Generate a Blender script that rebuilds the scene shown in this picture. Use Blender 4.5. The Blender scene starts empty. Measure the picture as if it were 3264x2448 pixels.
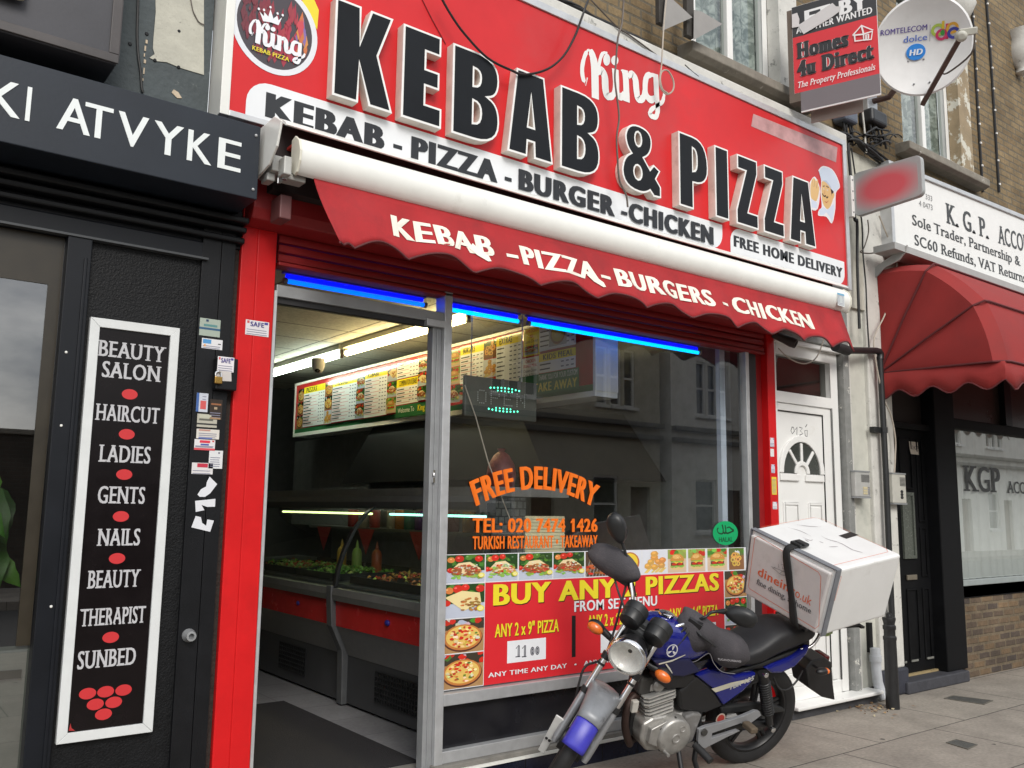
import bpy, bmesh, math, random
from mathutils import Matrix, Vector
R = math.radians; PI = math.pi; rnd = random.Random(7)
sc = bpy.context.scene; COL = sc.collection
# ------------------------------------------------------------------ camera
YAW, PITCH, ROLL, FOC, CAM = R(52.778), R(8.0586), R(.7512), 2814.5, Vector((0, -4.2, 1.52))
fw = Vector((math.cos(PITCH)*math.cos(YAW), math.cos(PITCH)*math.sin(YAW), math.sin(PITCH)))
r0 = Vector((math.sin(YAW), -math.cos(YAW), 0)); u0 = r0.cross(fw)
rt = math.cos(ROLL)*r0 + math.sin(ROLL)*u0; up = -math.sin(ROLL)*r0 + math.cos(ROLL)*u0
cd = bpy.data.cameras.new('camera'); cam = bpy.data.objects.new('camera', cd); COL.objects.link(cam)
cd.sensor_width = 36; cd.lens = 36*FOC/3264; cd.clip_start = .05; cd.clip_end = 500
cam.matrix_world = Matrix(((rt.x, up.x, -fw.x, CAM.x), (rt.y, up.y, -fw.y, CAM.y), (rt.z, up.z, -fw.z, CAM.z), (0, 0, 0, 1)))
sc.camera = cam
# ------------------------------------------------------------------ sky, sun, exposure
W = bpy.data.worlds.new('World'); sc.world = W; W.use_nodes = True
nt = W.node_tree; nt.nodes.clear()
out = nt.nodes.new('ShaderNodeOutputWorld'); bg = nt.nodes.new('ShaderNodeBackground'); sky = nt.nodes.new('ShaderNodeTexSky')
sky.sky_type = 'NISHITA'; sky.sun_disc = False; sky.sun_elevation = R(36); sky.sun_rotation = R(199); sky.air_density = 1.2; sky.dust_density = 2.5
tc = nt.nodes.new('ShaderNodeTexCoord'); nz = nt.nodes.new('ShaderNodeTexNoise'); rp = nt.nodes.new('ShaderNodeValToRGB'); mx = nt.nodes.new('ShaderNodeMix'); mx.data_type = 'RGBA'
mpn = nt.nodes.new('ShaderNodeMapping'); mpn.inputs['Scale'].default_value = (1, 1, 2.2)
nz.inputs['Scale'].default_value = 4.6; nz.inputs['Detail'].default_value = 8; nz.inputs['Roughness'].default_value = .55
rp.color_ramp.elements[0].position = .36; rp.color_ramp.elements[0].color = (3.4, 3.8, 4.5, 1)
rp.color_ramp.elements[1].position = .66; rp.color_ramp.elements[1].color = (12.2, 12.2, 12., 1)
mx.inputs[0].default_value = .82
nt.links.new(tc.outputs['Generated'], mpn.inputs[0]); nt.links.new(mpn.outputs[0], nz.inputs['Vector']); nt.links.new(nz.outputs[0], rp.inputs[0])
nt.links.new(sky.outputs[0], mx.inputs[6]); nt.links.new(rp.outputs[0], mx.inputs[7]); nt.links.new(mx.outputs[2], bg.inputs[0]); nt.links.new(bg.outputs[0], out.inputs[0])
bg.inputs[1].default_value = .1
sd = bpy.data.lights.new('sun', 'SUN'); sd.energy = 1.3; sd.angle = R(25); sd.color = (1, .96, .9)
so = bpy.data.objects.new('sun', sd); COL.objects.link(so)
so.rotation_euler = Vector((.30, .85, -.66)).to_track_quat('-Z', 'Y').to_euler()
sc.view_settings.view_transform = 'Standard'; sc.view_settings.look = 'None'; sc.view_settings.gamma = 1; sc.view_settings.exposure = .7
sc.cycles.max_bounces = 8; sc.cycles.transparent_max_bounces = 16; sc.cycles.caustics_reflective = False; sc.cycles.caustics_refractive = False
sc.cycles.sample_clamp_indirect = 4; sc.cycles.use_denoising = True
# ------------------------------------------------------------------ photo pixel -> point of a known wall plane
def ray(x, y): return rt*((x-1632)/FOC) - up*((y-1224)/FOC) + fw
def q(cx, cy, px, py): return cx*816+px*.36889, cy*612+py*.36889
def at(p, Y=0.):
    d = ray(*p); return CAM + d*((Y-CAM.y)/d.y)
def atz(p, Z=0.):
    d = ray(*p); return CAM + d*((Z-CAM.z)/d.z)
def atx(p, X):
    d = ray(*p); return CAM + d*((X-CAM.x)/d.x)
def V(cx, cy, px, py, Y=0.):
    P = at(q(cx, cy, px, py), Y); return P.x, P.z
# ------------------------------------------------------------------ materials
MATS = {}
def mat(name, col=(.5, .5, .5), rough=.5, metal=0, var=.12, vs=9., bump=0., bs=60., spec=.5, coat=0., attr=False, dirt=None, ds=3., dlo=.5, dhi=.7):
    if name in MATS: return MATS[name]
    m = bpy.data.materials.new(name); MATS[name] = m; m.use_nodes = True
    n = m.node_tree.nodes; l = m.node_tree.links; b = n['Principled BSDF']
    b.inputs['Roughness'].default_value = rough; b.inputs['Metallic'].default_value = metal; b.inputs['Specular IOR Level'].default_value = spec; b.inputs['Coat Weight'].default_value = coat
    tcn = n.new('ShaderNodeTexCoord'); cur = None
    if attr:
        a = n.new('ShaderNodeAttribute'); a.attribute_name = 'Col'; cur = a.outputs['Color']
    nz = n.new('ShaderNodeTexNoise'); nz.inputs['Scale'].default_value = vs; nz.inputs['Detail'].default_value = 6; nz.inputs['Roughness'].default_value = .62
    l.new(tcn.outputs['Object'], nz.inputs['Vector'])
    mr = n.new('ShaderNodeMapRange'); mr.inputs[1].default_value = .25; mr.inputs[2].default_value = .75; mr.inputs[3].default_value = 1-var; mr.inputs[4].default_value = 1+var
    l.new(nz.outputs[0], mr.inputs[0])
    hs = n.new('ShaderNodeMix'); hs.data_type = 'RGBA'; hs.blend_type = 'MULTIPLY'; hs.inputs[0].default_value = 1
    if cur: l.new(cur, hs.inputs[6])
    else: hs.inputs[6].default_value = (*col, 1)
    l.new(mr.outputs[0], hs.inputs[7]); cur = hs.outputs[2]
    if dirt:
        n2 = n.new('ShaderNodeTexNoise'); n2.inputs['Scale'].default_value = ds; n2.inputs['Detail'].default_value = 9; n2.inputs['Roughness'].default_value = .7
        l.new(tcn.outputs['Object'], n2.inputs['Vector'])
        m2 = n.new('ShaderNodeMapRange'); m2.inputs[1].default_value = dlo; m2.inputs[2].default_value = dhi; l.new(n2.outputs[0], m2.inputs[0])
        d = n.new('ShaderNodeMix'); d.data_type = 'RGBA'; l.new(m2.outputs[0], d.inputs[0]); l.new(cur, d.inputs[6]); d.inputs[7].default_value = (*dirt, 1); cur = d.outputs[2]
    l.new(cur, b.inputs['Base Color'])
    m3 = n.new('ShaderNodeMapRange'); m3.inputs[3].default_value = max(0, rough-.09); m3.inputs[4].default_value = min(1, rough+.09); l.new(nz.outputs[0], m3.inputs[0]); l.new(m3.outputs[0], b.inputs['Roughness'])
    if bump:
        n3 = n.new('ShaderNodeTexNoise'); n3.inputs['Scale'].default_value = bs; n3.inputs['Detail'].default_value = 5; l.new(tcn.outputs['Object'], n3.inputs['Vector'])
        bp = n.new('ShaderNodeBump'); bp.inputs['Strength'].default_value = bump; bp.inputs['Distance'].default_value = .01; l.new(n3.outputs[0], bp.inputs['Height']); l.new(bp.outputs[0], b.inputs['Normal'])
    return m
def emit(name, col, s):
    m = bpy.data.materials.new(name); m.use_nodes = True; n = m.node_tree.nodes; n.clear(); MATS[name] = m
    e = n.new('ShaderNodeEmission'); e.inputs[0].default_value = (*col, 1); e.inputs[1].default_value = s
    o = n.new('ShaderNodeOutputMaterial'); m.node_tree.links.new(e.outputs[0], o.inputs[0]); return m
def glass(name, tint=(.93, .96, .95), f0=.08, rough=.0, k=1.):
    # thin pane: clear with a mirror share that grows towards grazing (Schlick)
    m = bpy.data.materials.new(name); m.use_nodes = True; n = m.node_tree.nodes; l = m.node_tree.links; n.clear(); MATS[name] = m
    t = n.new('ShaderNodeBsdfTransparent'); t.inputs[0].default_value = (*tint, 1); g = n.new('ShaderNodeBsdfGlossy'); g.inputs['Roughness'].default_value = rough
    f = n.new('ShaderNodeLayerWeight'); f.inputs[0].default_value = .5; pw = n.new('ShaderNodeMath'); pw.operation = 'POWER'; pw.inputs[1].default_value = 5
    mu = n.new('ShaderNodeMath'); mu.operation = 'MULTIPLY_ADD'; mu.inputs[1].default_value = (1-f0)*k; mu.inputs[2].default_value = f0; mu.use_clamp = True
    mxs = n.new('ShaderNodeMixShader'); o = n.new('ShaderNodeOutputMaterial')
    l.new(f.outputs['Facing'], pw.inputs[0]); l.new(pw.outputs[0], mu.inputs[0]); l.new(mu.outputs[0], mxs.inputs[0]); l.new(t.outputs[0], mxs.inputs[1]); l.new(g.outputs[0], mxs.inputs[2]); l.new(mxs.outputs[0], o.inputs[0]); return m
def bricks(name, c1, c2, mortar, sx, off=.5, bw=.225, bh=.075, ms=.011, rough=.85, axes='XZ', vdark=.5, bump=.5, spots=False):
    m = bpy.data.materials.new(name); m.use_nodes = True; n = m.node_tree.nodes; l = m.node_tree.links; b = n['Principled BSDF']; MATS[name] = m
    tcn = n.new('ShaderNodeTexCoord'); sp = n.new('ShaderNodeSeparateXYZ'); cb = n.new('ShaderNodeCombineXYZ'); l.new(tcn.outputs['Object'], sp.inputs[0])
    l.new(sp.outputs[axes[0]], cb.inputs[0]); l.new(sp.outputs[axes[1]], cb.inputs[1])
    wn = n.new('ShaderNodeTexNoise'); wn.inputs['Scale'].default_value = 9; wn.inputs['Detail'].default_value = 3; l.new(tcn.outputs['Object'], wn.inputs['Vector'])
    wm = n.new('ShaderNodeVectorMath'); wm.operation = 'MULTIPLY_ADD'; wm.inputs[1].default_value = (.012, .012, 0); l.new(wn.outputs['Color'], wm.inputs[0]); l.new(cb.outputs[0], wm.inputs[2])
    br = n.new('ShaderNodeTexBrick'); br.offset = off; br.inputs['Scale'].default_value = sx; br.inputs['Brick Width'].default_value = bw; br.inputs['Row Height'].default_value = bh; br.inputs['Mortar Size'].default_value = ms; br.inputs['Mortar Smooth'].default_value = .3; br.inputs['Bias'].default_value = 0
    br.inputs['Color1'].default_value = (*c1, 1); br.inputs['Color2'].default_value = (*c2, 1); br.inputs['Mortar'].default_value = (*mortar, 1); l.new(wm.outputs[0], br.inputs['Vector'])
    nz = n.new('ShaderNodeTexNoise'); nz.inputs['Scale'].default_value = 2.2; nz.inputs['Detail'].default_value = 10; nz.inputs['Roughness'].default_value = .72; l.new(tcn.outputs['Object'], nz.inputs['Vector'])
    mr = n.new('ShaderNodeMapRange'); mr.inputs[1].default_value = .3; mr.inputs[2].default_value = .7; mr.inputs[3].default_value = 1-vdark; mr.inputs[4].default_value = 1.15; l.new(nz.outputs[0], mr.inputs[0])
    nf = n.new('ShaderNodeTexNoise'); nf.inputs['Scale'].default_value = 45; nf.inputs['Detail'].default_value = 5; l.new(tcn.outputs['Object'], nf.inputs['Vector'])
    mf = n.new('ShaderNodeMapRange'); mf.inputs[3].default_value = .6; mf.inputs[4].default_value = 1.4; l.new(nf.outputs[0], mf.inputs[0])
    mm = n.new('ShaderNodeMath'); mm.operation = 'MULTIPLY'; l.new(mr.outputs[0], mm.inputs[0]); l.new(mf.outputs[0], mm.inputs[1])
    mu = n.new('ShaderNodeMix'); mu.data_type = 'RGBA'; mu.blend_type = 'MULTIPLY'; mu.inputs[0].default_value = 1; l.new(br.outputs['Color'], mu.inputs[6]); l.new(mm.outputs[0], mu.inputs[7])
    fin = mu.outputs[2]
    if spots:            # trodden gum and oil marks
        for sc_, th, colr in ((3.1, .055, (.045, .038, .033, 1)),):
            vo = n.new('ShaderNodeTexVoronoi'); vo.inputs['Scale'].default_value = sc_; l.new(tcn.outputs['Object'], vo.inputs['Vector']); ad_ = n.new('ShaderNodeMath'); ad_.operation = 'MULTIPLY_ADD'; ad_.inputs[1].default_value = .12; l.new(nf.outputs[0], ad_.inputs[0]); l.new(vo.outputs['Distance'], ad_.inputs[2])
            ls = n.new('ShaderNodeMath'); ls.operation = 'LESS_THAN'; ls.inputs[1].default_value = th+.06; l.new(ad_.outputs[0], ls.inputs[0]); mz = n.new('ShaderNodeMix'); mz.data_type = 'RGBA'; l.new(ls.outputs[0], mz.inputs[0]); l.new(fin, mz.inputs[6]); mz.inputs[7].default_value = colr; fin = mz.outputs[2]
    l.new(fin, b.inputs['Base Color']); b.inputs['Roughness'].default_value = rough
    bp = n.new('ShaderNodeBump'); bp.inputs['Strength'].default_value = bump; bp.inputs['Distance'].default_value = .008; iv = n.new('ShaderNodeMath'); iv.operation = 'SUBTRACT'; iv.inputs[0].default_value = 1; l.new(br.outputs['Fac'], iv.inputs[1])
    ad = n.new('ShaderNodeMath'); ad.operation = 'MULTIPLY_ADD'; ad.inputs[1].default_value = .5; l.new(nf.outputs[0], ad.inputs[0]); l.new(iv.outputs[0], ad.inputs[2]); l.new(ad.outputs[0], bp.inputs['Height']); l.new(bp.outputs[0], b.inputs['Normal'])
    return m
# ------------------------------------------------------------------ mesh builder
class MB:
    def __init__(s): s.v = []; s.f = []; s.c = []; s.anyc = False
    def add(s, vs, fs, col=None):
        k = len(s.v); s.v += [tuple(v) for v in vs]; s.f += [tuple(i+k for i in f) for f in fs]; s.c += [col or (.8, .8, .8)]*len(fs); s.anyc |= col is not None; return s
    def box(s, x0, x1, y0, y1, z0, z1, col=None):
        v = [(x, y, z) for x in (x0, x1) for y in (y0, y1) for z in (z0, z1)]
        return s.add(v, [(0, 1, 3, 2), (4, 6, 7, 5), (0, 4, 5, 1), (2, 3, 7, 6), (0, 2, 6, 4), (1, 5, 7, 3)], col)
    def quad(s, *p, col=None): return s.add(p, [tuple(range(len(p)))], col)
    def prism(s, pts, d0, d1, ax='y', col=None):
        # outline in the plane across axis ax, from d0 to d1
        f = {'y': lambda a, b, d: (a, d, b), 'x': lambda a, b, d: (d, a, b), 'z': lambda a, b, d: (a, b, d)}[ax]; n = len(pts)
        v = [f(a, b, d0) for a, b in pts]+[f(a, b, d1) for a, b in pts]
        return s.add(v, [tuple(range(n)), tuple(range(2*n-1, n-1, -1))]+[(i, i+n, (i+1) % n+n, (i+1) % n) for i in range(n)], col)
    def loft(s, secs, cap=True, closed=True, col=None):
        n = len(secs[0]); v = [p for q_ in secs for p in q_]; f = []
        for i in range(len(secs)-1):
            for j in range(n if closed else n-1):
                a = i*n+j; b = i*n+(j+1) % n; f.append((a, b, b+n, a+n))
        if cap: f += [tuple(range(n-1, -1, -1)), tuple(range(len(v)-n, len(v)))]
        return s.add(v, f, col)
    def tube(s, pts, r, n=8, col=None, smooth=0):
        pts = [Vector(p) for p in pts]
        if smooth: pts = spline(pts, smooth)
        rs = r if isinstance(r, (list, tuple)) else [r]*len(pts)
        if len(rs) != len(pts): rs = [rs[min(len(rs)-1, int(i*(len(rs)-1)/max(1, len(pts)-1)+.5))] for i in range(len(pts))]
        secs = []; t = None
        for i, p in enumerate(pts):
            d = (pts[min(i+1, len(pts)-1)]-pts[max(i-1, 0)]).normalized()
            if t is None: t = d.orthogonal().normalized()
            t = (t-d*t.dot(d)); t = t.normalized() if t.length > 1e-6 else d.orthogonal().normalized()
            b = d.cross(t); secs.append([p+(t*math.cos(2*PI*k/n)+b*math.sin(2*PI*k/n))*rs[i] for k in range(n)])
        return s.loft(secs, col=col)
    def cyl(s, p0, p1, r0, r1=None, n=20, col=None): return s.tube([p0, p1], [r0, r1 if r1 is not None else r0], n, col)
    def lathe(s, p0, axis, prof, n=24, col=None, cap=True):
        a = Vector(axis).normalized(); t = a.orthogonal().normalized(); b = a.cross(t); p0 = Vector(p0)
        return s.loft([[p0+a*h+(t*math.cos(2*PI*k/n)+b*math.sin(2*PI*k/n))*max(r, 1e-4) for k in range(n)] for h, r in prof], cap, True, col)
    def ell(s, c, rx, ry, rz, n=16, m=10, col=None):
        c = Vector(c); return s.loft([[c+Vector((rx*math.sin(PI*i/m)*math.cos(2*PI*k/n), ry*math.sin(PI*i/m)*math.sin(2*PI*k/n), rz*math.cos(PI*i/m))) if 0 < i < m else c+Vector((1e-4*math.cos(2*PI*k/n), 1e-4*math.sin(2*PI*k/n), rz*math.cos(PI*i/m))) for k in range(n)] for i in range(m+1)], True, True, col)
def spline(P, k):
    o = []
    for i in range(len(P)-1):
        a, b, c, d = P[max(i-1, 0)], P[i], P[i+1], P[min(i+2, len(P)-1)]
        for j in range(k):
            t = j/k; o.append(.5*((2*b)+(c-a)*t+(2*a-5*b+4*c-d)*t*t+(3*b-a-3*c+d)*t**3))
    return o+[P[-1]]
CUR = Matrix.Identity(4); WM = {}
def obj(name, mb, m, parent=None, label=None, smooth=None, bevel=0, seg=2, solid=0, sub=0, kind=None):
    me = bpy.data.meshes.new(name); me.from_pydata(mb.v, [], mb.f); me.update()
    if mb.anyc:
        ca = me.color_attributes.new('Col', 'FLOAT_COLOR', 'CORNER'); i = 0; buf = []
        for f, c in zip(mb.f, mb.c): buf += [c[0], c[1], c[2], 1.]*len(f)
        ca.data.foreach_set('color', buf)
    bm = bmesh.new(); bm.from_mesh(me)
    if not mb.anyc: bmesh.ops.remove_doubles(bm, verts=bm.verts, dist=1e-6)
    if not getattr(mb, 'flat', False): bmesh.ops.recalc_face_normals(bm, faces=bm.faces)
    bm.to_mesh(me); bm.free()
    me.materials.append(m if not isinstance(m, str) else MATS[m])
    o = bpy.data.objects.new(name, me); COL.objects.link(o); o.matrix_basis = CUR; WM[o] = CUR.copy()
    if parent: o.parent = parent; o.matrix_parent_inverse = WM[parent].inverted()
    if smooth is not None:
        for p in me.polygons: p.use_smooth = True
        me.set_sharp_from_angle(angle=R(smooth))
    if sub: md = o.modifiers.new('s', 'SUBSURF'); md.levels = md.render_levels = sub
    if solid: md = o.modifiers.new('t', 'SOLIDIFY'); md.thickness = solid; md.offset = 0
    if bevel: md = o.modifiers.new('b', 'BEVEL'); md.width = bevel; md.segments = seg; md.limit_method = 'ANGLE'; md.angle_limit = R(35); md.harden_normals = False
    if label: o['label'] = label
    if kind: o['kind'] = kind
    return o
def tag(o, label, cat, group=None):
    o['label'] = label; o['category'] = cat
    if group: o['group'] = group
    return o
def thing(name, label, cat, loc=(0, 0, 0), group=None):
    o = bpy.data.objects.new(name, None); COL.objects.link(o); o.empty_display_size = .1; o.matrix_basis = CUR @ Matrix.Translation(loc); WM[o] = o.matrix_basis.copy(); return tag(o, label, cat, group)
def one(name, mb, m, label, cat, group=None, **k):          # a thing that is one mesh, origin at its base
    xs, ys, zs = zip(*mb.v); c = Vector(((min(xs)+max(xs))/2, (min(ys)+max(ys))/2, min(zs)))
    mb.v = [(x-c.x, y-c.y, z-c.z) for x, y, z in mb.v]
    global CUR; keep = CUR; CUR = CUR @ Matrix.Translation(c); o = obj(name, mb, m, **k); CUR = keep; return tag(o, label, cat, group)
# ------------------------------------------------------------------ lettering
TX = {}
def glyphs(s, off=0., sp_=1.):
    k = (s, off, sp_)
    if k not in TX:
        c = bpy.data.curves.new('t', 'FONT'); c.body = s; c.offset = off; c.space_character = sp_; c.resolution_u = 3
        o = bpy.data.objects.new('t', c); COL.objects.link(o); dg = bpy.context.evaluated_depsgraph_get(); me = bpy.data.meshes.new_from_object(o.evaluated_get(dg), depsgraph=dg)
        TX[k] = ([(v.co.x, v.co.y) for v in me.vertices], [tuple(p.vertices) for p in me.polygons]); bpy.data.objects.remove(o); bpy.data.curves.remove(c); bpy.data.meshes.remove(me)
    return TX[k]
CAP = .682
def letters(s, off=0., bold=0., serif=0., shear=0.):
    # flat glyph faces in letter units, strikes at small depth steps: [(x, y, layer)], faces
    sp_ = 1+bold*1.5; v, f = glyphs(s, off, sp_); n = max(1, int(bold/.022)*2+1) if bold else 1; vs = []; fs = []
    for i in range(n):
        dx = (i-(n-1)/2)*(bold/max(1, n-1)) if n > 1 else 0; k = len(vs); vs += [(x+dx, y, i) for x, y in v]; fs += [tuple(a+k for a in p) for p in f]
    for i_, ch in enumerate(s):
        if ch == '1': xr = max(a for a, b in glyphs(s[:i_+1], off, sp_)[0])-.085+bold*.3; k = len(vs); vs += [(xr, CAP, n), (xr-.15-bold, CAP-.13, n), (xr-.15-bold, CAP-.22-bold*.4, n), (xr, CAP-.12-bold*.4, n)]; fs.append((k, k+1, k+2, k+3))
    if serif:
        cnt = {}
        for p in f:
            for a, b in zip(p, p[1:]+p[:1]): cnt[tuple(sorted((a, b)))] = cnt.get(tuple(sorted((a, b))), 0)+1
        for (a, b), c in cnt.items():
            if c != 1: continue
            (xa, ya), (xb, yb) = v[a], v[b]
            for lev, sg in ((0, 1), (CAP, -1), (.455, -1)):
                if abs(ya-lev) < .012+abs(off) and abs(yb-lev) < .012+abs(off) and abs(xa-xb) > .03:
                    x0, x1 = sorted((xa, xb)); w = x1-x0; l_ = serif; r_ = serif if w < .2 else 0; k = len(vs); h = .05*sg
                    l_ += bold/2; r_ += bold/2 if w < .2 else 0
                    vs += [(x0-l_, lev, n), (x1+r_, lev, n), (x1+r_, lev+h, n), (x0-l_, lev+h, n)]; fs.append((k, k+1, k+2, k+3))
    return [(x+shear*y, y, i) for x, y, i in vs], fs
def write(mb, s, x0, x1, z0, z1, Y, col, off=0., bold=0., serif=0., shear=0., warp=None, dl=.0004, keep=False):
    # baseline z0, cap top z1, x from x0 to x1, facing -Y
    vs, fs = letters(s, off, bold, serif, shear); a = min(v[0] for v in vs); b = max(v[0] for v in vs); kz = (z1-z0)/CAP
    kx = kz if keep else (x1-x0)/(b-a); P = []
    for x, y, i in vs:
        X = x0+(x-a)*kx; Z = z0+y*kz; D = Y-dl*i
        P.append(warp(X, Z, D) if warp else (X, D, Z))
    mb.add(P, fs, col); return mb
def ellipse(cx, cz, rx, rz, n=20, a0=0, a1=2*PI, tilt=0.):
    full = abs(a1-a0) > 6.28; return [(cx+rx*math.cos(t)*math.cos(tilt)-rz*math.sin(t)*math.sin(tilt), cz+rx*math.cos(t)*math.sin(tilt)+rz*math.sin(t)*math.cos(tilt)) for t in [a0+(a1-a0)*i/(n if full else n-1) for i in range(n)]]
def flat(mb, pts, Y, col): return mb.add([(x, Y, z) for x, z in pts], [tuple(range(len(pts)))], col)
def strip2(pts, w, Y=0):
    # a ribbon of width w along a 2-D polyline -> list of quads
    o = []; P = [Vector(p) for p in pts]
    ns = []
    for i in range(len(P)):
        d = (P[min(i+1, len(P)-1)]-P[max(i-1, 0)]); d = d.normalized() if d.length else Vector((1, 0)); ns.append(Vector((-d.y, d.x)))
    ws = w if isinstance(w, (list, tuple)) else [w]*len(P)
    for i in range(len(P)-1):
        a, b = P[i]+ns[i]*ws[i]/2, P[i]-ns[i]*ws[i]/2; c, d = P[i+1]-ns[i+1]*ws[i+1]/2, P[i+1]+ns[i+1]*ws[i+1]/2; o.append([tuple(a), tuple(b), tuple(c), tuple(d)])
    return o
def stroke(mb, pts, w, Y, col, k=0):
    P = [Vector(p) for p in pts]
    if k: P = spline(P, k)
    if isinstance(w, (list, tuple)): w = [w[0]+(w[-1]-w[0])*i/(len(P)-1) if len(w) == 2 else w[min(len(w)-1, int(i*(len(w)-1)/(len(P)-1)+.5))] for i in range(len(P))]
    for r_ in strip2(P, w): flat(mb, r_, Y, col)
    return mb
def wall_holes(mb, x0, x1, z0, z1, y, holes, depth):
    xs = sorted({x0, x1, *[h[0] for h in holes], *[h[1] for h in holes]}); zs = sorted({z0, z1, *[h[2] for h in holes], *[h[3] for h in holes]})
    for a, b in zip(xs, xs[1:]):
        for c, d in zip(zs, zs[1:]):
            if any(h[0] <= a and b <= h[1] and h[2] <= c and d <= h[3] for h in holes): continue
            mb.quad((a, y, c), (b, y, c), (b, y, d), (a, y, d))
    for a, b, c, d in holes:
        mb.quad((a, y, c), (a, y+depth, c), (a, y+depth, d), (a, y, d)); mb.quad((b, y, c), (b, y, d), (b, y+depth, d), (b, y+depth, c))
        mb.quad((a, y, c), (b, y, c), (b, y+depth, c), (a, y+depth, c)); mb.quad((a, y, d), (a, y+depth, d), (b, y+depth, d), (b, y, d))
    mb.flat = True; return mb
def frame(mb, x0, x1, z0, z1, y0, y1, w):
    ws = w if isinstance(w, tuple) else (w, w, w, w)            # left right bottom top
    mb.box(x0, x0+ws[0], y0, y1, z0, z1); mb.box(x1-ws[1], x1, y0, y1, z0, z1); mb.box(x0+ws[0], x1-ws[1], y0, y1, z0, z0+ws[2]); mb.box(x0+ws[0], x1-ws[1], y0, y1, z1-ws[3], z1); return mb
# ------------------------------------------------------------------ material set
PR = mat('printed_film', attr=True, rough=.42, var=.05, vs=4)
PRG = mat('glossy_print', attr=True, rough=.12, var=.04, vs=4, spec=.6)
REDS = mat('red_sign_face', (.60, .020, .024), .36, var=.12, vs=1.6, dirt=(.52, .04, .042), ds=1.3, dlo=.5, dhi=.75, spec=.3)
RED = mat('red_paint', (.58, .010, .012), .4, var=.14, vs=3, bump=.06, bs=60, spec=.28, dirt=(.40, .012, .012), ds=2.5, dlo=.55, dhi=.85)
REDD = mat('red_shutter_paint', (.27, .010, .012), .5, var=.2, vs=5, bump=.08)
ALU = mat('aluminium', (.56, .57, .58), .42, metal=.55, var=.12, vs=14, dirt=(.25, .24, .22), ds=7, dlo=.62, dhi=.85)
ALUD = mat('dull_grey_metal', (.33, .34, .35), .45, metal=.4, var=.14, vs=9)
WHITE = mat('white_enamel', (.78, .78, .74), .3, var=.07, vs=4, dirt=(.5, .49, .44), ds=4, dlo=.6, dhi=.85)
UPVC = mat('white_upvc', (.80, .80, .78), .3, var=.05, vs=3, dirt=(.58, .55, .48), ds=5, dlo=.62, dhi=.9)
CREAM = mat('cream_letter_return', (.66, .6, .53), .55, var=.18, vs=9, dirt=(.3, .22, .15), ds=6, dlo=.58, dhi=.85)
BLKF = mat('black_letter_face', (.006, .0075, .010), .45, var=.35, vs=2.5, spec=.2)
WEDGE = mat('white_letter_edge', (.82, .82, .8), .4, var=.06)
BLK = mat('black_paint', (.0055, .006, .0075), .42, var=.3, vs=6, bump=.08, bs=120, spec=.3)
BLKR = mat('black_rough_render', (.005, .0055, .0065), .5, var=.35, vs=20, bump=.38, bs=120, spec=.25)
SALON = mat('dark_slate_sign', (.013, .018, .027), .45, var=.2, vs=3, bump=.04, spec=.35)
SALONF = mat('salon_dark_frame', (.005, .0065, .010), .42, var=.25, vs=5, spec=.3)
GREYR = mat('dark_grey_render', (.07, .085, .09), .75, var=.22, vs=6, bump=.5, bs=38, dirt=(.16, .18, .18), ds=9, dlo=.66, dhi=.72)
CREAMR = mat('cream_render', (.50, .49, .42), .8, var=.14, vs=9, bump=.35, bs=45, dirt=(.09, .09, .085), ds=70, dlo=.66, dhi=.7)
PEEL = mat('peeling_white_paint', (.60, .59, .55), .65, var=.12, vs=7, bump=.3, bs=40, dirt=(.24, .24, .22), ds=9, dlo=.6, dhi=.66)
PEELG = mat('peeling_grey_paint', (.23, .235, .225), .7, var=.2, vs=14, bump=.4, bs=45, dirt=(.62, .61, .56), ds=11, dlo=.6, dhi=.63)
CREAMP = mat('cream_painted_wood', (.55, .55, .49), .55, var=.13, vs=6, bump=.15, dirt=(.3, .32, .28), ds=3.2, dlo=.5, dhi=.8)
CABLE = mat('black_cable', (.012, .012, .013), .55, var=.3)
CABLEG = mat('grey_cable', (.12, .10, .085), .6, var=.2)
CABLEW = mat('pale_cable', (.42, .37, .31), .6, var=.15)
RUBBER = mat('black_rubber', (.014, .014, .015), .62, var=.3, vs=25, bump=.1, bs=150)
PLBK = mat('black_plastic', (.016, .017, .018), .42, var=.2, vs=12, bump=.04, bs=250)
CHROME = mat('chrome', (.75, .75, .76), .12, metal=1, var=.05)
BRICK = bricks('stock_brick', (.20, .135, .065), (.27, .195, .10), (.15, .125, .085), 1, vdark=.55)
BRICKB = bricks('stall_brick', (.235, .155, .085), (.085, .065, .055), (.20, .155, .10), 1, ms=.015, vdark=.6, bump=.8)
PAVE = bricks('paving_flags', (.285, .252, .215), (.315, .282, .24), (.06, .052, .045), 1, off=.4, bw=1.15, bh=.78, ms=.006, rough=.8, axes='XY', vdark=.35, bump=.25, spots=True)
ROAD = mat('asphalt', (.05, .05, .05), .85, var=.3, vs=30, bump=.4, bs=150)
STONE = mat('sill_stone', (.23, .21, .175), .8, var=.25, vs=9, bump=.4, bs=40, dirt=(.5, .48, .43), ds=8, dlo=.63, dhi=.68)
SHOPGL = glass('shop_glass', f0=.15)
WINGL = glass('window_glass', (.8, .84, .82), f0=.16)
SALGL = glass('salon_glass', (.5, .52, .5), f0=.26)
KGL = glass('office_glass', (.85, .88, .87), f0=.32)
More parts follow.
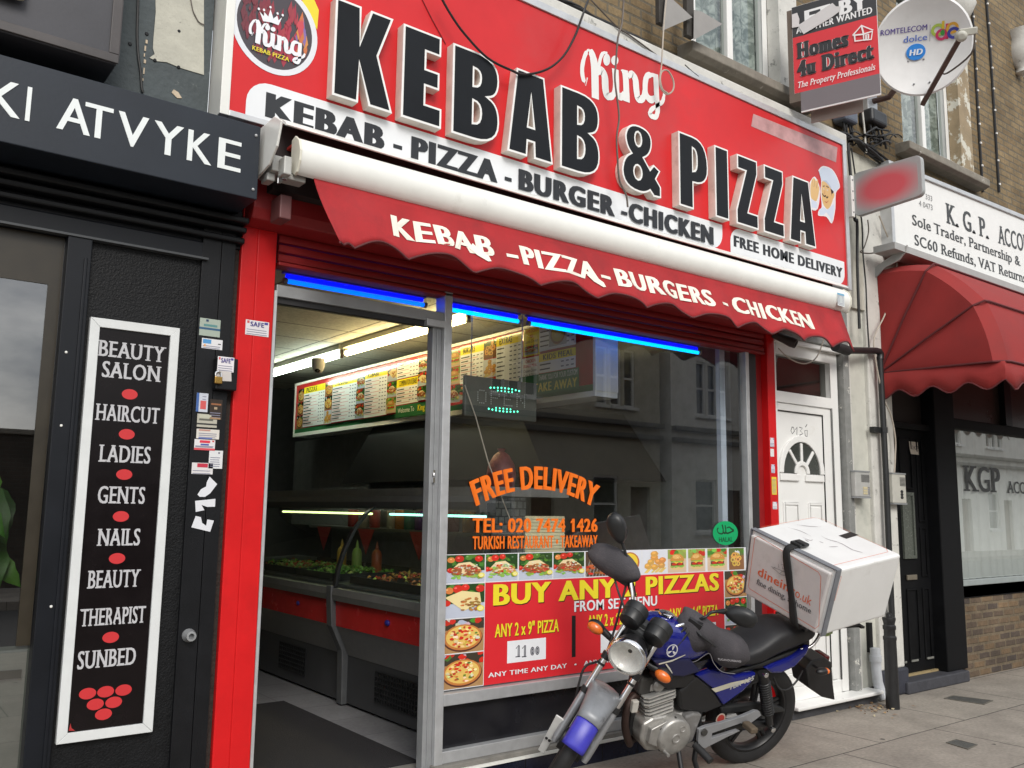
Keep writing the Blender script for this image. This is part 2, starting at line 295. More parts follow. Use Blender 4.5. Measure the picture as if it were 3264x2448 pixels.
# ------------------------------------------------------------------ the setting
g = MB(); g.quad((-150, -150, -.14), (250, -150, -.14), (250, 150, -.14), (-150, 150, -.14)); obj('ground', g, ROAD, kind='structure')
g = MB(); g.box(-12, 60, -6.2, .12, -.3, 0); obj('pavement', g, PAVE, kind='structure')
g = MB(); g.box(-12, 60, -6.36, -6.2, -.3, .004); obj('kerb', g, mat('kerb_granite', (.22, .22, .21), .75, var=.2, vs=30), kind='structure', bevel=.012)
g = MB(); g.box(-12, 60, -14, -11.6, -.3, -.01); obj('far_pavement', g, PAVE, kind='structure')
# houses across the road: what the panes mirror
def far_house(x0, x1, h, wm, n, label, arch=False, gz=3.6):
    t = thing('terraced_house', label, 'house', ((x0+x1)/2, -14, 0)); hl = []; w = (x1-x0)/n
    for i in range(n):
        c = x0+w*(i+.5)
        hl += [(c-.75, c-.3, 4.5, 6.2), (c-.2, c+.25, 4.5, 6.2), (c+.35, c+.8, 4.5, 6.2), (c-.85, c+.1, .9, 2.5), (c+.6, c+1.4, 0, 2.2)]
    g = MB(); wall_holes(g, x0, x1, 0, h, -14, hl, -.14); g.quad((x0, -14, 0), (x0, -22, 0), (x0, -22, h), (x0, -14, h)); g.quad((x1, -14, 0), (x1, -22, 0), (x1, -22, h), (x1, -14, h)); obj('wall', g, wm, t)
    for i, (a, b, c, d) in enumerate(hl):
        if i % 5 == 4: g = MB(); g.box(a, b, -14.2, -14.14, c, d); obj('door', g, mat('brown_board', (.16, .09, .05), .7), t); continue
        g = MB(); g.quad((a, -14.13, c), (b, -14.13, c), (b, -14.13, d), (a, -14.13, d)); wn = obj('window', g, mat('dark_pane', (.02, .025, .03), .1, spec=.8), t)
        g = MB(); frame(g, a, b, c, d, -14.12, -14.05, .06); g.box(a, b, -14.12, -14.06, (c+d)/2-.03, (c+d)/2+.03); g.box(a-.08, b+.08, -14.1, -13.9, c-.09, c-.002); obj('frame', g, UPVC, wn)
    for z, d in ((gz, .16), (gz+.35, .22), (h-.25, .3)): g = MB(); g.box(x0, x1, -14, -14+d, z, z+.14); obj('cornice', g, mat('dark_cornice', (.16, .15, .13), .7), t, bevel=.02)
    g = MB(); g.prism([(-14.25, h), (-22, h), (-18, h+1.9)], x0, x1, 'x'); obj('roof', g, mat('slate', (.07, .075, .085), .6), t)
    return t
TAN = mat('tan_render', (.5, .46, .36), .8, var=.15, vs=2); PALE = mat('pale_stucco', (.80, .78, .72), .7, var=.1, vs=2)
far_house(8.5, 19.5, 7.6, TAN, 3, 'tan rendered corner house across the road mirrored in the kebab shop window')
far_house(20, 66, 8.6, PALE, 12, 'pale stucco terrace across the road mirrored in the accountants window')
BWL = thing('reflection_wall', 'unseen low brick wall added across the road to darken the salon reflection', 'wall', (1, -14, 0))  # unseen, put in so the lower salon pane mirrors something dark
g = MB(); g.box(-9, 8.4, -14.3, -14, 0, 2.75); obj('wall', g, bricks('dark_far_brick', (.06, .045, .035), (.08, .06, .045), (.07, .065, .055), 1), BWL)
g = MB(); g.box(-9, 8.4, -14.36, -13.94, 2.75, 2.85); obj('coping', g, STONE, BWL, bevel=.02)
# ------------------------------------------------------------------ brick upper storey
HB = thing('brick_building', 'yellow stock brick upper storey above the kebab shop and accountants', 'building', (7, .06, 3.3))
YB = .06
W1 = (4.93, 6.13, 5.03, 6.9); W2 = (8.02, 9.27, 5.09, 6.95); W3 = (10.9, 12.2, 5.09, 6.95)
g = MB(); wall_holes(g, 1.30, 16, 3.9, 9.5, YB, [W1, W2, W3], .2); g.box(13.4, 34, YB+.02, 1.5, 0, 3.9); g.box(16, 34, YB, 1.5, 3.9, 9.5); obj('wall', g, BRICK, HB)
CURT = bpy.data.materials.new('net_curtain'); CURT.use_nodes = True
n_ = CURT.node_tree.nodes; l_ = CURT.node_tree.links; b_ = n_['Principled BSDF']; b_.inputs['Roughness'].default_value = .9
t_ = n_.new('ShaderNodeTexCoord'); w_ = n_.new('ShaderNodeTexNoise'); w_.inputs['Scale'].default_value = 13; w_.inputs['Detail'].default_value = 4; w_.inputs['Distortion'].default_value = .8; c_ = n_.new('ShaderNodeValToRGB'); c_.color_ramp.elements[0].position = .42; c_.color_ramp.elements[0].color = (.16, .20, .185, 1); c_.color_ramp.elements[1].position = .64; c_.color_ramp.elements[1].color = (.56, .60, .57, 1)  # blotchy ramp paints a leafy pane reflection into the curtain colour
l_.new(t_.outputs['Object'], w_.inputs[0]); l_.new(w_.outputs[0], c_.inputs[0]); l_.new(c_.outputs[0], b_.inputs['Base Color'])
FR = random.Random(3)
for (a, b, c, d), nm in ((W1, 'net curtain'), (W2, 'white curtain'), (W3, 'net curtain')):
    g = MB(); frame(g, a+.1, b-.1, c, d, YB+.1, YB+.17, .07); g.box((a+b)/2-.035, (a+b)/2+.035, YB+.1, YB+.17, c+.07, d-.07); wn = obj('window', g, UPVC, HB, bevel=.008)
    g = MB(); g.quad((a+.1, YB+.14, c), (b-.1, YB+.14, c), (b-.1, YB+.14, d), (a+.1, YB+.14, d)); obj('pane', g, WINGL, wn)
    g = MB(); P = [(a+.12+(b-a-.24)*i/60, YB+.2+.02*math.sin(i*.9+math.sin(i*.31)*2), 0) for i in range(61)]
    g.loft([[(x, y, z) for x, y, _ in P] for z in (c+.02, d-.02)], False, False); obj('curtain', g, CURT, wn, smooth=60)
    g = MB(); g.box(a-.02, b+.02, YB+.35, YB+.4, c-.1, d+.1); obj('room', g, mat('dark_room', (.03, .03, .03), .9), wn)
    # painted reveal strips beside the frame
    g = MB(); g.box(b-.1, b+.16, YB-.02, YB+.1, c, d+.05); obj('architrave', g, PEEL if (a, b, c, d) == W1 else mat('flaking_stone_paint', (.30, .23, .14), .75, var=.2, vs=8, bump=.3, dirt=(.6, .58, .5), ds=6, dlo=.52, dhi=.56), wn)
    g = MB(); g.prism([(YB+.1, c), (YB-.15, c-.025), (YB-.15, c-.1), (YB-.10, c-.125), (YB+.1, c-.125)], a-.16, b+.22, 'x'); obj('sill', g, STONE, wn, bevel=.008)
# carved painted stops that end the window hoods
for (x, z, s) in ((9.22, 6.98, .9), (10.72, 6.95, .9)):
    g = MB(); g.loft([[(x+s*rx*math.cos(t), YB-.02+s*ry*math.sin(t)-s*.05, z+s*h) for t in [2*PI*k/14 for k in range(14)]] for h, rx, ry in ((-.3, .02, .02), (-.26, .07, .09), (-.2, .05, .07), (-.12, .1, .14), (-.02, .13, .2), (.1, .12, .18), (.2, .10, .16), (.32, .14, .2), (.36, .05, .1))]); obj('corbel', g, PEEL, HB, smooth=50)
# ------------------------------------------------------------------ white painted party pier and its cornice behind the signs
PP = thing('party_pier', 'flaking white painted pier between white door and black door', 'wall', (7.0, 0, 0))
g = MB(); g.box(6.70, 6.785, -.02, .25, 0, 4.1); obj('grey_strip', g, PEELG, PP, bevel=.006)
g = MB(); g.box(6.785, 6.85, .01, .25, 0, 4.1); obj('batten', g, PEEL, PP, bevel=.006)
g = MB(); g.box(6.85, 7.10, .03, .25, .1, 4.3); obj('cream_panel', g, CREAMP, PP)
g = MB(); g.box(7.10, 7.47, -.01, .25, .22, 4.3); obj('pilaster', g, PEEL, PP, bevel=.012)
g = MB(); g.box(7.08, 7.50, -.03, .25, 0, .22); obj('plinth', g, mat('dark_plinth', (.03, .032, .045), .7, var=.3, vs=9, bump=.3), PP, bevel=.02)
g = MB(); g.box(6.64, 8.2, .0, .06, 3.3, 4.75); obj('fascia_backing', g, CREAMR, PP)
g = MB(); g.box(1.3, 6.7, -.14, .06, 4.62, 4.78); obj('sign_ledge', g, PEEL, PP, bevel=.01)
# ------------------------------------------------------------------ kebab shop front
SF = thing('kebab_shopfront', 'red and aluminium kebab shop front with open doorway', 'shop front', (3.6, 0, 0))
g = MB(); g.box(1.495, 1.575, 0, .22, 0, 3.2); g.box(1.5765, 1.675, 0, .22, 0, 3.2); g.box(1.57, 1.58, .004, .2, 0, 3.2); pl = obj('pilaster', g, RED, SF, bevel=.004)
g = MB(); g.box(1.675, 1.69, -.002, .2, .12, 2.6); obj('edge_trim', g, ALU, SF)
g = MB(); g.box(5.685, 5.78, 0, .22, 0, 3.2); obj('pilaster', g, RED, SF, bevel=.006)
g = MB(); g.box(5.60, 5.685, .06, .22, 0, 3.2); obj('shutter_channel', g, REDD, SF, bevel=.006)
g = MB(); g.box(5.485, 5.60, .045, .2, .12, 2.9); obj('shutter_guide', g, mat('dark_guide', (.02, .02, .022), .5), SF)
# shutter housing and slatted curtain end
g = MB(); g.prism([(-.02, 2.90), (-.10, 2.92), (-.12, 2.97), (-.12, 3.36), (.2, 3.36), (.2, 2.90)], 1.50, 5.76, 'x'); obj('shutter_box', g, REDD, SF, bevel=.008)
g = MB()
for k in range(3): z = 2.755+k*.05; g.prism([(.03, z), (.012, z+.006), (.006, z+.024), (.012, z+.042), (.03, z+.048)], 1.69, 5.66, 'x')
obj('shutter_slats', g, REDD, SF, smooth=40)
g = MB(); g.box(1.69, 5.66, .0, .09, 2.735, 2.754); obj('bottom_rail', g, REDD, SF, bevel=.004)
# aluminium frame
g = MB(); g.box(2.70, 2.752, 0, .1, .12, 2.76); obj('mullion', g, ALU, SF, bevel=.003)
g = MB(); g.box(2.64, 2.70, .03, .09, .13, 2.575); g.box(2.665, 2.672, .022, .03, .13, 2.575); obj('door_jamb', g, ALUD, SF, bevel=.003)
g = MB(); g.box(2.655, 2.668, .012, .03, 1.66, 1.73); g.ell((2.661, .018, 1.70), .008, .01, .02, 8, 6); obj('latch_plate', g, CHROME, SF)
g = MB(); g.box(1.69, 2.70, .01, .1, 2.575, 2.636); tr_ = obj('transom', g, ALUD, SF, bevel=.003)
g = MB(); g.box(1.69, 2.64, .03, .07, 2.545, 2.575); obj('door_track', g, mat('dark_guide'), SF)
g = MB(); g.box(2.58, 2.70, -.004, .05, 2.545, 2.585); obj('closer_block', g, ALU, SF, bevel=.003)
g = MB(); g.box(1.69, 1.705, .03, .1, .12, 2.56); obj('door_seal', g, mat('dark_guide'), SF)
g = MB(); g.box(2.752, 5.5, 0, .1, .449, .512); obj('sill_rail', g, ALU, SF, bevel=.003)
g = MB(); g.box(2.752, 5.5, .0, .1, .15, .213); obj('bottom_sill', g, ALU, SF, bevel=.003)
g = MB(); g.box(2.752, 5.5, .05, .08, .213, .449); obj('kick_panel', g, mat('black_kick_panel', (.012, .012, .015), .25, var=.2), SF)
g = MB(); g.box(5.445, 5.485, .02, .08, .15, 2.76); obj('window_jamb', g, ALU, SF, bevel=.003)
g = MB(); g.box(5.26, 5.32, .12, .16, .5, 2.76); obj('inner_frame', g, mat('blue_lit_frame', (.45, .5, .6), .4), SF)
g = MB(); g.box(2.69, 5.5, -.035, .09, .12, .149); obj('threshold', g, mat('grey_cement', (.2, .19, .17), .8, var=.25, vs=12, bump=.3), SF, bevel=.006)
g = MB(); g.box(2.66, 5.78, -.05, -.036, .108, .124); obj('tile_trim', g, WHITE, SF)
TILE = bricks('navy_wall_tiles', (.012, .014, .028), (.02, .022, .045), (.006, .006, .008), 1, off=0, bw=.3, bh=.3, ms=.004, rough=.15, vdark=.3, bump=.2)
g = MB(); g.box(2.66, 5.78, -.04, .06, 0, .1195); obj('plinth', g, TILE, SF)
g = MB(); g.quad((2.752, .06, .512), (5.44, .06, .512), (5.44, .06, 2.76), (2.752, .06, 2.76)); obj('window_pane', g, SHOPGL, SF)
g = MB(); g.quad((1.70, .065, 2.636), (2.70, .065, 2.636), (2.70, .065, 2.76), (1.70, .065, 2.76)); obj('transom_pane', g, SHOPGL, SF)
g = MB(); g.box(1.675, 2.70, -.02, .2, .02, .122); obj('doorstep', g, mat('grey_cement'), SF, bevel=.008)
g = MB(); P = [(1.56, -.13, 3.0), (1.62, -.10, 2.985)]; g.box(1.585, 1.645, -.24, -.12, 2.9, 3.02); obj('sensor_box', g, mat('faded_red_box', (.16, .06, .06), .5), SF, bevel=.006)
# sticker on the left pilaster
def sticker(parent, x0, x1, z0, z1, Y, bgc, rows, name='sticker'):
    g = MB(); flat(g, [(x0, z0), (x1, z0), (x1, z1), (x0, z1)], Y, bgc); w = x1-x0; h = z1-z0
    for a, b, c, d, colr in rows:
        if colr == 'lines':
            k = max(2, int((d-c)*h/.009))
            for i in range(k): z = z0+h*(c+(d-c)*i/k); flat(g, [(x0+w*a, z), (x0+w*(b-.12*rnd.random()), z), (x0+w*(b-.1*rnd.random()), z+.0035), (x0+w*a, z+.0035)], Y-.0004, (.22, .22, .3))
        else: flat(g, [(x0+w*a, z0+h*c), (x0+w*b, z0+h*c), (x0+w*b, z0+h*d), (x0+w*a, z0+h*d)], Y-.0006, colr)
    return g
SAFE = [(.05, .95, .05, .5, 'lines'), (.06, .16, .78, .95, (.6, .1, .1)), (.8, .95, .8, .95, (.06, .06, .3))]
def safe_sticker(x0, x1, z0, z1, Y):
    g = sticker(None, x0, x1, z0, z1, Y, (.72, .7, .72), SAFE); write(g, 'SAFE', x0+.2*(x1-x0), x0+.78*(x1-x0), z0+.6*(z1-z0), z0+.9*(z1-z0), Y-.001, (.06, .05, .25), bold=.05); return g
obj('sticker', safe_sticker(1.535, 1.655, 2.355, 2.43, -.002), PR, SF)
for (za, zb, xa, xb, bgc, rows) in ((2.02, 2.09, 5.69, 5.74, (.66, .64, .7), SAFE), (1.945, 2.005, 5.69, 5.735, (.75, .73, .72), []), (1.82, 1.885, 5.695, 5.74, (.6, .62, .72), SAFE), (1.655, 1.79, 5.695, 5.755, (.78, .6, .05), [(.1, .9, .08, .92, 'lines')]), (1.545, 1.60, 5.7, 5.755, (.7, .7, .74), SAFE)):
    obj('sticker', sticker(None, xa, xb, za, zb, -.002, bgc, rows), PR, SF)
# blue tubes over door and window
BLUE = emit('blue_batten_glow', (.0, .004, 1.0), 1.6)
CYAN = [emit('blue_tube_core', (.0, .12, 1.0), 1.5), emit('cyan_tube_core', (.0, .36, 1.0), 1.9)]
for (a, b, y, lb) in ((1.80, 2.695, .2, 'blue neon tube above the open doorway'), (2.80, 3.405, .2, 'short blue neon tube at the left of the window head'), (3.46, 5.13, .2, 'long blue neon tube across the window head')):
    t = thing('neon_tube', lb, 'neon light', ((a+b)/2, y, 2.70), 'blue tubes over the shop window')
    g = MB(); g.cyl((a+.02, y, 2.712), (b-.02, y, 2.712), .0125, n=12); obj('tube', g, CYAN[0 if a < 2 else 1], t, smooth=60)
    g = MB(); g.cyl((a+.02, y+.012, 2.742), (b-.02, y+.012, 2.742), .012, n=12); obj('batten_glow', g, BLUE, t, smooth=60)  # glowing bar added for the blue glow on the batten, not a second lamp
    for e_ in (a, b-.02): g = MB(); g.cyl((e_, y, 2.712), (e_+.02, y, 2.712), .017, n=12); obj('end_cap', g, mat('tube_cap', (.3, .3, .34), .4), t)
    g = MB(); g.box(a, b, y-.0, y+.03, 2.757, 2.775); obj('batten', g, mat('blue_batten', (.05, .06, .5), .35), t)
# ------------------------------------------------------------------ inside the shop
RM = thing('shop_interior', 'dim shop interior with tiled ceiling behind the window', 'room', (3.6, 4, .12))
g = MB(); g.box(1.4, 5.7, .2, 8.5, .0, .12); obj('floor', g, bricks('floor_tiles', (.21, .21, .22), (.24, .24, .25), (.08, .08, .08), 1, off=0, bw=.45, bh=.45, ms=.004, rough=.35, axes='XY', vdark=.2, bump=.1), RM)
g = MB(); g.quad((1.55, .2, 3.1), (5.7, .2, 3.1), (5.7, 8.5, 3.1), (1.55, 8.5, 3.1)); obj('ceiling', g, bricks('ceiling_tiles', (.52, .5, .44), (.55, .53, .46), (.12, .11, .1), 1, off=0, bw=1.2, bh=.6, ms=.012, rough=.8, axes='XY', vdark=.12, bump=.1), RM)
DKW = mat('dark_wall_panel', (.06, .06, .062), .5, var=.2)
g = MB(); g.quad((1.55, .2, .1), (1.55, 8.5, .1), (1.55, 8.5, 3.1), (1.55, .2, 3.1)); obj('side_wall', g, mat('grey_side_wall', (.16, .155, .15), .5, var=.15), RM)
g = MB(); g.quad((1.55, 7.2, .1), (5.7, 7.2, .1), (5.7, 7.2, 3.1), (1.55, 7.2, 3.1)); obj('back_wall', g, DKW, RM)
g = MB(); g.quad((5.55, .2, .1), (5.55, 8.5, .1), (5.55, 8.5, 3.1), (5.55, .2, 3.1)); obj('side_wall', g, mat('blue_grey_wall', (.17, .18, .18), .45, var=.25), RM)
g = MB(); g.box(1.4, 5.7, .21, .23, 2.77, 3.1); obj('front_soffit', g, mat('soffit_grey', (.3, .3, .34), .6), RM)
g = MB(); g.box(1.85, 2.72, .2, 2.05, .121, .132); one('door_mat', g, mat('ribbed_black_mat', (.016, .015, .017), .9, var=.5, vs=90, bump=.8, bs=160), 'ribbed black mat on the tiles inside the doorway', 'mat')
TUB = [emit('cool_tube_glow', (.86, 1., .82), 16.), emit('warm_tube_glow', (1., .80, .38), 19.)]
for (a, b, m_, lb) in ((3.62, 5.55, 0, 'cool white ceiling tube nearer the back wall'), (1.42, 3.55, 1, 'warm yellow ceiling tube nearer the window')):
    t = thing('fluorescent_light', lb, 'ceiling light', (3.86, (a+b)/2, 3.0), 'ceiling tubes in the shop')
    g = MB(); g.cyl((3.84, a+.03, 3.0), (3.84, b-.03, 3.0), .026, n=12); obj('tube', g, TUB[m_], t)
    g = MB(); g.box(3.80, 3.88, a, b, 3.05, 3.1); obj('batten', g, mat('tube_batten', (.6, .58, .5), .5), t)
    g = MB(); g.box(3.825, 3.855, a, a+.03, 2.97, 3.05); g.box(3.825, 3.855, b-.03, b, 2.97, 3.05); obj('lamp_holder', g, mat('brown_holder', (.12, .08, .05), .5), t)
t = thing('dome_camera', 'white dome security camera under the ceiling', 'camera', (3.5, 3.6, 2.85))
P = at(q(1, 1, 535, 1545), 0); d_ = P-CAM; P = CAM+d_*(8.2/d_.length)
g = MB(); g.lathe(P+Vector((0, 0, .09)), (0, 0, -1), [(-.02, .06), (.04, .06), (.08, .05), (.105, .036), (.115, .01)], 20); obj('housing', g, WHITE, t, smooth=50)
g = MB(); g.ell(P+Vector((-.015, -.025, .0)), .026, .026, .022); obj('lens', g, mat('lens_black', (.01, .01, .01), .1), t, smooth=60)
# ------------------------------------------------------------------ printed food pictures: flat shapes on a print, each a hair above the last
class Print(MB):
    def __init__(s, Y): super().__init__(); s.Y = Y; s.k = 0; s.anyc = True
    def put(s, pts, col, dl=.00005): s.k += 1; flat(s, pts, s.Y-s.k*dl, col); return s
    def rect(s, a, b, c, d, col): return s.put([(a, c), (b, c), (b, d), (a, d)], col)
    def text(s, t, a, b, c, d, col, **k): s.k += 12; write(s, t, a, b, c, d, s.Y-s.k*.00005, col, dl=.00005, **k); s.k += 12; return s
def jit(c, r, f=.25): return tuple(max(0, x*(1+r.uniform(-f, f))) for x in c)
def blob(r, x, z, rx, rz, n=9, j=.25): return [(x+rx*math.cos(2*PI*i/n)*(1+r.uniform(-j, j)), z+rz*math.sin(2*PI*i/n)*(1+r.uniform(-j, j))) for i in range(n)]
def food(p, kind, x0, x1, z0, z1, seed=0, dim=1.):
    r = random.Random(seed); w = x1-x0; h = z1-z0
    def X(u): return x0+w*min(1, max(0, u))
    def Z(v): return z0+h*min(1, max(0, v))
    def el(u, v, ru, rv, c, n=14, j=.0): p.put([(min(x1, max(x0, a)), min(z1, max(z0, b))) for a, b in blob(r, x0+w*u, z0+h*v, w*ru, h*rv, n, j)], tuple(x*dim for x in c))
    def bg(c, a=0., b=1.): p.rect(x0, x1, Z(a), Z(b), tuple(x*dim for x in c))
    G, DG, TOM, MEAT, BREAD, LET, LEM, ON = (.08, .22, .03), (.02, .06, .012), (.6, .03, .015), (.30, .11, .035), (.75, .52, .24), (.28, .48, .08), (.8, .68, .08), (.65, .25, .06)
    if kind in ('kebab', 'wrap', 'skewer', 'salad'):
        bg((.50, .54, .64)); p.rect(x0, x1, Z(.42), z1, tuple(x*dim for x in DG))
        for _ in range(26): el(r.uniform(.02, .98), r.uniform(.55, .98), .07, .06, jit(r.choice([G, G, DG, (.04, .12, .02)]), r), 7, .35)
        for u, v, s, c in ((.12, .82, .1, ON), (.32, .86, .12, TOM), (.55, .9, .1, r.choice([TOM, G])), (.85, .85, .11, r.choice([TOM, DG])), (.06, .45, .09, TOM)): el(u+r.uniform(-.04, .04), v, s, s*1.0, jit(c, r, .15)); el(u-.02, v+.03, s*.3, s*.25, tuple(min(1, x*1.7+.1) for x in c), 8)
        if kind == 'wrap':
            p.put([(X(.05), Z(.62)), (X(.5), Z(.2)), (X(.92), Z(.4)), (X(.88), Z(.72)), (X(.45), Z(.8))], tuple(x*dim for x in (.82, .68, .34)))
            for _ in range(34): el(.66+r.uniform(-.22, .2), .42+r.uniform(-.22, .2), .05, .03, jit(r.choice([MEAT, (.42, .18, .05), (.5, .22, .05)]), r), 6, .3)
        else:
            p.put([(X(.1), Z(.45)), (X(.3), Z(.7)), (X(.6), Z(.74)), (X(.88), Z(.5)), (X(.9), Z(.36)), (X(.5), Z(.3))], tuple(x*dim for x in (.82, .66, .38)))
            for _ in range(14): el(r.uniform(.1, .9), r.uniform(.16, .34), .07, .045, jit(LET, r), 7, .3)
            for _ in range(70):
                u = r.uniform(.12, .88); el(u, .40+.24*math.sin(PI*u)*r.uniform(-.6, .95), .055, .035, jit(r.choice([MEAT, MEAT, (.45, .12, .05), (.5, .2, .06), (.55, .06, .03)] if kind != 'salad' else [TOM, LET, ON, (.7, .6, .4)]), r), 6, .3)
            for _ in range(7): el(r.uniform(.2, .8), r.uniform(.5, .66), .03, .02, jit((.7, .74, .6), r), 6, .3)
        el(.9, .25, .09, .09, LEM); el(.9, .25, .06, .06, (.85, .8, .35))
    elif kind == 'pizza':
        bg((.42, .24, .1)); p.rect(x0, x1, Z(.68), z1, tuple(x*dim for x in (.05, .04, .025)))
        for _ in range(10): el(r.uniform(0, 1), r.uniform(.75, 1), .09, .08, jit(r.choice([G, TOM, (.5, .5, .48), DG]), r), 8, .3)
        el(.5, .42, .47, .40, (.10, .03, .02), 26); el(.5, .45, .45, .38, (.55, .2, .05), 26); el(.5, .46, .40, .33, (.78, .52, .13), 24)
        for _ in range(60):
            a = r.uniform(0, 2*PI); q_ = math.sqrt(r.random()); el(.5+.36*q_*math.cos(a), .46+.29*q_*math.sin(a), r.uniform(.025, .055), r.uniform(.02, .045), jit(r.choice([TOM, TOM, (.85, .7, .3), (.85, .75, .5), (.7, .35, .06), (.12, .2, .04), (.6, .1, .04)]), r), 8, .2)
    elif kind == 'burger':
        bg((.66, .5, .36)); p.rect(x0, x1, Z(.6), z1, tuple(x*dim for x in (.3, .35, .08)))
        for _ in range(9): el(r.uniform(0, 1), r.uniform(.78, 1), .13, .11, jit(r.choice([TOM, TOM, G, LET]), r), 9, .15)
        el(.5, .2, .36, .1, BREAD, 18); 
        for i in range(12): el(.18+.058*i, .27+r.uniform(-.02, .02), .06, .05, jit(LET, r), 7, .3)
        p.rect(X(.16), X(.84), Z(.3), Z(.43), tuple(x*dim for x in (.12, .05, .02))); el(.35, .36, .14, .05, TOM); el(.66, .36, .14, .05, TOM)
        p.put([(X(.14), Z(.47)), (X(.86), Z(.47)), (X(.75), Z(.4)), (X(.6), Z(.45)), (X(.45), Z(.38)), (X(.3), Z(.45))], tuple(x*dim for x in (.85, .58, .08)))
        for i in range(10): el(.2+.066*i, .48, .05, .03, jit(LET, r), 7, .3)
        p.put([(x0+w*(.5+.38*math.cos(t)), z0+h*(.5+.32*math.sin(t))) for t in [PI*k/14 for k in range(15)]], tuple(x*dim for x in (.60, .28, .06))); el(.44, .68, .2, .09, (.78, .46, .14), 14)
        for _ in range(16): el(r.uniform(.26, .74), r.uniform(.6, .76), .015, .012, (.85, .72, .42), 6)
    elif kind == 'nuggets':
        bg((.70, .72, .78))
        for i in range(14): u = r.uniform(.1, .9); p.put([(X(u-.1), Z(.06)), (X(u-.06), Z(.03)), (X(u+.14), Z(.22)), (X(u+.1), Z(.25))], tuple(x*dim for x in jit((.78, .55, .16), r, .12)))
        for u, v in ((.22, .32), (.5, .28), (.8, .34), (.34, .5), (.66, .5), (.5, .68), (.5, .84), (.84, .56)): c = jit((.62, .32, .08), r, .15); el(u, v, .16, .13, c, 12, .12); el(u-.03, v+.04, .08, .05, tuple(min(1, x*1.4) for x in c), 9, .1)
    elif kind == 'rings':
        bg((.26, .12, .05)); p.rect(x0, x1, Z(.66), z1, tuple(x*dim for x in (.12, .16, .05)))
        for _ in range(6): el(r.uniform(0, 1), r.uniform(.74, 1), .12, .1, jit(r.choice([(.8, .8, .74), (.7, .55, .1), G]), r), 9, .2)
        for i in range(13):
            u, v = r.uniform(.2, .8), r.uniform(.2, .72); el(u, v, .14, .11, jit((.72, .42, .1), r, .15), 14); el(u, v, .075, .055, (.3, .13, .05), 12)
    elif kind == 'dip':
        bg((.70, .72, .78)); el(.5, .5, .42, .44, (.5, .16, .05), 20); el(.5, .53, .35, .36, (.82, .6, .05), 20); el(.5, .48, .2, .14, (.86, .7, .2), 12)
    elif kind == 'grill':
        bg((.09, .05, .03))
        for i in range(9): p.put([(X(.1*i), Z(0)), (X(.1*i+.03), Z(0)), (X(.1*i+.2), Z(1)), (X(.1*i+.18), Z(1))], (.3, .28, .26))
        for _ in range(24): el(r.uniform(0, 1), r.uniform(.05, .7), .08, .05, jit(r.choice([MEAT, (.5, .14, .04), TOM, G]), r), 7, .25)
    return p
# ------------------------------------------------------------------ menu board over the counter, facing the door
XB = 4.25; MBY = 5.62
def q1(a, b): return 840+a*600/1991, 900+b*600/1991
def q2(a, b): return 1400+a*600/1991, 900+b*600/1991
def BS(f, px, py): P = atx(f(px, py), XB); return MBY-P.y
p = Print(0.); Z0, Z1 = 2.365, 2.935
S = lambda f, px: BS(f, px, 1150 if f is q1 else 900)
xe = S(q2, 1640)
p.rect(0, xe, Z0, Z1, (.45, .03, .03)); p.rect(0, xe, Z0, Z0+.05, (.03, .13, .05))
HDR = (.72, .58, .03); PAP = (.66, .67, .68)
def listing(a, b, c, d, head=None, hd=.075, seed=0, red=True):
    p.rect(a, b, c, d, PAP); r = random.Random(seed); top = d
    if head: p.rect(a, b, d-hd, d, HDR); p.text(head, a+(b-a)*.12, a+(b-a)*(.62 if len(head) < 9 else .94), d-hd*.84, d-hd*.16, (.015, .015, .01), bold=.07); top = d-hd
    z = top-.028
    while z > c+.012:
        L = (b-a)*r.uniform(.22, .4); p.rect(a+.012, a+.012+L, z, z+.010, (.05, .05, .06))
        for k in range(3): p.rect(b-.05-.055*k, b-.018-.055*k, z, z+.009, (.12, .12, .16))
        if red and z-.017 > c: p.rect(a+.014, a+(b-a)*r.uniform(.5, .8), z-.015, z-.010, (.55, .2, .18))
        z -= .036
def pics(a, b, kinds, c=Z0+.05, d=Z1-.05, seed=0):
    n = len(kinds)
    for i, k in enumerate(kinds): h = (d-c)/n; food(p, k, a, b, c+h*(n-1-i)+.004, c+h*(n-i)-.004, seed+i, .62)
B1 = [S(q1, v) for v in (372, 435, 440, 662, 668, 748, 752, 1008, 1013, 1110, 1115, 1352, 1358, 1465, 1470, 1700, 1705, 1790)]
pics(B1[0], B1[1], ['pizza', 'pizza', 'pizza'], seed=10); listing(B1[2], B1[3], Z0+.06, Z1-.05, 'PIZZAS', seed=1)
pics(B1[4], B1[5], ['pizza', 'pizza', 'nuggets'], seed=20); listing(B1[6], B1[7], Z0+.06, Z1-.05, 'PIZZAS', seed=2)
pics(B1[8], B1[9], ['kebab', 'kebab', 'kebab'], seed=30); listing(B1[10], B1[11], Z0+.05, Z1-.05, 'KEBABS', seed=3)
pics(B1[12], B1[13], ['wrap', 'kebab', 'burger'], seed=40); listing(B1[14], B1[15], Z1-.2, Z1-.05, None, seed=4); listing(B1[14], B1[15], Z0+.12, Z1-.21, 'COMBINATION KEBABS', seed=5)
p.rect(B1[14], B1[17]+.25, Z0, Z0+.11, (.03, .13, .05)); p.text('Welcome To', B1[14]+.04, B1[15]-.06, Z0+.04, Z0+.085, (.7, .7, .66), bold=.02); p.text('King', B1[16], B1[16]+.12, Z0+.035, Z0+.09, (.75, .62, .03), bold=.06); p.text('Kebab', B1[16]+.14, B1[16]+.30, Z0+.035, Z0+.08, (.7, .7, .66), shear=.2)
pics(B1[16], B1[17]+.02, ['kebab', 'wrap', 'kebab'], Z0+.12, seed=50)
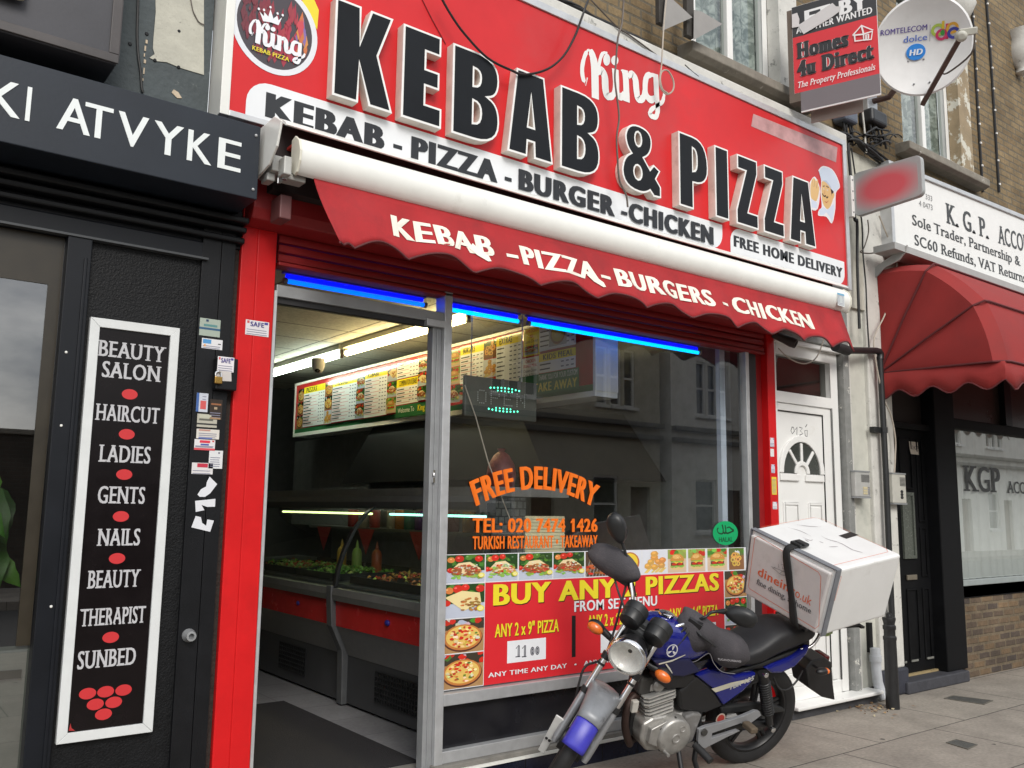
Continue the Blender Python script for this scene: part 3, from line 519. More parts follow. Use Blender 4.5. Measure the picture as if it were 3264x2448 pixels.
B2 = [S(q2, v) for v in (178, 322, 326, 578, 582, 720, 724, 1000, 1018, 1195, 1210, 1602)]
pics(B2[0], B2[1], ['burger', 'burger', 'skewer'], seed=60); listing(B2[2], B2[3], Z0+.2, Z1-.05, 'BURGERS', seed=6); pics(B2[2], B2[3], ['kebab'], Z0+.06, Z0+.19, seed=66)
pics(B2[4], B2[5], ['rings', 'nuggets', 'burger'], seed=70); listing(B2[6], B2[7], Z0+.05, Z1-.05, 'EXTRAS', seed=7, red=False)
zm = (Z0+Z1)/2+.02
p.rect(B2[8], B2[9], zm+.01, Z1-.04, (.72, .58, .03)); p.text('LAMB DONER', B2[8]+.02, B2[9]-.02, Z1-.075, Z1-.05, (.5, .03, .03), bold=.05); p.text('MEAL', B2[8]+.08, B2[9]-.08, Z1-.115, Z1-.09, (.5, .03, .03), bold=.05); p.text('Lamb Doner', B2[8]+.02, B2[9]-.02, Z1-.155, Z1-.13, (.1, .06, .05)); p.text('Chips & Drink', B2[8]+.02, B2[9]-.02, Z1-.19, Z1-.168, (.1, .06, .05)); food(p, 'kebab', B2[8]+.02, B2[9]-.02, zm+.02, zm+.085, 80, .6)
p.rect(B2[8], B2[9], Z0+.06, zm-.005, PAP); p.text('CHICKEN', B2[8]+.04, B2[9]-.04, zm-.045, zm-.02, (.5, .03, .03), bold=.05); p.text('DONER MEAL', B2[8]+.02, B2[9]-.02, zm-.08, zm-.057, (.5, .03, .03), bold=.05); p.text('Chicken Doner', B2[8]+.02, B2[9]-.02, zm-.118, zm-.095, (.06, .06, .06)); p.text('Chips & Drink', B2[8]+.02, B2[9]-.02, zm-.15, zm-.13, (.06, .06, .06)); food(p, 'kebab', B2[8]+.02, B2[9]-.02, Z0+.065, Z0+.13, 81, .6)
listing(B2[10], B2[11], zm+.02, Z1-.04, None, seed=8, red=False); food(p, 'dip', B2[11]-.3, B2[11]-.1, zm+.04, Z1-.06, 82, .4)
listing(B2[10], B2[11], Z0+.16, zm, 'KIDS MEAL', .06, seed=9, red=False)
p.rect(B2[8]-.02, xe, Z0+.0, Z0+.155, (.03, .13, .05)); p.text('THANK YOU FOR YOUR CUSTOM', B2[10], B2[11]+.02, Z0+.105, Z0+.145, (.6, .62, .58), bold=.03); p.text('OR TAKE AWAY', B2[8]+.02, B2[11]+.02, Z0+.02, Z0+.085, (.62, .54, .1), bold=.07)
p.v = [(XB+d, MBY-s, z) for s, d, z in p.v]
MBD = thing('menu_board', 'long illustrated menu board hanging above the counter', 'menu board', (XB, 3, Z0)); obj('menu_print', p, PRG, MBD)
g = MB(); g.box(XB+.002, XB+.20, MBY-xe+.0, MBY, Z0-.0, Z1); obj('case', g, mat('grey_board_case', (.5, .5, .52), .45), MBD)
g = MB(); ya = MBY-xe-.02
g.box(XB-.012, XB+.21, ya, MBY+.02, Z1, Z1+.025); g.box(XB-.012, XB+.21, ya, MBY+.02, Z0-.04, Z0); g.box(XB-.012, XB+.21, ya-.006, ya+.02, Z0, Z1); g.box(XB-.012, XB+.01, MBY, MBY+.02, Z0, Z1); obj('board_frame', g, WHITE, MBD)
# ------------------------------------------------------------------ glass display counter that runs back from the window
CT = thing('display_counter', 'glass fronted takeaway counter with red band running into the shop', 'counter', (3.1, 2, .12))
STEEL = mat('brushed_steel', (.27, .27, .265), .4, metal=.6, var=.12, vs=20); DARKST = mat('dark_steel', (.11, .115, .12), .45, metal=.3, var=.15)
Y0, Y1 = .35, 4.6
g = MB(); g.prism([(3.06, .14), (3.06, .50), (3.9, .50), (3.9, .14)], Y0, Y1, 'y')
def slab(prof, y0, y1): m_ = MB(); m_.prism(prof, y0, y1, 'y'); return m_
obj('lower_panel', slab([(3.04, .14), (3.04, .47), (3.9, .47), (3.9, .14)], Y0, Y1), mat('grey_counter_base', (.05, .052, .056), .4, var=.15), CT)
obj('sloped_panel', slab([(3.035, .47), (2.94, .68), (3.9, .68), (3.9, .47)], Y0, Y1), STEEL, CT)
obj('red_band', slab([(2.935, .68), (2.925, .86), (3.9, .86), (3.9, .68)], Y0, Y1), mat('red_counter_band', (.5, .02, .02), .25), CT)
obj('front_rail', slab([(2.90, .86), (2.89, .90), (2.90, .945), (3.9, .945), (3.9, .86)], Y0, Y1), STEEL, CT)
obj('worktop', slab([(3.28, 1.60), (3.28, 1.66), (3.95, 1.66), (3.95, 1.60)], Y0, Y1), STEEL, CT)
obj('top_rail', slab([(3.22, 1.50), (3.20, 1.56), (3.22, 1.60), (3.34, 1.60), (3.34, 1.50)], Y0, Y1), DARKST, CT)
GP = [(2.915, .95), (2.935, 1.08), (2.98, 1.22), (3.05, 1.36), (3.14, 1.47), (3.23, 1.54)]
CURVE = glass('counter_glass', (.85, .92, .88), f0=.10)
g = MB(); g.loft([[(x, y, z) for x, z in GP] for y in (Y0, 1.72)], False, False); g.loft([[(x, y, z) for x, z in GP] for y in (1.76, Y1)], False, False); obj('curved_glass', g, CURVE, CT, smooth=60)
g = MB()
for y in (1.70,): g.loft([[(x+a*.012, y+b*.02, z) for a, b in ((-1, -1), (1, -1), (1, 1), (-1, 1))] for x, z in GP])
obj('glass_divider', g, PLBK, CT)
g = MB(); pr = [(2.885, .96), (2.885, .88), (2.90, .68), (2.99, .50), (3.0, .13), (3.045, .13), (3.045, .5), (2.95, .7), (2.93, .96)]; g.prism(pr, 1.70, 1.78, 'y'); obj('divider_post', g, DARKST, CT, bevel=.006)
for (a, b) in ((.72, 1.28), (2.4, 2.9)):
    g = MB(); n = int((b-a)/.035)
    for i in range(n+1): y = a+(b-a)*i/n; g.box(3.030, 3.039, y-.004, y+.004, .22, .42)
    for k in range(7): z = .22+.2*k/6; g.box(3.028, 3.038, a, b, z-.004, z+.004)
    g.box(3.0385, 3.0395, a, b, .22, .42); obj('vent_grille', g, PLBK, CT)
g = MB(); g.ell((2.925, .95, .78), .014, .028, .02); g.ell((2.93, 2.35, .78), .012, .024, .018); obj('lock_knob', g, mat('blue_knob', (.02, .02, .2), .4), CT, smooth=60)
for (a, b, c) in ((.4, 1.62, (.35, 1., .8)), (1.9, 3.6, (.8, 1., .35))):
    g = MB(); g.cyl((3.3, a, 1.47), (3.3, b, 1.47), .008, n=8); obj('glass_streak', g, emit('glass_streak_%d' % int(a*10), c, 2.2), CT)  # glowing bars added to draw the streaks reflected in the counter glass
obj('display_bed', slab([(2.96, .95), (2.96, .97), (3.9, 1.02), (3.9, .95)], Y0, Y1), DARKST, CT)
# food laid out in the case: each tray is a thing
def tray(y0, y1, cols, lb, seed):
    r = random.Random(seed); t = thing('food_tray', lb, 'tray', (3.25, (y0+y1)/2, .99), 'trays in the glass counter')
    g = MB(); frame(g, 3.0, 3.6, .985, 1.0, y0, y1, .01) if False else g.box(3.0, 3.62, y0, y1, .98, .995); g.box(3.0, 3.012, y0, y1, .995, 1.03); g.box(3.61, 3.62, y0, y1, .995, 1.06); g.box(3.0, 3.62, y0, y0+.01, .995, 1.03); g.box(3.0, 3.62, y1-.01, y1, .995, 1.03); obj('tray', g, PLBK, t)
    g = MB()
    for _ in range(230):
        x, y = r.uniform(3.03, 3.58), r.uniform(y0+.03, y1-.03); z = .985+.03*r.random()+.035*math.sin(PI*(x-3.03)/.55); s = r.uniform(.014, .034); c = jit(r.choice(cols), r)
        a = Vector((r.uniform(-1, 1), r.uniform(-1, 1), r.uniform(-.4, .4))).normalized()*s; b = a.cross(Vector((r.uniform(-.3, .3), r.uniform(-.3, .3), 1))).normalized()*s*.55; P = Vector((x, y, z)); u = Vector((0, 0, s*.35))
        g.add([P+a, P+b+u, P-a, P-b+u, P+u*2], [(0, 1, 4), (1, 2, 4), (2, 3, 4), (3, 0, 4)], c)
    obj('food', g, mat('fresh_food', attr=True, rough=.45, var=.15), t)
tray(.42, 1.64, [(.35, .12, .03), (.45, .2, .05), (.55, .35, .08), (.5, .05, .02), (.3, .08, .03), (.6, .5, .12)], 'tray of marinated kebab skewers nearer the window', 1)
tray(1.84, 2.55, [(.12, .3, .04), (.2, .42, .06), (.3, .5, .12), (.08, .2, .03)], 'tray of shredded green salad behind the glass divider', 2)
tray(2.6, 3.5, [(.3, .45, .12), (.45, .5, .2), (.5, .08, .04), (.2, .35, .05)], 'tray of mixed chopped salad deepest in the counter', 3)
for k, (y, c, lb) in enumerate(((2.35, (.35, .5, .12), 'pale green squeeze bottle in the salad counter'), (2.02, (.35, .07, .02), 'dark red sauce bottle in the salad counter'), (2.62, (.6, .35, .06), 'orange sauce bottle in the salad counter'))):
    t = thing('sauce_bottle', lb, 'bottle', (3.42, y, 1.0), 'sauce bottles in the counter'); m_ = mat('sauce_%d' % k, c, .35)
    g = MB(); g.lathe((3.42, y, 1.0), (0, 0, 1), [(0, .036), (.005, .04), (.15, .04), (.18, .03), (.195, .014)], 16); obj('body', g, m_, t, smooth=50)
    g = MB(); g.lathe((3.42, y, 1.195), (0, 0, 1), [(0, .015), (.015, .014), (.06, .003)], 12); obj('nozzle', g, m_, t, smooth=50)
# cans on the shelf behind, and the red bunting below it
g = MB(); g.box(4.02, 4.2, .35, 4.6, 1.30, 1.328); one('back_shelf', g, DARKST, 'dark shelf of drinks seen through the counter glass', 'shelf')
for i, (y, c, lb) in enumerate(((3.72, (.5, .02, .02), 'red'), (3.50, (.45, .45, .46), 'silver'), (3.28, (.55, .04, .03), 'bright red'), (2.95, (.6, .55, .52), 'white'), (2.80, (.6, .2, .02), 'orange'), (2.64, (.05, .25, .2), 'teal'), (2.46, (.15, .04, .3), 'purple'), (1.95, (.3, .02, .02), 'maroon'), (1.72, (.6, .25, .03), 'amber'))):
    t = thing('drink_can', lb+' soft drink can on the shelf behind the counter', 'can', (4.08, y, 1.328), 'drink cans on the back shelf')
    g = MB(); g.lathe((4.08, y, 1.328), (0, 0, 1), [(0, .045), (.01, .053), (.165, .053), (.18, .045)], 16); obj('body', g, mat('can_%d' % i, c, .25, metal=.4), t, smooth=40)
    g = MB(); g.lathe((4.08, y, 1.508), (0, 0, 1), [(0, .045), (.004, .045), (.004, .04)], 16); obj('lid', g, CHROME, t)
for y, lb in ((3.3, 'red bunting flag hanging under the drinks shelf near the divider'), (2.35, 'red bunting flag hanging under the drinks shelf nearest the window'), (4.2, 'red bunting flag hanging under the drinks shelf farther back')):
    g = MB(); g.prism([(y-.16, 1.315), (y+.16, 1.315), (y-.01, 1.08)], 4.0, 4.003, 'x'); one('bunting_flag', g, mat('red_bunting', (.45, .02, .02), .7), lb, 'bunting', 'bunting under the drinks shelf')
# extraction hood and the pale wall panel behind the counter
g = MB(); g.add([(4.2, 4.25, 1.76), (4.2, .9, 1.76), (5.5, .9, 1.76), (5.5, 4.25, 1.76), (4.3, 3.75, 2.36), (4.3, 1.4, 2.36), (5.5, 1.4, 2.36), (5.5, 3.75, 2.36)], [(0, 1, 5, 4), (1, 2, 6, 5), (3, 0, 4, 7), (4, 5, 6, 7), (0, 3, 2, 1)]); EH = one('extraction_hood', g, mat('black_hood', (.005, .005, .006), .4, var=.3), 'black tapered extraction hood below the menu board', 'hood')
g = MB(); g.box(4.6, 4.62, 4.4, 6.4, 1.3, 2.33); one('wall_panel', g, mat('pale_wall_panel', (.16, .165, .17), .5, var=.25), 'pale stained splashback panel left of the extraction hood', 'panel')
# kebab wrapped in pink on the spit behind the glass, a steel drum, the till card
P = atx(q(2, 2, -55, 560), 4.0); 
# spit-roast cone in a pink bag behind the window, the quilted steel back panel
P = at(q(1, 2, 2120, 740), 1.25)
g = MB(); g.lathe((P.x, P.y, P.z-.16), (0, 0, 1), [(0, .05), (.03, .10), (.12, .115), (.20, .10), (.27, .06), (.3, .02), (.32, .035)], 18); one('wrapped_spit', g, mat('pink_bag', (.35, .09, .08), .4, var=.35, vs=25, bump=.5), 'doner spit wrapped in a pinkish bag behind the window lettering', 'spit', smooth=60)
g = MB(); a = at(q(1, 2, 1970, 1000), 1.35); b = at(q(2, 2, 120, 1150), 1.35); g.box(a.x, b.x, 1.35, 1.37, b.z-.35, a.z+.02); one('quilted_panel', g, bricks('quilted_steel', (.24, .25, .24), (.34, .35, .33), (.12, .12, .12), 1, bw=.06, bh=.06, ms=.006, rough=.3, bump=.4), 'quilted steel panel behind the orange window lettering', 'panel')
a = at(q(2, 2, 120, 1140), .3); b = at(q(2, 2, 455, 1450), .3); g = MB()
for i in range(22): z = b.z+(a.z-b.z)*i/22; g.box(a.x, b.x, .3+.004*(i % 2), .31, z, z+(a.z-b.z)/22)
one('lit_card', g, mat('cream_ribbed_card', (.75, .68, .45), .6), 'cream ribbed card behind the telephone number', 'card')
# ------------------------------------------------------------------ open sign on chains in the window
YO = .22
OS = thing('open_sign', 'hanging grey LED open sign with green dots on chains', 'LED sign', (3.2, YO, 2.2))
a = at(q2(275, 965), YO); b = at(q2(1035, 1065), YO); c_ = at(q2(235, 1405), YO); d_ = at(q2(1000, 1440), YO)
x0, x1, z0, z1 = a.x, b.x, (c_.z), (a.z+b.z)/2-.005
g = MB(); g.box(x0, x1, YO, YO+.03, z0, z1); obj('case', g, mat('sign_case', (.06, .065, .06), .2, spec=.5), OS, bevel=.008)
gd = MB(); gr = MB(); w = x1-x0; h = z1-z0
def dot(m_, u, v, r=.006): m_.lathe((x0+w*u, YO-.001, z0+h*v), (0, -1, 0), [(0, r), (.003, r*.7)], 8)
DOTF = {'O': ['01110', '10001', '10001', '10001', '10001', '10001', '01110'], 'P': ['11110', '10001', '10001', '11110', '10000', '10000', '10000'], 'E': ['11111', '10000', '10000', '11110', '10000', '10000', '11111'], 'N': ['10001', '11001', '10101', '10101', '10011', '10001', '10001']}
for i, ch in enumerate('OPEN'):
    for r_, row in enumerate(DOTF[ch]):
        for k, on in enumerate(row):
            if on == '1': dot(gd, .17+.18*i+.027*k, .66-.052*r_, .004)
for i in range(9): u = .34+.05*i; dot(gr, u, .78+.03*math.sin(PI*i/8)-.03); dot(gr, u-.02, .2-.03*math.sin(PI*i/8)+.02)
for i in range(5): u = .44+.05*i; dot(gr, u, .70, .005); dot(gr, u-.02, .26, .005)
obj('unlit_dots', gd, mat('unlit_led', (.4, .42, .4), .3), OS); obj('lit_dots', gr, emit('green_led', (.1, 1., .55), 2.5), OS)
for px, top in ((365, 170), (895, 290)):
    t_ = at(q2(px, top), YO); g = MB(); n = 16
    zb = z1
    for i in range(n): za = zb+(2.78-zb)*i/n; g.tube([(t_.x, YO+.015, za), (t_.x, YO+.015, za+(2.78-zb)/n*.9)], .0035 if i % 2 else .0055, 5)
    obj('chain', g, ALUD, OS)
wp = [at(q2(270, 1085), .2), at(q2(385, 1420), .2), at(q(1, 2, 2010, 690), .2), at(q(1, 2, 2200, 1180), .2)]
g = MB(); g.tube([v for v in wp], .004, 6); one('sign_flex', g, CABLEW, 'thin pale flex running down from the open sign', 'cable')
# ------------------------------------------------------------------ lettering on the glass
YG = .052
def r5(x, y): return 1400+x*1000/2212, 1720+y*1000/2212
ORG = (.85, .17, .01)
WL = thing('window_lettering', 'orange vinyl free delivery and telephone lettering on the shop glass', 'lettering', (3.2, YG, 1.2))
a = at(q(1, 2, 1855, 880), YG); b = at(q(2, 2, 748, 905), YG); cx = (a.x+b.x)/2; topz = at(q(2, 2, 210, 715), YG).z; botz = at(q(2, 2, 210, 905), YG).z
half = (b.x-a.x)/2; drop = topz-at(q(1, 2, 1860, 880), YG).z
def arc(X, Z, D):
    u = (X-cx)/half; return (X+(Z-botz)*u*.42, D, Z-drop*u*u)
g = MB(); write(g, 'FREE DELIVERY', a.x+.04, b.x-.04, botz, topz, YG, ORG, off=.012, bold=.09, warp=arc); obj('free_delivery', g, PR, WL)
def row(txt, p0, p1, ptop, col=ORG, **k):
    a, b, c = at(p0, YG), at(p1, YG), at(ptop, YG); g = MB(); write(g, txt, a.x, b.x, (a.z+b.z)/2, c.z, YG, col, **k); return g
obj('telephone', row('TEL: 020 7474 1426', q(1, 2, 1870, 1285), q(2, 2, 738, 1272), q(1, 2, 1870, 1162), off=.012, bold=.07), PR, WL)
obj('tagline', row('TURKISH RESTAURANT • TAKEAWAY', q(1, 2, 1870, 1432), q(2, 2, 738, 1402), q(1, 2, 1870, 1318), off=.01, bold=.06), PR, WL)
c = at(q(2, 2, 1845, 1288), YG); rr = at(q(2, 2, 1952, 1288), YG).x-c.x; rz = c.z-at(q(2, 2, 1845, 1392), YG).z
p = Print(YG); p.put(ellipse(c.x, c.z, rr, rz, 40), (.0, .36, .12)); INK = (.005, .03, .012)
for pts, w in (([(-.62, .12), (-.5, -.02), (-.25, -.05), (-.18, .2), (-.22, .55), (-.27, .7)], (.06, .1)), ([(-.2, .1), (-.05, -.02), (.03, .2), (-.02, .66)], (.1, .08)), ([(0, .1), (.12, -.02), (.3, .02), (.68, .2)], (.1, .07)), ([(.1, .42), (.3, .5), (.45, .38), (.6, .24), (.68, .2)], (.05, .12)), ([(-.62, .12), (-.66, .3), (-.56, .42)], (.05, .09))):
    p.k += 1; stroke(p, [(c.x+rr*u, c.z+rz*v) for u, v in pts], [rr*x for x in w], p.Y-p.k*.00005, INK, 5)
p.text('HALAL', c.x-.56*rr, c.x+.56*rr, c.z-.72*rz, c.z-.36*rz, INK, serif=.07, bold=.03); HS_ = one('halal_sticker', p, PR, 'round green halal sticker at the right of the window', 'sticker')
# ------------------------------------------------------------------ offer poster along the bottom of the window
PO = thing('offer_poster', 'red two pizza offer poster with food pictures across the window', 'poster', (4.1, YG, .52))
def PX(x, y): v = at(r5(x, y), YG); return v.x, v.z
pz0, pz1 = .52, PX(60, 105)[1]; zmid = PX(400, 300)[1]; L0 = 2.757; L1 = PX(318, 700)[0]; R1 = PX(2008, 400)[0]; R0 = 5.435
p = Print(YG); p.rect(L0, R0, pz0, pz1, (.72, .73, .76)); p.rect(L1, R1, pz0, zmid, (.66, .022, .03)); 
obj('backing', p, PR, PO)
tops = [(52, 320, 'kebab'), (328, 552, 'salad'), (562, 797, 'kebab'), (805, 1022, 'skewer'), (1032, 1255, 'grill'), (1262, 1425, 'dip'), (1435, 1600, 'nuggets'), (1612, 1742, 'burger'), (1756, 1876, 'burger'), (1892, 2030, 'burger'), (2044, 2150, 'rings')]
xa = [PX(t[0], 200)[0] for t in tops]; xb = [PX(t[1], 200)[0] for t in tops]
for i, (a, b, k) in enumerate(tops): p = Print(YG-.0003); food(p, k, xa[i], min(xb[i], R0), zmid+.006, pz1-.004, 100+i); obj('food_picture', p, PR, PO)
zs = [zmid, zmid-(zmid-pz0)/3, zmid-2*(zmid-pz0)/3, pz0]
for i, k in enumerate(('wrap', 'pizza', 'pizza')): p = Print(YG-.0003); food(p, k, L0+.004, L1-.004, zs[i+1]+.004, zs[i]-.002, 120+i); obj('food_picture', p, PR, PO)
for i, k in enumerate(('pizza', 'salad', 'pizza')): p = Print(YG-.0003); food(p, k, R1+.01, R0-.004, zs[i+1]+.004, zs[i]-.002, 130+i); obj('food_picture', p, PR, PO)
YEL = (.82, .68, .03)
def ptext(txt, x0, y0, x1, y1, ytop, col, **k):
    a = PX(x0, y0); b = PX(x1, y1); c = PX(x0, ytop); zz = (a[1]+b[1])/2
    p = Print(YG-.0006); hh = c[1]-a[1]
    p.text(txt, a[0]+hh*.05, b[0]+hh*.05, zz-hh*.05, zz+hh*.95, (.05, .01, .008), **k); p.text(txt, a[0], b[0], zz, zz+hh, col, **k); return p
obj('headline', ptext('BUY ANY 2 PIZZAS', 378, 468, 1972, 350, 325, YEL, bold=.075, off=.012), PR, PO)
obj('headline', ptext('FROM SET MENU', 950, 508, 1535, 462, 436, (.78, .78, .8), bold=.05, off=.01), PR, PO)
obj('offer_line', ptext('ANY 2 x 9" PIZZA', 390, 688, 842, 648, 598, YEL, bold=.05, off=.01), PR, PO)
obj('offer_line', ptext('ANY 2 x 12" PIZZA', 1045, 618, 1450, 583, 535, YEL, bold=.05, off=.01), PR, PO)
obj('offer_line', ptext('ANY 2 x 14" PIZZA', 1615, 562, 1966, 533, 487, YEL, bold=.05, off=.01), PR, PO)
obj('footer_line', ptext('ANY TIME ANY DAY   •   ANY TIME ANY DAY   •   ANY TIME ANY DAY', 343, 963, 2000, 770, 930, (.78, .78, .8), bold=.045), PR, PO)
for (x, yt, yb) in ((948, 535, 830), (1537, 485, 790)): a = PX(x-14, yb); b = PX(x+14, yt); p = Print(YG-.0006); p.rect(a[0], b[0], a[1], b[1], (.012, .012, .012)); obj('divider_bar', p, PR, PO)
for (x, yt, yb, xr, yr, s) in ((478, 717, 873, 752, 690, '11 00'), (1138, 650, 800, 1400, 625, '16 00'), (1700, 600, 740, 1950, 580, '22 00')):
    a = PX(x, yb); b = PX(xr, yr); p = Print(YG-.0006); p.rect(a[0], b[0], a[1], b[1]-.0, (.78, .79, .82)); w_ = b[0]-a[0]; h_ = b[1]-a[1]
    if s == '11 00':
        for u, v, k_ in ((.22, .25, 1), (.38, .22, 1), (.60, .25, 0), (.73, .25, 0)):
            X_ = lambda x, y: (a[0]+w_*(u+x), a[1]+h_*(v+y)); p.k += 1
            for L in ([[(0, .38), (.055, .5), (.055, 0)], [(-.01, 0), (.11, 0)], [(.085, .5), (.085, 0)], [(.055, .5), (.085, .5)]] if k_ else [[(.045+.045*math.cos(t), .18+.18*math.sin(t)) for t in [2*PI*j/14 for j in range(15)]], [(.045+.015*math.cos(t), .18+.12*math.sin(t)) for t in [2*PI*j/12 for j in range(13)]]]): stroke(p, [X_(*c_) for c_ in L], .006, p.Y-p.k*.00005, (.05, .05, .07))
    obj('price_label', p, PR, PO)
# ------------------------------------------------------------------ big red kebab sign
YS, YL = -.175, -.24                      # board face, face of the built-up letters
SX0, SX1, SZ0, SZ1 = 1.285, 6.605, 3.365, 4.68
KS = thing('shop_sign', 'large red kebab and pizza sign board with built-up black letters', 'sign', (4, YS, SZ0))
g = MB(); g.box(SX0+.045, SX1-.05, YS, -.0, SZ0+.03, SZ1-.05); obj('board', g, REDS, KS)
g = MB(); g.box(SX0, SX0+.045, YS-.012, -.0, SZ0, SZ1); obj('side_return', g, WHITE, KS, bevel=.003)
g = MB(); g.box(SX1-.05, SX1, YS-.012, 0, SZ0, SZ1); g.box(SX0+.045, SX1-.05, YS-.012, 0, SZ1-.05, SZ1); g.box(SX0+.045, SX1-.05, YS-.012, 0, SZ0, SZ0+.03); obj('sign_frame', g, ALU, KS, bevel=.003)
YP = YS-.002
kS = (4.2+YS)/(4.2-.15)
def sp(x, z): return x*kS, 1.52+(z-1.52)*kS       # positions read off on the plane Y = -.15
def pill(x0, x1, z0, z1, r, corners):
    o = []
    for (cx_, cz_, a) in ((x1-r, z0+r, -PI/2), (x1-r, z1-r, 0), (x0+r, z1-r, PI/2), (x0+r, z0+r, PI)):
        i = int(round((a+PI/2)/(PI/2)))
        if corners[i]: o += [(cx_+r*math.cos(a+PI/2*k/6), cz_+r*math.sin(a+PI/2*k/6)) for k in range(7)]
        else: o.append(((x1 if i in (0, 1) else x0), (z0 if i in (0, 3) else z1)))
    return o
WHT = (.76, .78, .8); INKB = (.014, .016, .02)
p = Print(YP); a = sp(1.42, 3.37); b = sp(4.99, 3.602); p.put(pill(a[0], b[0], SZ0+.031, b[1], .12, (1, 0, 1, 0)), WHT)
z0, z1 = sp(0, 3.43)[1], sp(0, 3.553)[1]
for t_, a_, b_ in (('KEBAB', (1, 0, 82, 900), (1, 0, 1112, 1200)), ('-', (1, 0, 1185, 1255), (1, 0, 1262, 1270)), ('PIZZA', (1, 0, 1338, 1280), (1, 0, 2085, 1560)), ('-', (1, 0, 2146, 1535), (1, 0, 2206, 1550)), ('BURGER', (2, 0, 52, 1560), (2, 1, 885, 150)), ('-', (2, 1, 938, 160), (2, 1, 992, 175)), ('CHICKEN', (2, 1, 1002, 200), (2, 1, 1735, 400))): p.text(t_, V(*a_, YP)[0], V(*b_, YP)[0], z0, z1, INKB, bold=.13 if t_ != '-' else .02, off=.016)
obj('strapline', p, PR, KS)
p = Print(YP); a = sp(5.08, 3.42); b = sp(6.56, 3.61); p.put(pill(a[0], b[0], a[1]-.02, b[1], .11, (1, 0, 1, 0)), WHT)
p.text('FREE HOME DELIVERY', sp(5.117, 0)[0], sp(6.53, 0)[0], sp(0, 3.467)[1], sp(0, 3.548)[1], INKB, bold=.11, off=.018); obj('strapline', p, PR, KS)
# built-up letters: outline loops on the letter face plane
LT, LB = 4.14, 3.604; LH = LT-LB
def qd(*pts): return [(x, LB+LH*v) for x, v in pts]
def bez(a, b, c, n=6): return [((1-t)**2*a[0]+2*t*(1-t)*b[0]+t*t*c[0], (1-t)**2*a[1]+2*t*(1-t)*b[1]+t*t*c[1]) for t in [i/n for i in range(1, n+1)]]
def Bl(x):
    o = [(x, 0), (x, 1)]+[(x+.15, 1)]+bez((x+.15, 1), (x+.325, 1), (x+.325, .75))+bez((x+.325, .75), (x+.325, .55), (x+.25, .525))+bez((x+.25, .525), (x+.33, .49), (x+.33, .27))+bez((x+.33, .27), (x+.33, 0), (x+.15, 0))
    h1 = [(x+.148, .61), (x+.148, .80)]+bez((x+.148, .80), (x+.19, .80), (x+.19, .72), 4)+bez((x+.19, .72), (x+.19, .61), (x+.148, .61), 4)[:-1]
    h2 = [(x+.148, .19), (x+.148, .43)]+bez((x+.148, .43), (x+.195, .43), (x+.195, .32), 4)+bez((x+.195, .32), (x+.195, .19), (x+.148, .19), 4)[:-1]
    return [qd(*o), qd(*h1), qd(*h2)]
def El(x): return [qd((x, 0), (x+.256, 0), (x+.256, .215), (x+.15, .215), (x+.15, .41), (x+.238, .41), (x+.238, .60), (x+.15, .60), (x+.15, .785), (x+.245, .785), (x+.245, 1), (x, 1))]
def Al(x, w=.348): return [qd((x, 0), (x+w*.425, 0), (x+w*.44, .18), (x+w*.565, .18), (x+w*.58, 0), (x+w, 0), (x+w*.79, 1), (x+w*.18, 1)), qd((x+w*.445, .36), (x+w*.56, .36), (x+w*.50, .73))]
def Kl(x): return [qd((x, 0), (x+.148, 0), (x+.148, .40), (x+.21, 0), (x+.35, 0), (x+.257, .545), (x+.34, 1), (x+.205, 1), (x+.148, .62), (x+.148, 1), (x, 1))]
def Zl(x, w=.255): return [qd((x, 0), (x+w, 0), (x+w, .21), (x+w*.55, .21), (x+w, .80), (x+w, 1), (x+.02, 1), (x+.02, .79), (x+w*.45, .79), (x, .20))]
def Il(x): return [qd((x, 0), (x+.15, 0), (x+.15, 1), (x, 1))]
def Pl(x):
    o = [(x, 0), (x+.148, 0), (x+.148, .36)]+bez((x+.148, .36), (x+.305, .36), (x+.305, .62))+bez((x+.305, .62), (x+.305, 1), (x+.14, 1))+[(x, 1)]
    return [qd(*o), qd((x+.148, .53), *[(x+.148, .83)], *bez((x+.148, .83), (x+.185, .83), (x+.185, .68), 4), *bez((x+.185, .68), (x+.185, .53), (x+.148, .53), 4)[:-1])]
def Ampl(x):
    o = [(x+.165, 0)]+bez((x+.165, 0), (x+.01, 0), (x+.005, .22))+bez((x+.005, .22), (x+.01, .40), (x+.085, .475))+bez((x+.085, .475), (x+.035, .55), (x+.035, .68))+bez((x+.035, .68), (x+.05, .87), (x+.165, .865))+bez((x+.165, .865), (x+.29, .86), (x+.285, .68))+bez((x+.285, .68), (x+.28, .53), (x+.21, .46))+[(x+.265, .345), (x+.30, .42), (x+.365, .36), (x+.325, .24), (x+.37, .15), (x+.37, .01), (x+.30, .0), (x+.265, .06)]+bez((x+.265, .06), (x+.22, 0), (x+.165, 0))
    return [qd(*o[:-1]), qd(*ellipse(x+.155, .685, .026, .085, 12)), qd(*ellipse(x+.15, .25, .032, .085, 12))]
LET = [('K', Kl(1.828)), ('E', El(2.232)), ('B', Bl(2.557)), ('A', Al(2.95)), ('B', Bl(3.357)), ('&', Ampl(3.88)), ('P', Pl(4.431)), ('I', Il(4.811)), ('Z', Zl(5.044)), ('Z', Zl(5.362)), ('A', Al(5.68))]
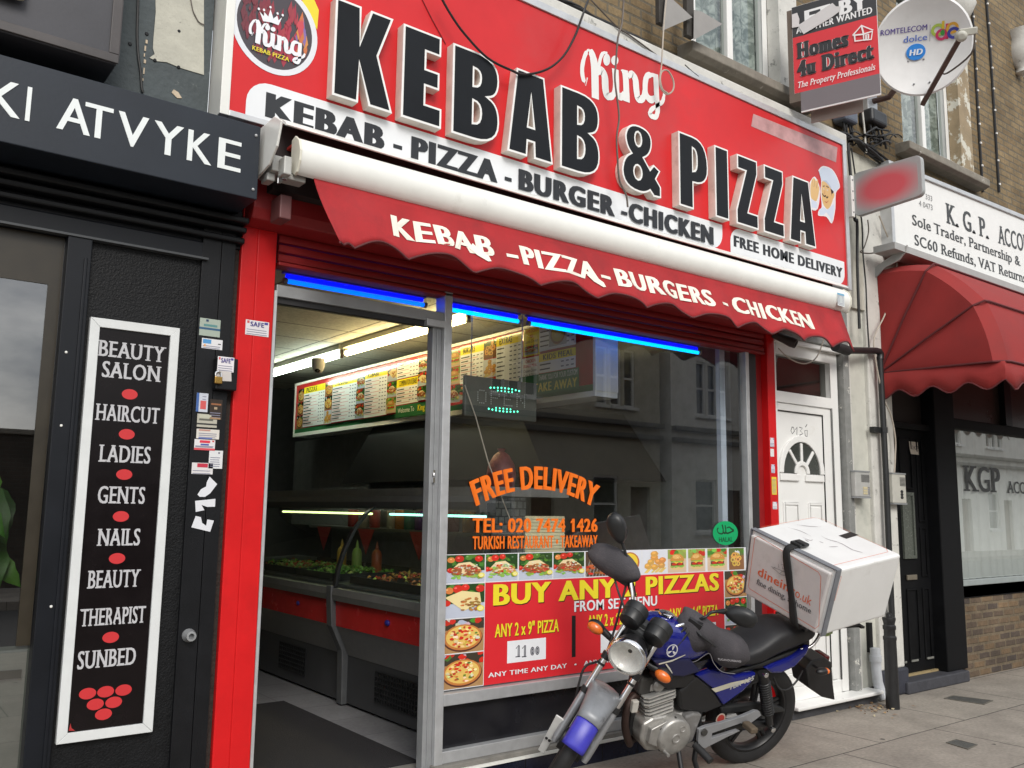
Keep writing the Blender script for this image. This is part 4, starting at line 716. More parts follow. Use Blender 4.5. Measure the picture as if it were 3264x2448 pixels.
def curve_mesh(loops, ext, off):
    c = bpy.data.curves.new('t', 'CURVE'); c.dimensions = '2D'; c.fill_mode = 'BOTH'; c.extrude = ext; c.offset = off
    for L in loops:
        s_ = c.splines.new('POLY'); s_.points.add(len(L)-1); s_.use_cyclic_u = True
        for pt_, (x, z) in zip(s_.points, L): pt_.co = (x, z, 0, 1)
    o = bpy.data.objects.new('t', c); COL.objects.link(o); dg = bpy.context.evaluated_depsgraph_get(); me = bpy.data.meshes.new_from_object(o.evaluated_get(dg), depsgraph=dg)
    r = ([(v.co.x, v.co.y, v.co.z) for v in me.vertices], [tuple(p.vertices) for p in me.polygons]); bpy.data.objects.remove(o); bpy.data.curves.remove(c); bpy.data.meshes.remove(me); return r
def shrink(L, d):
    # move a loop inward by d (mitred), for the black face inside the white edge
    n = len(L); A = sum(L[i][0]*L[(i+1) % n][1]-L[(i+1) % n][0]*L[i][1] for i in range(n)); sg = 1 if A > 0 else -1; o = []
    for i in range(n):
        a, b, c = Vector(L[i-1]), Vector(L[i]), Vector(L[(i+1) % n]); d1 = (b-a).normalized(); d2 = (c-b).normalized(); n1 = Vector((-d1.y, d1.x)); n2 = Vector((-d2.y, d2.x)); m = (n1+n2); m = m.normalized() if m.length > 1e-5 else n1; k = d/max(.45, m.dot(n1)); p_ = b+m*k*sg; o.append((p_.x, p_.y))
    return o
for ch, loops in LET:
    v, f = curve_mesh(loops, (YS-YL)/2-.002, 0); g = MB(); g.add([(x, (YS+YL)/2-z-.0, y) for x, y, z in v], f); lt = obj('letter', g, CREAM, KS)
    v, f = curve_mesh(loops, .002, 0); g = MB(); g.add([(x, YL-z-.0, y) for x, y, z in v], f); obj('white_edge', g, WEDGE, lt)
    v, f = curve_mesh([shrink(loops[0], .0125)]+[shrink(L, -.0125) for L in loops[1:]], .001, 0); g = MB(); g.add([(x, YL-.0025-z, y) for x, y, z in v], f); obj('black_face', g, BLKF, lt)
# brush-script word: outline strokes traced once, used on the board and in the badge
def script(p, fx, col):
    # fx maps photo-crop px (of the large word) to (x, z); pieces drawn as ribbons and discs
    P_ = lambda L: [fx(*v) for v in L]
    u = (fx(100, 0)[0]-fx(0, 0)[0])/100
    def rb(L, w, k=5): p.k += 1; stroke(p, P_(L), [x*u for x in w], p.Y-p.k*.00005, col, k)
    rb([(372, 960), (318, 800), (310, 620), (355, 430), (415, 320)], (6, 75, 70, 60, 30)); rb([(372, 960), (400, 815)], (4, 20), 1)
    rb([(415, 320), (480, 400), (520, 560), (533, 800), (540, 1185)], (40, 120, 135, 135, 132))
    rb([(590, 740), (610, 560), (650, 420), (700, 375), (750, 400)], (60, 55, 55, 40, 60)); p.put([fx(740+62*math.cos(t), 500+105*math.sin(t)) for t in [2*PI*i/18 for i in range(18)]], col)
    rb([(560, 720), (650, 690), (705, 800), (715, 980), (740, 1120), (810, 1150), (870, 1090), (890, 960), (885, 800), (875, 660)], (100, 120, 125, 125, 120, 100, 85, 85, 90, 95))
    p.put([fx(882+64*math.cos(t), 512+85*math.sin(t)) for t in [2*PI*i/18 for i in range(18)]], col)
    rb([(912, 670), (920, 900), (925, 1080), (985, 1160), (1050, 1090)], (80, 85, 90, 100, 80)); rb([(1060, 680), (1080, 900), (1090, 1240)], (120, 115, 125)); rb([(990, 680), (1040, 730), (1060, 800)], (20, 60, 80))
    rb([(1120, 800), (1190, 750), (1245, 850), (1260, 1000), (1285, 1170), (1345, 1200), (1400, 1130), (1420, 950)], (70, 100, 120, 120, 115, 105, 95, 80))
    rb([(1560, 770), (1460, 780), (1420, 900), (1425, 1080), (1500, 1200), (1590, 1180)], (60, 90, 100, 100, 110, 90)); rb([(1600, 750), (1610, 900), (1620, 1150), (1640, 1350), (1620, 1480), (1580, 1510), (1510, 1470), (1520, 1390), (1620, 1310), (1720, 1240), (1755, 1100)], (105, 105, 105, 90, 80, 80, 90, 70, 55, 65, 50))
def rk(x, y): return 1800+x*400/2212, 100+y*400/2212
def fbig(x, y): v = at(rk(x, y), YP); return v.x, v.z
p = Print(YP); script(p, fbig, (.78, .78, .76)); obj('script_word', p, PR, KS)
# oval badge
def rl(x, y): return 690+x*360/2212, y*360/2212
def fl(x, y): v = at(rl(x, y), YP); return v.x, v.z
ccx = (fl(270, 450)[0]+fl(1970, 950)[0])/2; ccz = sp(0, 3.905)[1]; rx_ = (fl(1970, 950)[0]-fl(270, 450)[0])/2; rz_ = ccz-sp(0, 3.661)[1]
p = Print(YP); c0 = (ccx, ccz)
for pts in ([(1350, 0), (1600, 0), (1780, 60), (1790, 330), (1830, 350), (1880, 315), (1945, 340), (1905, 400), (1890, 590), (1700, 500)],): p.put([fl(*v) for v in pts], (.80, .66, .03)); 
p.put([(ccx+rx_*.55, ccz+rz_*.75), (ccx+rx_*.75, ccz+rz_*1.15), (ccx+rx_*1.0, ccz+rz_*.75), (ccx+rx_*.98, ccz+rz_*.3)], (.80, .66, .03))
p.put(ellipse(ccx, ccz, rx_, rz_, 48), (.72, .74, .78)); p.put(ellipse(ccx, ccz, rx_*.87, rz_*.88, 48), (.055, .045, .055))
r = random.Random(4)
def inside(x, z): return ((x-ccx)/(rx_*.85))**2+((z-ccz)/(rz_*.86))**2 < 1
for i in range(150):
    a, b = r.uniform(-.75, .85), r.uniform(-.85, .5); w = (a+.9)/1.7*(1-.5*abs(b+.2)); c = (.10+.45*w, .02+.03*w*r.random(), .03+.04*w)
    if a > .5: c = r.choice([(.55, .16, .05), (.22, .14, .38), (.6, .25, .06), (.55, .06, .08)])
    dx, dz = rx_*r.uniform(.03, .10), rz_*r.uniform(.06, .2); x, z = ccx+rx_*a, ccz+rz_*b; pts = [(x, z-dz), (x+dx*.8, z), (x+dx*.3, z+dz*1.4), (x-dx*.7, z)]
    if all(inside(*v) for v in pts): p.put(pts, c)
def fsm(x, y): return fl(745+.757*(x-395)-.069*(y-315), 385+.199*(x-395)+.515*(y-315))
script(p, fsm, (.80, .82, .86))
p.put([fl(*v) for v in ((905, 425), (835, 235), (920, 330), (925, 245), (1005, 335), (1048, 190), (1105, 375), (1180, 315), (1205, 410), (1275, 350), (1205, 505), (1060, 450))], (.80, .82, .86))
for v in ((820, 185), (922, 205), (1048, 152), (1187, 275), (1287, 308)): x, z = fl(*v); p.put(ellipse(x, z, .006, .007, 10), (.80, .82, .86))
p.text('KEBAB PIZZA', sp(1.433, 0)[0], sp(1.625, 0)[0], sp(0, 3.748)[1], sp(0, 3.77)[1], (.80, .68, .03), bold=.05); obj('badge', p, PR, KS)
# cook's head print at the right end, the worn-off white smear above it
def rc(x, y): return 2500+x*300/830, 380+y*300/830
def fc(x, y): v = at(rc(x, y), YP); return v.x, v.z
SKIN = (.70, .46, .20); HATW = (.60, .68, .80); OUTL = (.78, .76, .78)
p = Print(YP)
def pg(L, c, k=0):
    L = [Vector(fc(*v)) for v in L]
    if k: L = spline(L+[L[0]], k)[:-1]
    p.put([tuple(v) for v in L], c)
pg([(300, 450), (340, 412), (420, 440), (470, 520), (490, 600), (455, 650), (450, 790), (420, 920), (370, 860), (300, 850), (305, 800), (330, 770), (318, 640), (325, 540)], OUTL, 3)
pg([(220, 560), (265, 505), (300, 560), (315, 640), (295, 790), (235, 790), (228, 680)], OUTL, 3)
pg([(230, 580), (245, 530), (265, 520), (280, 545), (295, 530), (300, 580), (308, 620), (285, 720), (240, 700), (230, 640)], SKIN, 3); pg([(235, 700), (290, 735), (285, 785), (240, 780)], HATW)
for a, b in (((248, 540), (255, 600)), ((268, 530), (268, 595)), ((290, 560), (282, 610))): p.k += 1; stroke(p, [fc(*a), fc(*b)], .004, p.Y-p.k*.00005, (.3, .16, .06))
pg([(328, 560), (345, 545), (400, 570), (430, 620), (430, 700), (400, 780), (372, 790), (340, 740), (328, 660)], SKIN, 3)
pg([(405, 590), (435, 640), (420, 690), (412, 640)], (.03, .02, .02)); pg([(418, 660), (440, 650), (438, 690), (422, 705)], SKIN, 2)
pg([(305, 460), (345, 425), (420, 450), (470, 540), (482, 600), (440, 635), (410, 610), (370, 560), (335, 540), (318, 510)], HATW, 3); pg([(335, 540), (375, 560), (415, 620), (408, 590), (370, 540)], (.45, .53, .66))
pg([(310, 800), (345, 775), (375, 800), (440, 745), (440, 800), (420, 905), (395, 850), (370, 820), (345, 845), (310, 840)], HATW)
for L in ([(335, 655), (350, 680), (362, 672)], [(362, 672), (375, 695), (385, 680)]): p.k += 1; stroke(p, [fc(*v) for v in L], .011, p.Y-p.k*.00005, (.02, .015, .015), 3)
for L in ([(340, 592), (355, 588)], [(368, 590), (392, 604)]): p.k += 1; stroke(p, [fc(*v) for v in L], .008, p.Y-p.k*.00005, (.03, .02, .015), 1)
for x, y in ((348, 615), (380, 625)): pg([(x-7, y), (x, y-9), (x+7, y), (x, y+8)], (.75, .72, .68)); pg([(x-2, y), (x+2, y-5), (x+4, y+3)], (.02, .02, .02))
pg([(352, 620), (362, 640), (356, 665), (346, 655)], (.62, .36, .16)); pg([(350, 722), (372, 740), (395, 715), (372, 730)], (.45, .10, .06))
obj('cook_print', p, PR, KS)
PALER = mat('worn_white_patch', (.50, .28, .28), .5, var=.35, vs=6)
g = MB(); a = sp(5.36, 4.60); b = sp(6.5, 4.47); g.quad((a[0], YP, a[1]-.13), (b[0], YP, b[1]-.0), (b[0]+.03, YP, b[1]+.14), (a[0]+.03, YP, a[1]-.02)); obj('worn_patch', g, PALER, KS)
# ------------------------------------------------------------------ awning
AW = thing('kebab_awning', 'rolled red awning with white hood and scalloped lettered valance', 'awning', (3.9, -.3, 2.75))
AX0, AX1 = 1.60, 6.17
g = MB(); g.prism([(-.345, 3.10), (-.385, 3.075), (-.405, 3.085), (-.43, 3.13), (-.435, 3.18), (-.415, 3.23), (-.375, 3.262), (-.345, 3.255)], AX0, AX1, 'x'); fb = obj('front_bar', g, WHITE, AW, smooth=50)
for x in (AX0-.012, AX1): g = MB(); g.prism([(-.335, 3.10), (-.385, 3.07), (-.41, 3.08), (-.437, 3.13), (-.442, 3.18), (-.42, 3.235), (-.375, 3.27), (-.335, 3.26)], x, x+.012, 'x'); obj('end_cap', g, mat('ivory_cap', (.7, .68, .58), .4), AW, bevel=.003)
g = MB(); HPF = [(-.17, 3.408), (-.25, 3.393), (-.31, 3.358), (-.335, 3.333), (-.328, 3.330), (-.30, 3.348), (-.24, 3.383), (-.17, 3.398)]; g.loft([[(x, y, z-dz) for y, z in HPF] for x, dz in ((1.56, 0), (2.6, .012), (4.2, .026), (6.32, .026))]); obj('hood', g, WHITE, AW, smooth=50)
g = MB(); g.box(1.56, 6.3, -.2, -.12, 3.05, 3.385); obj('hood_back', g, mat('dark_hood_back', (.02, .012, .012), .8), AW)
g = MB(); g.prism([(-.335, 3.275), (-.345, 3.262), (-.20, 3.262), (-.2, 3.275)], 1.62, 6.16, 'x'); g.prism([(-.342, 3.262), (-.342, 3.10), (-.335, 3.10), (-.335, 3.262)], 1.62, 6.16, 'x'); obj('rolled_fabric', g, mat('red_canvas_edge', (.45, .03, .02), .7), AW)
g = MB(); X_ = 1.47; g.prism([(-.40, 3.325), (-.485, 3.275), (-.445, 3.165), (-.36, 3.10), (-.21, 3.075), (-.225, 3.325)], X_, X_+.012, 'x'); obj('end_plate', g, WHITE, AW, bevel=.004)
g = MB(); g.box(1.50, 1.60, -.33, -.16, 3.09, 3.17); g.box(1.53, 1.57, -.40, -.33, 3.06, 3.15); g.box(1.56, 1.66, -.36, -.28, 3.055, 3.085); g.box(1.49, 1.53, -.3, -.22, 3.05, 3.09); obj('arm_bracket', g, mat('grey_arm_casting', (.42, .42, .4), .5, metal=.2), AW, bevel=.006)
for y in (-.28, -.35): g = MB(); g.cyl((1.555, y, 3.05), (1.555, y, 3.09), .012, n=8); obj('bolt', g, CHROME, AW)
CANV = mat('red_canvas', (.36, .016, .020), .85, var=.18, vs=5, bump=.15, bs=260, dirt=(.20, .013, .017), ds=2.2, dlo=.5, dhi=.8)
lobes = [1.72, 1.795, 2.14, 2.56, 2.986, 3.429, 3.821, 4.25, 4.712, 5.06, 5.43, 5.80, 6.11]
def hem(x):
    pts = lobes; 
    for a, b in zip(pts, pts[1:]):
        if a <= x <= b: t = (x-a)/(b-a); return 2.742+.058*math.sin(PI*t)**1.0*(1 if b-a > .2 else .3)
    return 2.745
def val(x, t):
    # t 0 at the bar, 1 at the hem; the left end hangs in folds
    zt = 3.078; z = zt+(hem(x)-zt)*t; y = -.388-.115*t**1.1; k = max(0, 1-(x-1.68)/.75)
    y += .035*math.sin(x*9+t*2)*t*(.25+k)+.05*k*t*math.sin(x*15)+.012*math.sin(x*23)*t
    return (x+.085*t*max(0, 1-(x-1.68)/.6)+.0*t, y, z)
g = MB(); N = 240; xs = [1.685+(6.10-1.685)*i/N for i in range(N+1)]
g.loft([[val(x, t/10) for x in xs] for t in range(11)], False, False); vl = obj('valance', g, CANV, AW, smooth=70, solid=.003)
g = MB(); g.tube([val(x, 1.0) for x in xs], .006, 6); obj('hem_piping', g, mat('dark_red_piping', (.10, .012, .014), .7), vl)
def onval(X, Z, D): t = min(1, max(0, (3.078-Z)/(3.078-2.77))); P = val(X, t); xx = X-(P[0]-X); P = val(xx, min(1, max(0, (3.078-Z)/(3.078-hem(xx))))); return (X, P[1]-.004+(D+.45), Z)
IV = (.80, .76, .66); kV = lambda x: x
VPR = mat('valance_print', attr=True, rough=.8, var=.08)
for txt, a, b, sw in (('KEBAB', 2.086, 2.703, 0), ('-', 2.80, 2.875, 0), ('PIZZA', 2.90, 3.475, 0), ('-', 3.495, 3.575, 0), ('BURGERS', 3.627, 4.508, 0), ('-', 4.585, 4.655, 0), ('CHICKEN', 4.721, 5.615, 0)): g = MB(); write(g, txt, a, b, 2.858, 2.972, -.45, IV, bold=.075, off=.012, warp=onval, dl=.0003); obj('valance_word', g, VPR, vl)
for xx in (2.56, 3.40):      # swash tails of the two As
    g = MB()
    for L in [strip2([(xx, 2.90), (xx+.04, 2.865), (xx+.09, 2.835), (xx+.10, 2.838)], [.045, .04, .035, .03])]:
        for q_ in L: g.add([onval(a, b, -.4535) for a, b in q_], [(0, 1, 2, 3)], IV)
    obj('valance_swash', g, VPR, vl)
g = sticker(None, 5.985, 6.08, 3.10, 3.20, -.4375, (.62, .66, .66), [(.05, .95, .1, .9, 'lines'), (.3, .7, .3, .75, (.55, .6, .6)), (.0, 1, .86, 1, (.15, .4, .6))]); obj('maker_sticker', g, PR, AW)
# ------------------------------------------------------------------ beauty salon next door
SL = thing('salon_shopfront', 'dark slate beauty salon front with rough black panel', 'shop front', (.2, 0, 0))
SIGNW = (.74, .78, .78)
g = MB(); g.box(-2.5, 1.31, .0, .2, 2.692, 2.78); g.box(-2.5, 1.5, .02, .2, 2.78, 3.3); obj('lintel', g, SALONF, SL, bevel=.006)
for z, d in ((2.80, .03), (2.85, .05), (2.89, .08)): g = MB(); g.box(-2.5, 1.5, -d, .02, z, z+.03); obj('moulding', g, BLK, SL, bevel=.008)
g = MB(); g.box(-2.5, 1.33, -.02, .02, 2.69, 2.70); obj('drip_edge', g, mat('grey_drip', (.06, .065, .07), .4), SL)
g = MB(); g.box(.715, .815, -.012, .15, 0, 2.692); g.box(.785, .80, -.02, -.012, 0, 2.6); obj('window_post', g, SALONF, SL, bevel=.004)
g = MB(); g.box(.815, 1.305, .02, .2, 0, 2.692); obj('rough_panel', g, BLKR, SL)
g = MB(); g.box(1.305, 1.395, .0, .2, 0, 2.95); g.box(1.398, 1.465, .0, .2, 0, 2.95); g.box(1.395, 1.398, .01, .2, 0, 2.95); obj('end_post', g, BLK, SL, bevel=.003)
g = MB(); g.box(1.466, 1.494, .03, .2, 0, 3.0); obj('gap_strip', g, mat('rough_gap', (.03, .022, .018), .9, var=.5, vs=30, bump=.8), SL)
g = MB(); g.box(-2.5, .715, .0, .1, .12, .2); g.box(-2.5, .69, .044, .049, .80, .835); obj('window_rail', g, mat('salon_rail', (.05, .047, .04), .4), SL)
g = MB(); g.quad((-2.5, .05, .2), (.715, .05, .2), (.715, .05, 2.692), (-2.5, .05, 2.692)); obj('window_pane', g, SALGL, SL)
g = MB(); g.quad((-2.5, .06, .2), (.715, .06, .2), (.715, .06, .93), (-2.5, .06, .93)); obj('frosted_film', g, mat('frosted_film', (.30, .32, .29), .35), SL)
g = MB(); g.prism([(-2.5, 2.47), (.712, 2.47), (.712, 2.69), (-2.5, 2.69)], .044, .049, 'y'); g.box(-2.5, .105, .044, .049, .93, 2.47); g.box(.66, .712, .044, .049, .93, 2.47); obj('brown_reflection', g, mat('brown_reflection', (.028, .022, .013), .35, var=.2), SL)  # brown strips paint the fascia's dark reflection onto the outside of the glass
g = MB(); g.box(-2.6, 1.3, 2.8, 2.85, 0, 2.7); g.box(-2.6, 1.3, .2, 2.8, -.02, .1); g.box(1.25, 1.3, .2, 2.8, 0, 2.7); obj('room_walls', g, mat('salon_room', (.045, .04, .036), .8, var=.3, vs=3), SL)
g = MB(); g.box(-2.6, 1.3, .2, 2.8, 2.7, 2.75); obj('room_ceiling', g, mat('salon_ceiling', (.2, .19, .17), .8), SL)
for (x, z) in ((.745, 2.17), (.750, 1.85), (.77, 1.09)): g = MB(); g.ell((x, -.013, z), .006, .004, .006, 8, 6); obj('screw', g, WHITE, SL)
g = MB(); g.lathe((1.35, -.004, .93), (0, -1, 0), [(0, .03), (.012, .03), (.03, .02), (.045, .022), (.046, .013), (.02, .012)], 16); obj('pipe_stub', g, ALUD, SL, smooth=40)
# upper storey over the salon: dark painted render with a bare cream patch
UP = thing('rendered_wall', 'dark grey rendered wall with a bare cream patch above the salon', 'wall', (.2, -.02, 3.2))
g = MB(); g.box(-3, 1.275, -.03, .3, 3.25, 6.5); obj('render', g, GREYR, UP)
E0 = [V(0, 0, *v, -.03) for v in ((1330, -300), (1345, 100), (1325, 330), (1320, 420), (1335, 470), (1290, 500), (1345, 530), (1440, 540), (1560, 590), (1760, 650), (1760, -300))]
g = MB(); g.prism([(min(x, 1.274), z) for x, z in E0], -.034, -.031, 'y'); obj('bare_patch', g, CREAMR, UP)
g = MB(); L = [V(0, 0, *v, -.03) for v in ((1480, 800), (1500, 775), (1540, 800), (1570, 850), (1530, 850))]; g.prism(L, -.034, -.031, 'y')
for (a, b, c, d) in ((1255, 350, 1275, 375), (1245, 400, 1262, 440), (1240, 465, 1252, 490), (1240, 520, 1260, 545), (1235, 590, 1250, 640), (1228, 680, 1238, 700)): x0, z0 = V(0, 0, a, d, -.03); x1, z1 = V(0, 0, c, b, -.03); g.box(x0, x1, -.034, -.031, z0, z1)
obj('chipped_spots', g, mat('chip_cream', (.55, .45, .33), .8, var=.2), UP)
for v in ((1340, 518), (1545, 578), (1548, 268), (1270, 290), (1125, 377)): x, z = V(0, 0, *v, -.035); g = MB(); g.lathe((x, -.033, z), (0, -1, 0), [(0, .009), (.002, .007)], 10); obj('drill_hole', g, BLK, UP)
pts = [(*V(0, 0, *v, -.045),) for v in ((1200, -200), (1190, 100), (1185, 300), (1195, 480), (1215, 620), (1225, 760), (1240, 800))]
g = MB(); g.tube([(x, -.045, z) for x, z in pts], .006, 6, smooth=4); one('wall_cable', g, CABLE, 'black cable hanging down the dark render above the salon sign', 'cable')
g = MB(); g.tube([(x, -.04, z) for x, z in [V(0, 0, *v, -.04) for v in ((1640, -60), (1665, 80), (1690, 140), (1720, 190), (1765, 215))]], .003, 5, smooth=4); one('wall_cable', g, CABLEG, 'thin grey wire curling across the bare cream patch', 'cable')
# dark lightbox jutting out above the fascia
LBX = thing('dark_lightbox', 'large dark grey projecting box above the salon sign', 'box sign', (-.6, -.25, 3.4))
g = MB(); g.box(-3, .795, -.30, -.05, 3.395, 5.2); obj('box', g, mat('dark_box_paint', (.04, .04, .048), .5, var=.2, vs=4, bump=.05), LBX, bevel=.006)
g = MB(); g.box(-3, .80, -.31, -.30, 3.40, 3.44); g.box(.76, .80, -.31, -.30, 3.44, 5.2); obj('box_trim', g, mat('brownish_trim', (.055, .048, .048), .45, var=.3, vs=8), LBX, bevel=.003)
x, z = V(0, 0, 120, 0, -.32); g = MB(); g.box(x-.1, x+.04, -.36, -.31, z, z+.1); one('flood_lamp', g, mat('ivory_lamp', (.5, .48, .36), .5), 'ivory lamp casing on the dark lightbox at the top corner', 'lamp', bevel=.02)
# salon fascia with its lettering
FA = thing('salon_fascia', 'dark slate fascia with thin white salon lettering', 'sign', (-.4, -.3, 2.94))
g = MB(); g.box(-3, 1.447, -.30, -.02, 2.94, 3.30); obj('fascia_board', g, SALON, FA, bevel=.004)
g = MB()
for txt, a, b in (('K', .335, .452), ('I', .470, .4865), ('A', .585, .713), ('T', .687, .798), ('V', .818, .944), ('Y', .967, 1.094), ('K', 1.114, 1.224), ('E', 1.252, 1.360)):
    write(g, txt, a, b, 3.05, 3.195, -.302, SIGNW, off=.0, bold=.03)
obj('fascia_lettering', g, PR, FA)
g = MB(); g.ell((1.425, -.302, 2.985), .008, .006, .008, 8, 6); g.ell((1.425, -.302, 3.25), .008, .006, .008, 8, 6); obj('screw', g, ALUD, FA)
# framed price-list board
BS_ = thing('beauty_sign', 'tall white framed beauty salon list sign with red dots', 'sign', (1.02, 0, .527))
g = MB(); y0, y1 = -.012, .0195
for pts in ([(.832, .527), (1.217, .527), (1.175, .567), (.873, .567)], [(.832, 2.34), (.873, 2.30), (1.18, 2.30), (1.22, 2.34)], [(.832, .5275), (.8725, .5675), (.8725, 2.2995), (.832, 2.3395)], [(1.2175, .5275), (1.2195, 2.3395), (1.1795, 2.2995), (1.1755, .5675)]): g.prism(pts, y0, y1, 'y')
obj('sign_frame', g, mat('white_sign_frame', (.66, .68, .68), .4, var=.06), BS_, bevel=.0015)
g = MB(); g.box(.87, 1.18, .0, .0195, .565, 2.302); obj('sign_panel', g, mat('brown_black_panel', (.006, .004, .0045), .25, var=.25, spec=.25), BS_)
SG = (.50, .50, .52)
for t_, a, b, z0, z1 in (('BEAUTY', .872, 1.166, 2.172, 2.243), ('SALON', .897, 1.15, 2.079, 2.15), ('HAIRCUT', .884, 1.157, 1.886, 1.958), ('LADIES', .911, 1.13, 1.703, 1.778), ('GENTS', .92, 1.118, 1.522, 1.596), ('NAILS', .931, 1.11, 1.338, 1.411), ('BEAUTY', .905, 1.123, 1.157, 1.232), ('THERAPIST', .886, 1.156, .999, 1.071), ('SUNBED', .891, 1.127, .822, .895)): p = Print(-.0012); p.text(t_, a, b, z0, z1, SG, serif=.075, bold=.055); obj('sign_line', p, PR, BS_)
for x, z in ((1.021, 2.011), (1.021, 1.83), (1.023, 1.65), (1.022, 1.465), (1.019, 1.282), (1.017, .945), (.941, .718), (1.013, .718), (1.086, .717), (.975, .670), (1.049, .670), (1.011, .625)):
    p = Print(-.0012); p.put(ellipse(x, z, .034, .0235, 24), (.56, .03, .035)); obj('red_dot', p, PR, BS_)
p = Print(-.0014); p.put([(.878, .575), (.903, .572), (.888, .585), (.883, .605)], (.4, .03, .03)); obj('peeled_corner', p, PR, BS_)
# trade stickers on the black end post
STK = [((1728, 1085), (1897, 1258), 1, (.36, .42, .36), [(.3, .42, .82, .95, (.02, .05, .12)), (0, 1, .36, .48, (.03, .1, .2)), (.2, .85, .55, .68, (.1, .25, .25))], 'pale green trade sticker topmost on the black post'),
 ((1745, 1260), (1918, 1368), 1, (.72, .72, .74), [(.05, .45, .5, .92, (.08, .3, .6)), (.1, .2, .2, .4, (.7, .35, .15)), (.78, .92, .5, .6, (.05, .05, .06)), (.05, .95, .05, .4, 'lines')], 'white sticker with blue swoosh on the black post')]
for (a, b, qy, bgc, rows, lb) in STK: x0, z1 = V(0, qy, *a); x1, z0 = V(0, qy, *b); one('sticker', sticker(None, x0, x1, z0, z1, -.002, bgc, rows), PR, lb, 'sticker', 'trade stickers on the salon post')
STK2 = [((1700, 75), (1790, 245), (.55, .58, .66), [(0, .22, 0, 1, (.05, .12, .35)), (.35, .85, .15, .6, (.6, .1, .1)), (.5, .9, .65, .95, 'lines')], 'upright white sticker with red and blue print'),
 ((1815, 130), (1912, 312), (.03, .018, .012), [(.1, .9, .72, .8, (.3, .12, .05)), (.35, .6, .5, .62, (.4, .3, .2)), (.05, .95, .08, .42, 'lines'), (.05, .9, .02, .1, (.35, .22, .12))], 'dark brown sticker with pale lines'),
 ((1705, 255), (1870, 380), (.45, .43, .36), [(.1, .8, .5, .64, (.12, .12, .1)), (0, 1, .18, .3, (.03, .03, .03)), (.1, .7, .68, .95, (.5, .5, .4))], 'buff scraped shop repair sticker'),
 ((1698, 385), (1890, 480), (.66, .63, .58), [(.1, .6, .8, .95, (.5, .25, .2)), (.1, .9, .1, .7, 'lines'), (.1, .7, .0, .1, (.15, .2, .5))], 'cream torn sticker with fine print'),
 ((1680, 475), (1853, 577), (.72, .70, .72), [(.25, .75, .68, .92, (.65, .04, .07)), (.85, .95, .8, .95, (.6, .1, .1)), (0, 1, 0, .2, (.62, .08, .1)), (.3, .7, .45, .6, (.08, .1, .35)), (.05, .95, .25, .42, 'lines')], 'white sticker with red banner and base'),
 ((1808, 572), (1917, 733), (.68, .69, .70), [(.1, .85, .1, .7, 'lines'), (.65, .78, .82, .92, (.2, .2, .25))], 'plain white upright sticker'),
 ((1658, 678), (1835, 782), (.68, .66, .66), [(.25, .75, .6, .95, (.5, .03, .06)), (.05, .95, .02, .5, 'lines')], 'white shutter repair sticker with red heading')]
for (a, b, bgc, rows, lb) in STK2: x0, z1 = V(0, 2, *a); x1, z0 = V(0, 2, *b); one('sticker', sticker(None, x0, min(x1, 1.463), z0, z1, -.002-.0002*len(rows), bgc, rows), PR, lb+' on the black post', 'sticker', 'trade stickers on the salon post')
for L, lb in (([(1810, 800), (1875, 865), (1815, 945), (1770, 975), (1725, 975), (1705, 955), (1735, 910), (1780, 885), (1785, 850)], 'torn white paper scrap with a zigzag edge'), ([(1685, 1010), (1860, 992), (1857, 1060), (1790, 1062), (1740, 1045), (1765, 1090), (1690, 1105)], 'torn white paper scrap shaped like a flag'), ([(1690, 1140), (1735, 1150), (1745, 1200), (1780, 1225), (1790, 1170), (1847, 1180), (1815, 1277), (1652, 1238)], 'torn white paper scrap with blue print, lowest')):
    p = Print(-.002); p.put([V(0, 2, *v) for v in L], (.70, .71, .75)); one('paper_scrap', p, PR, lb+' on the black post', 'sticker', 'torn paper on the salon post')
# key box with padlock
KB = thing('key_box', 'small black wall box with safe sticker and brass padlock', 'box', (1.42, -.03, 1.82))
x0, z1 = V(0, 1, 1870, 1425, -.04); x1, z0 = V(0, 2, 2040, 62, -.04); g = MB(); g.box(x0, x1, -.05, 0, z0, z1); obj('box', g, BLK, KB, bevel=.006)
a, zb = V(0, 1, 1868, 1545, -.05); b, zt = V(0, 1, 2035, 1435, -.05); obj('sticker', safe_sticker(a+.004, b-.006, zb, zt, -.0512), PR, KB)
p = Print(-.0512); a, zb = V(0, 1, 1860, 1630, -.05); b, zt = V(0, 1, 2005, 1548, -.05); p.put([(a+.006, zb), (b, zb+.004), (b-.004, zt-.006), (a+.004, zt)], (.55, .52, .5)); obj('worn_label', p, PR, KB)
x, z = V(0, 1, 1885, 1625, -.06); g = MB(); g.box(x-.018, x+.018, -.07, -.052, z-.018, z+.016); obj('padlock', g, mat('brass', (.4, .24, .06), .3, metal=.8), KB, bevel=.004)
g = MB(); g.tube([(x-.012, -.06, z+.014), (x-.014, -.06, z+.034), (x, -.06, z+.042), (x+.012, -.06, z+.034), (x+.012, -.06, z+.014)], .004, 6, smooth=3); obj('shackle', g, CHROME, KB, smooth=50)
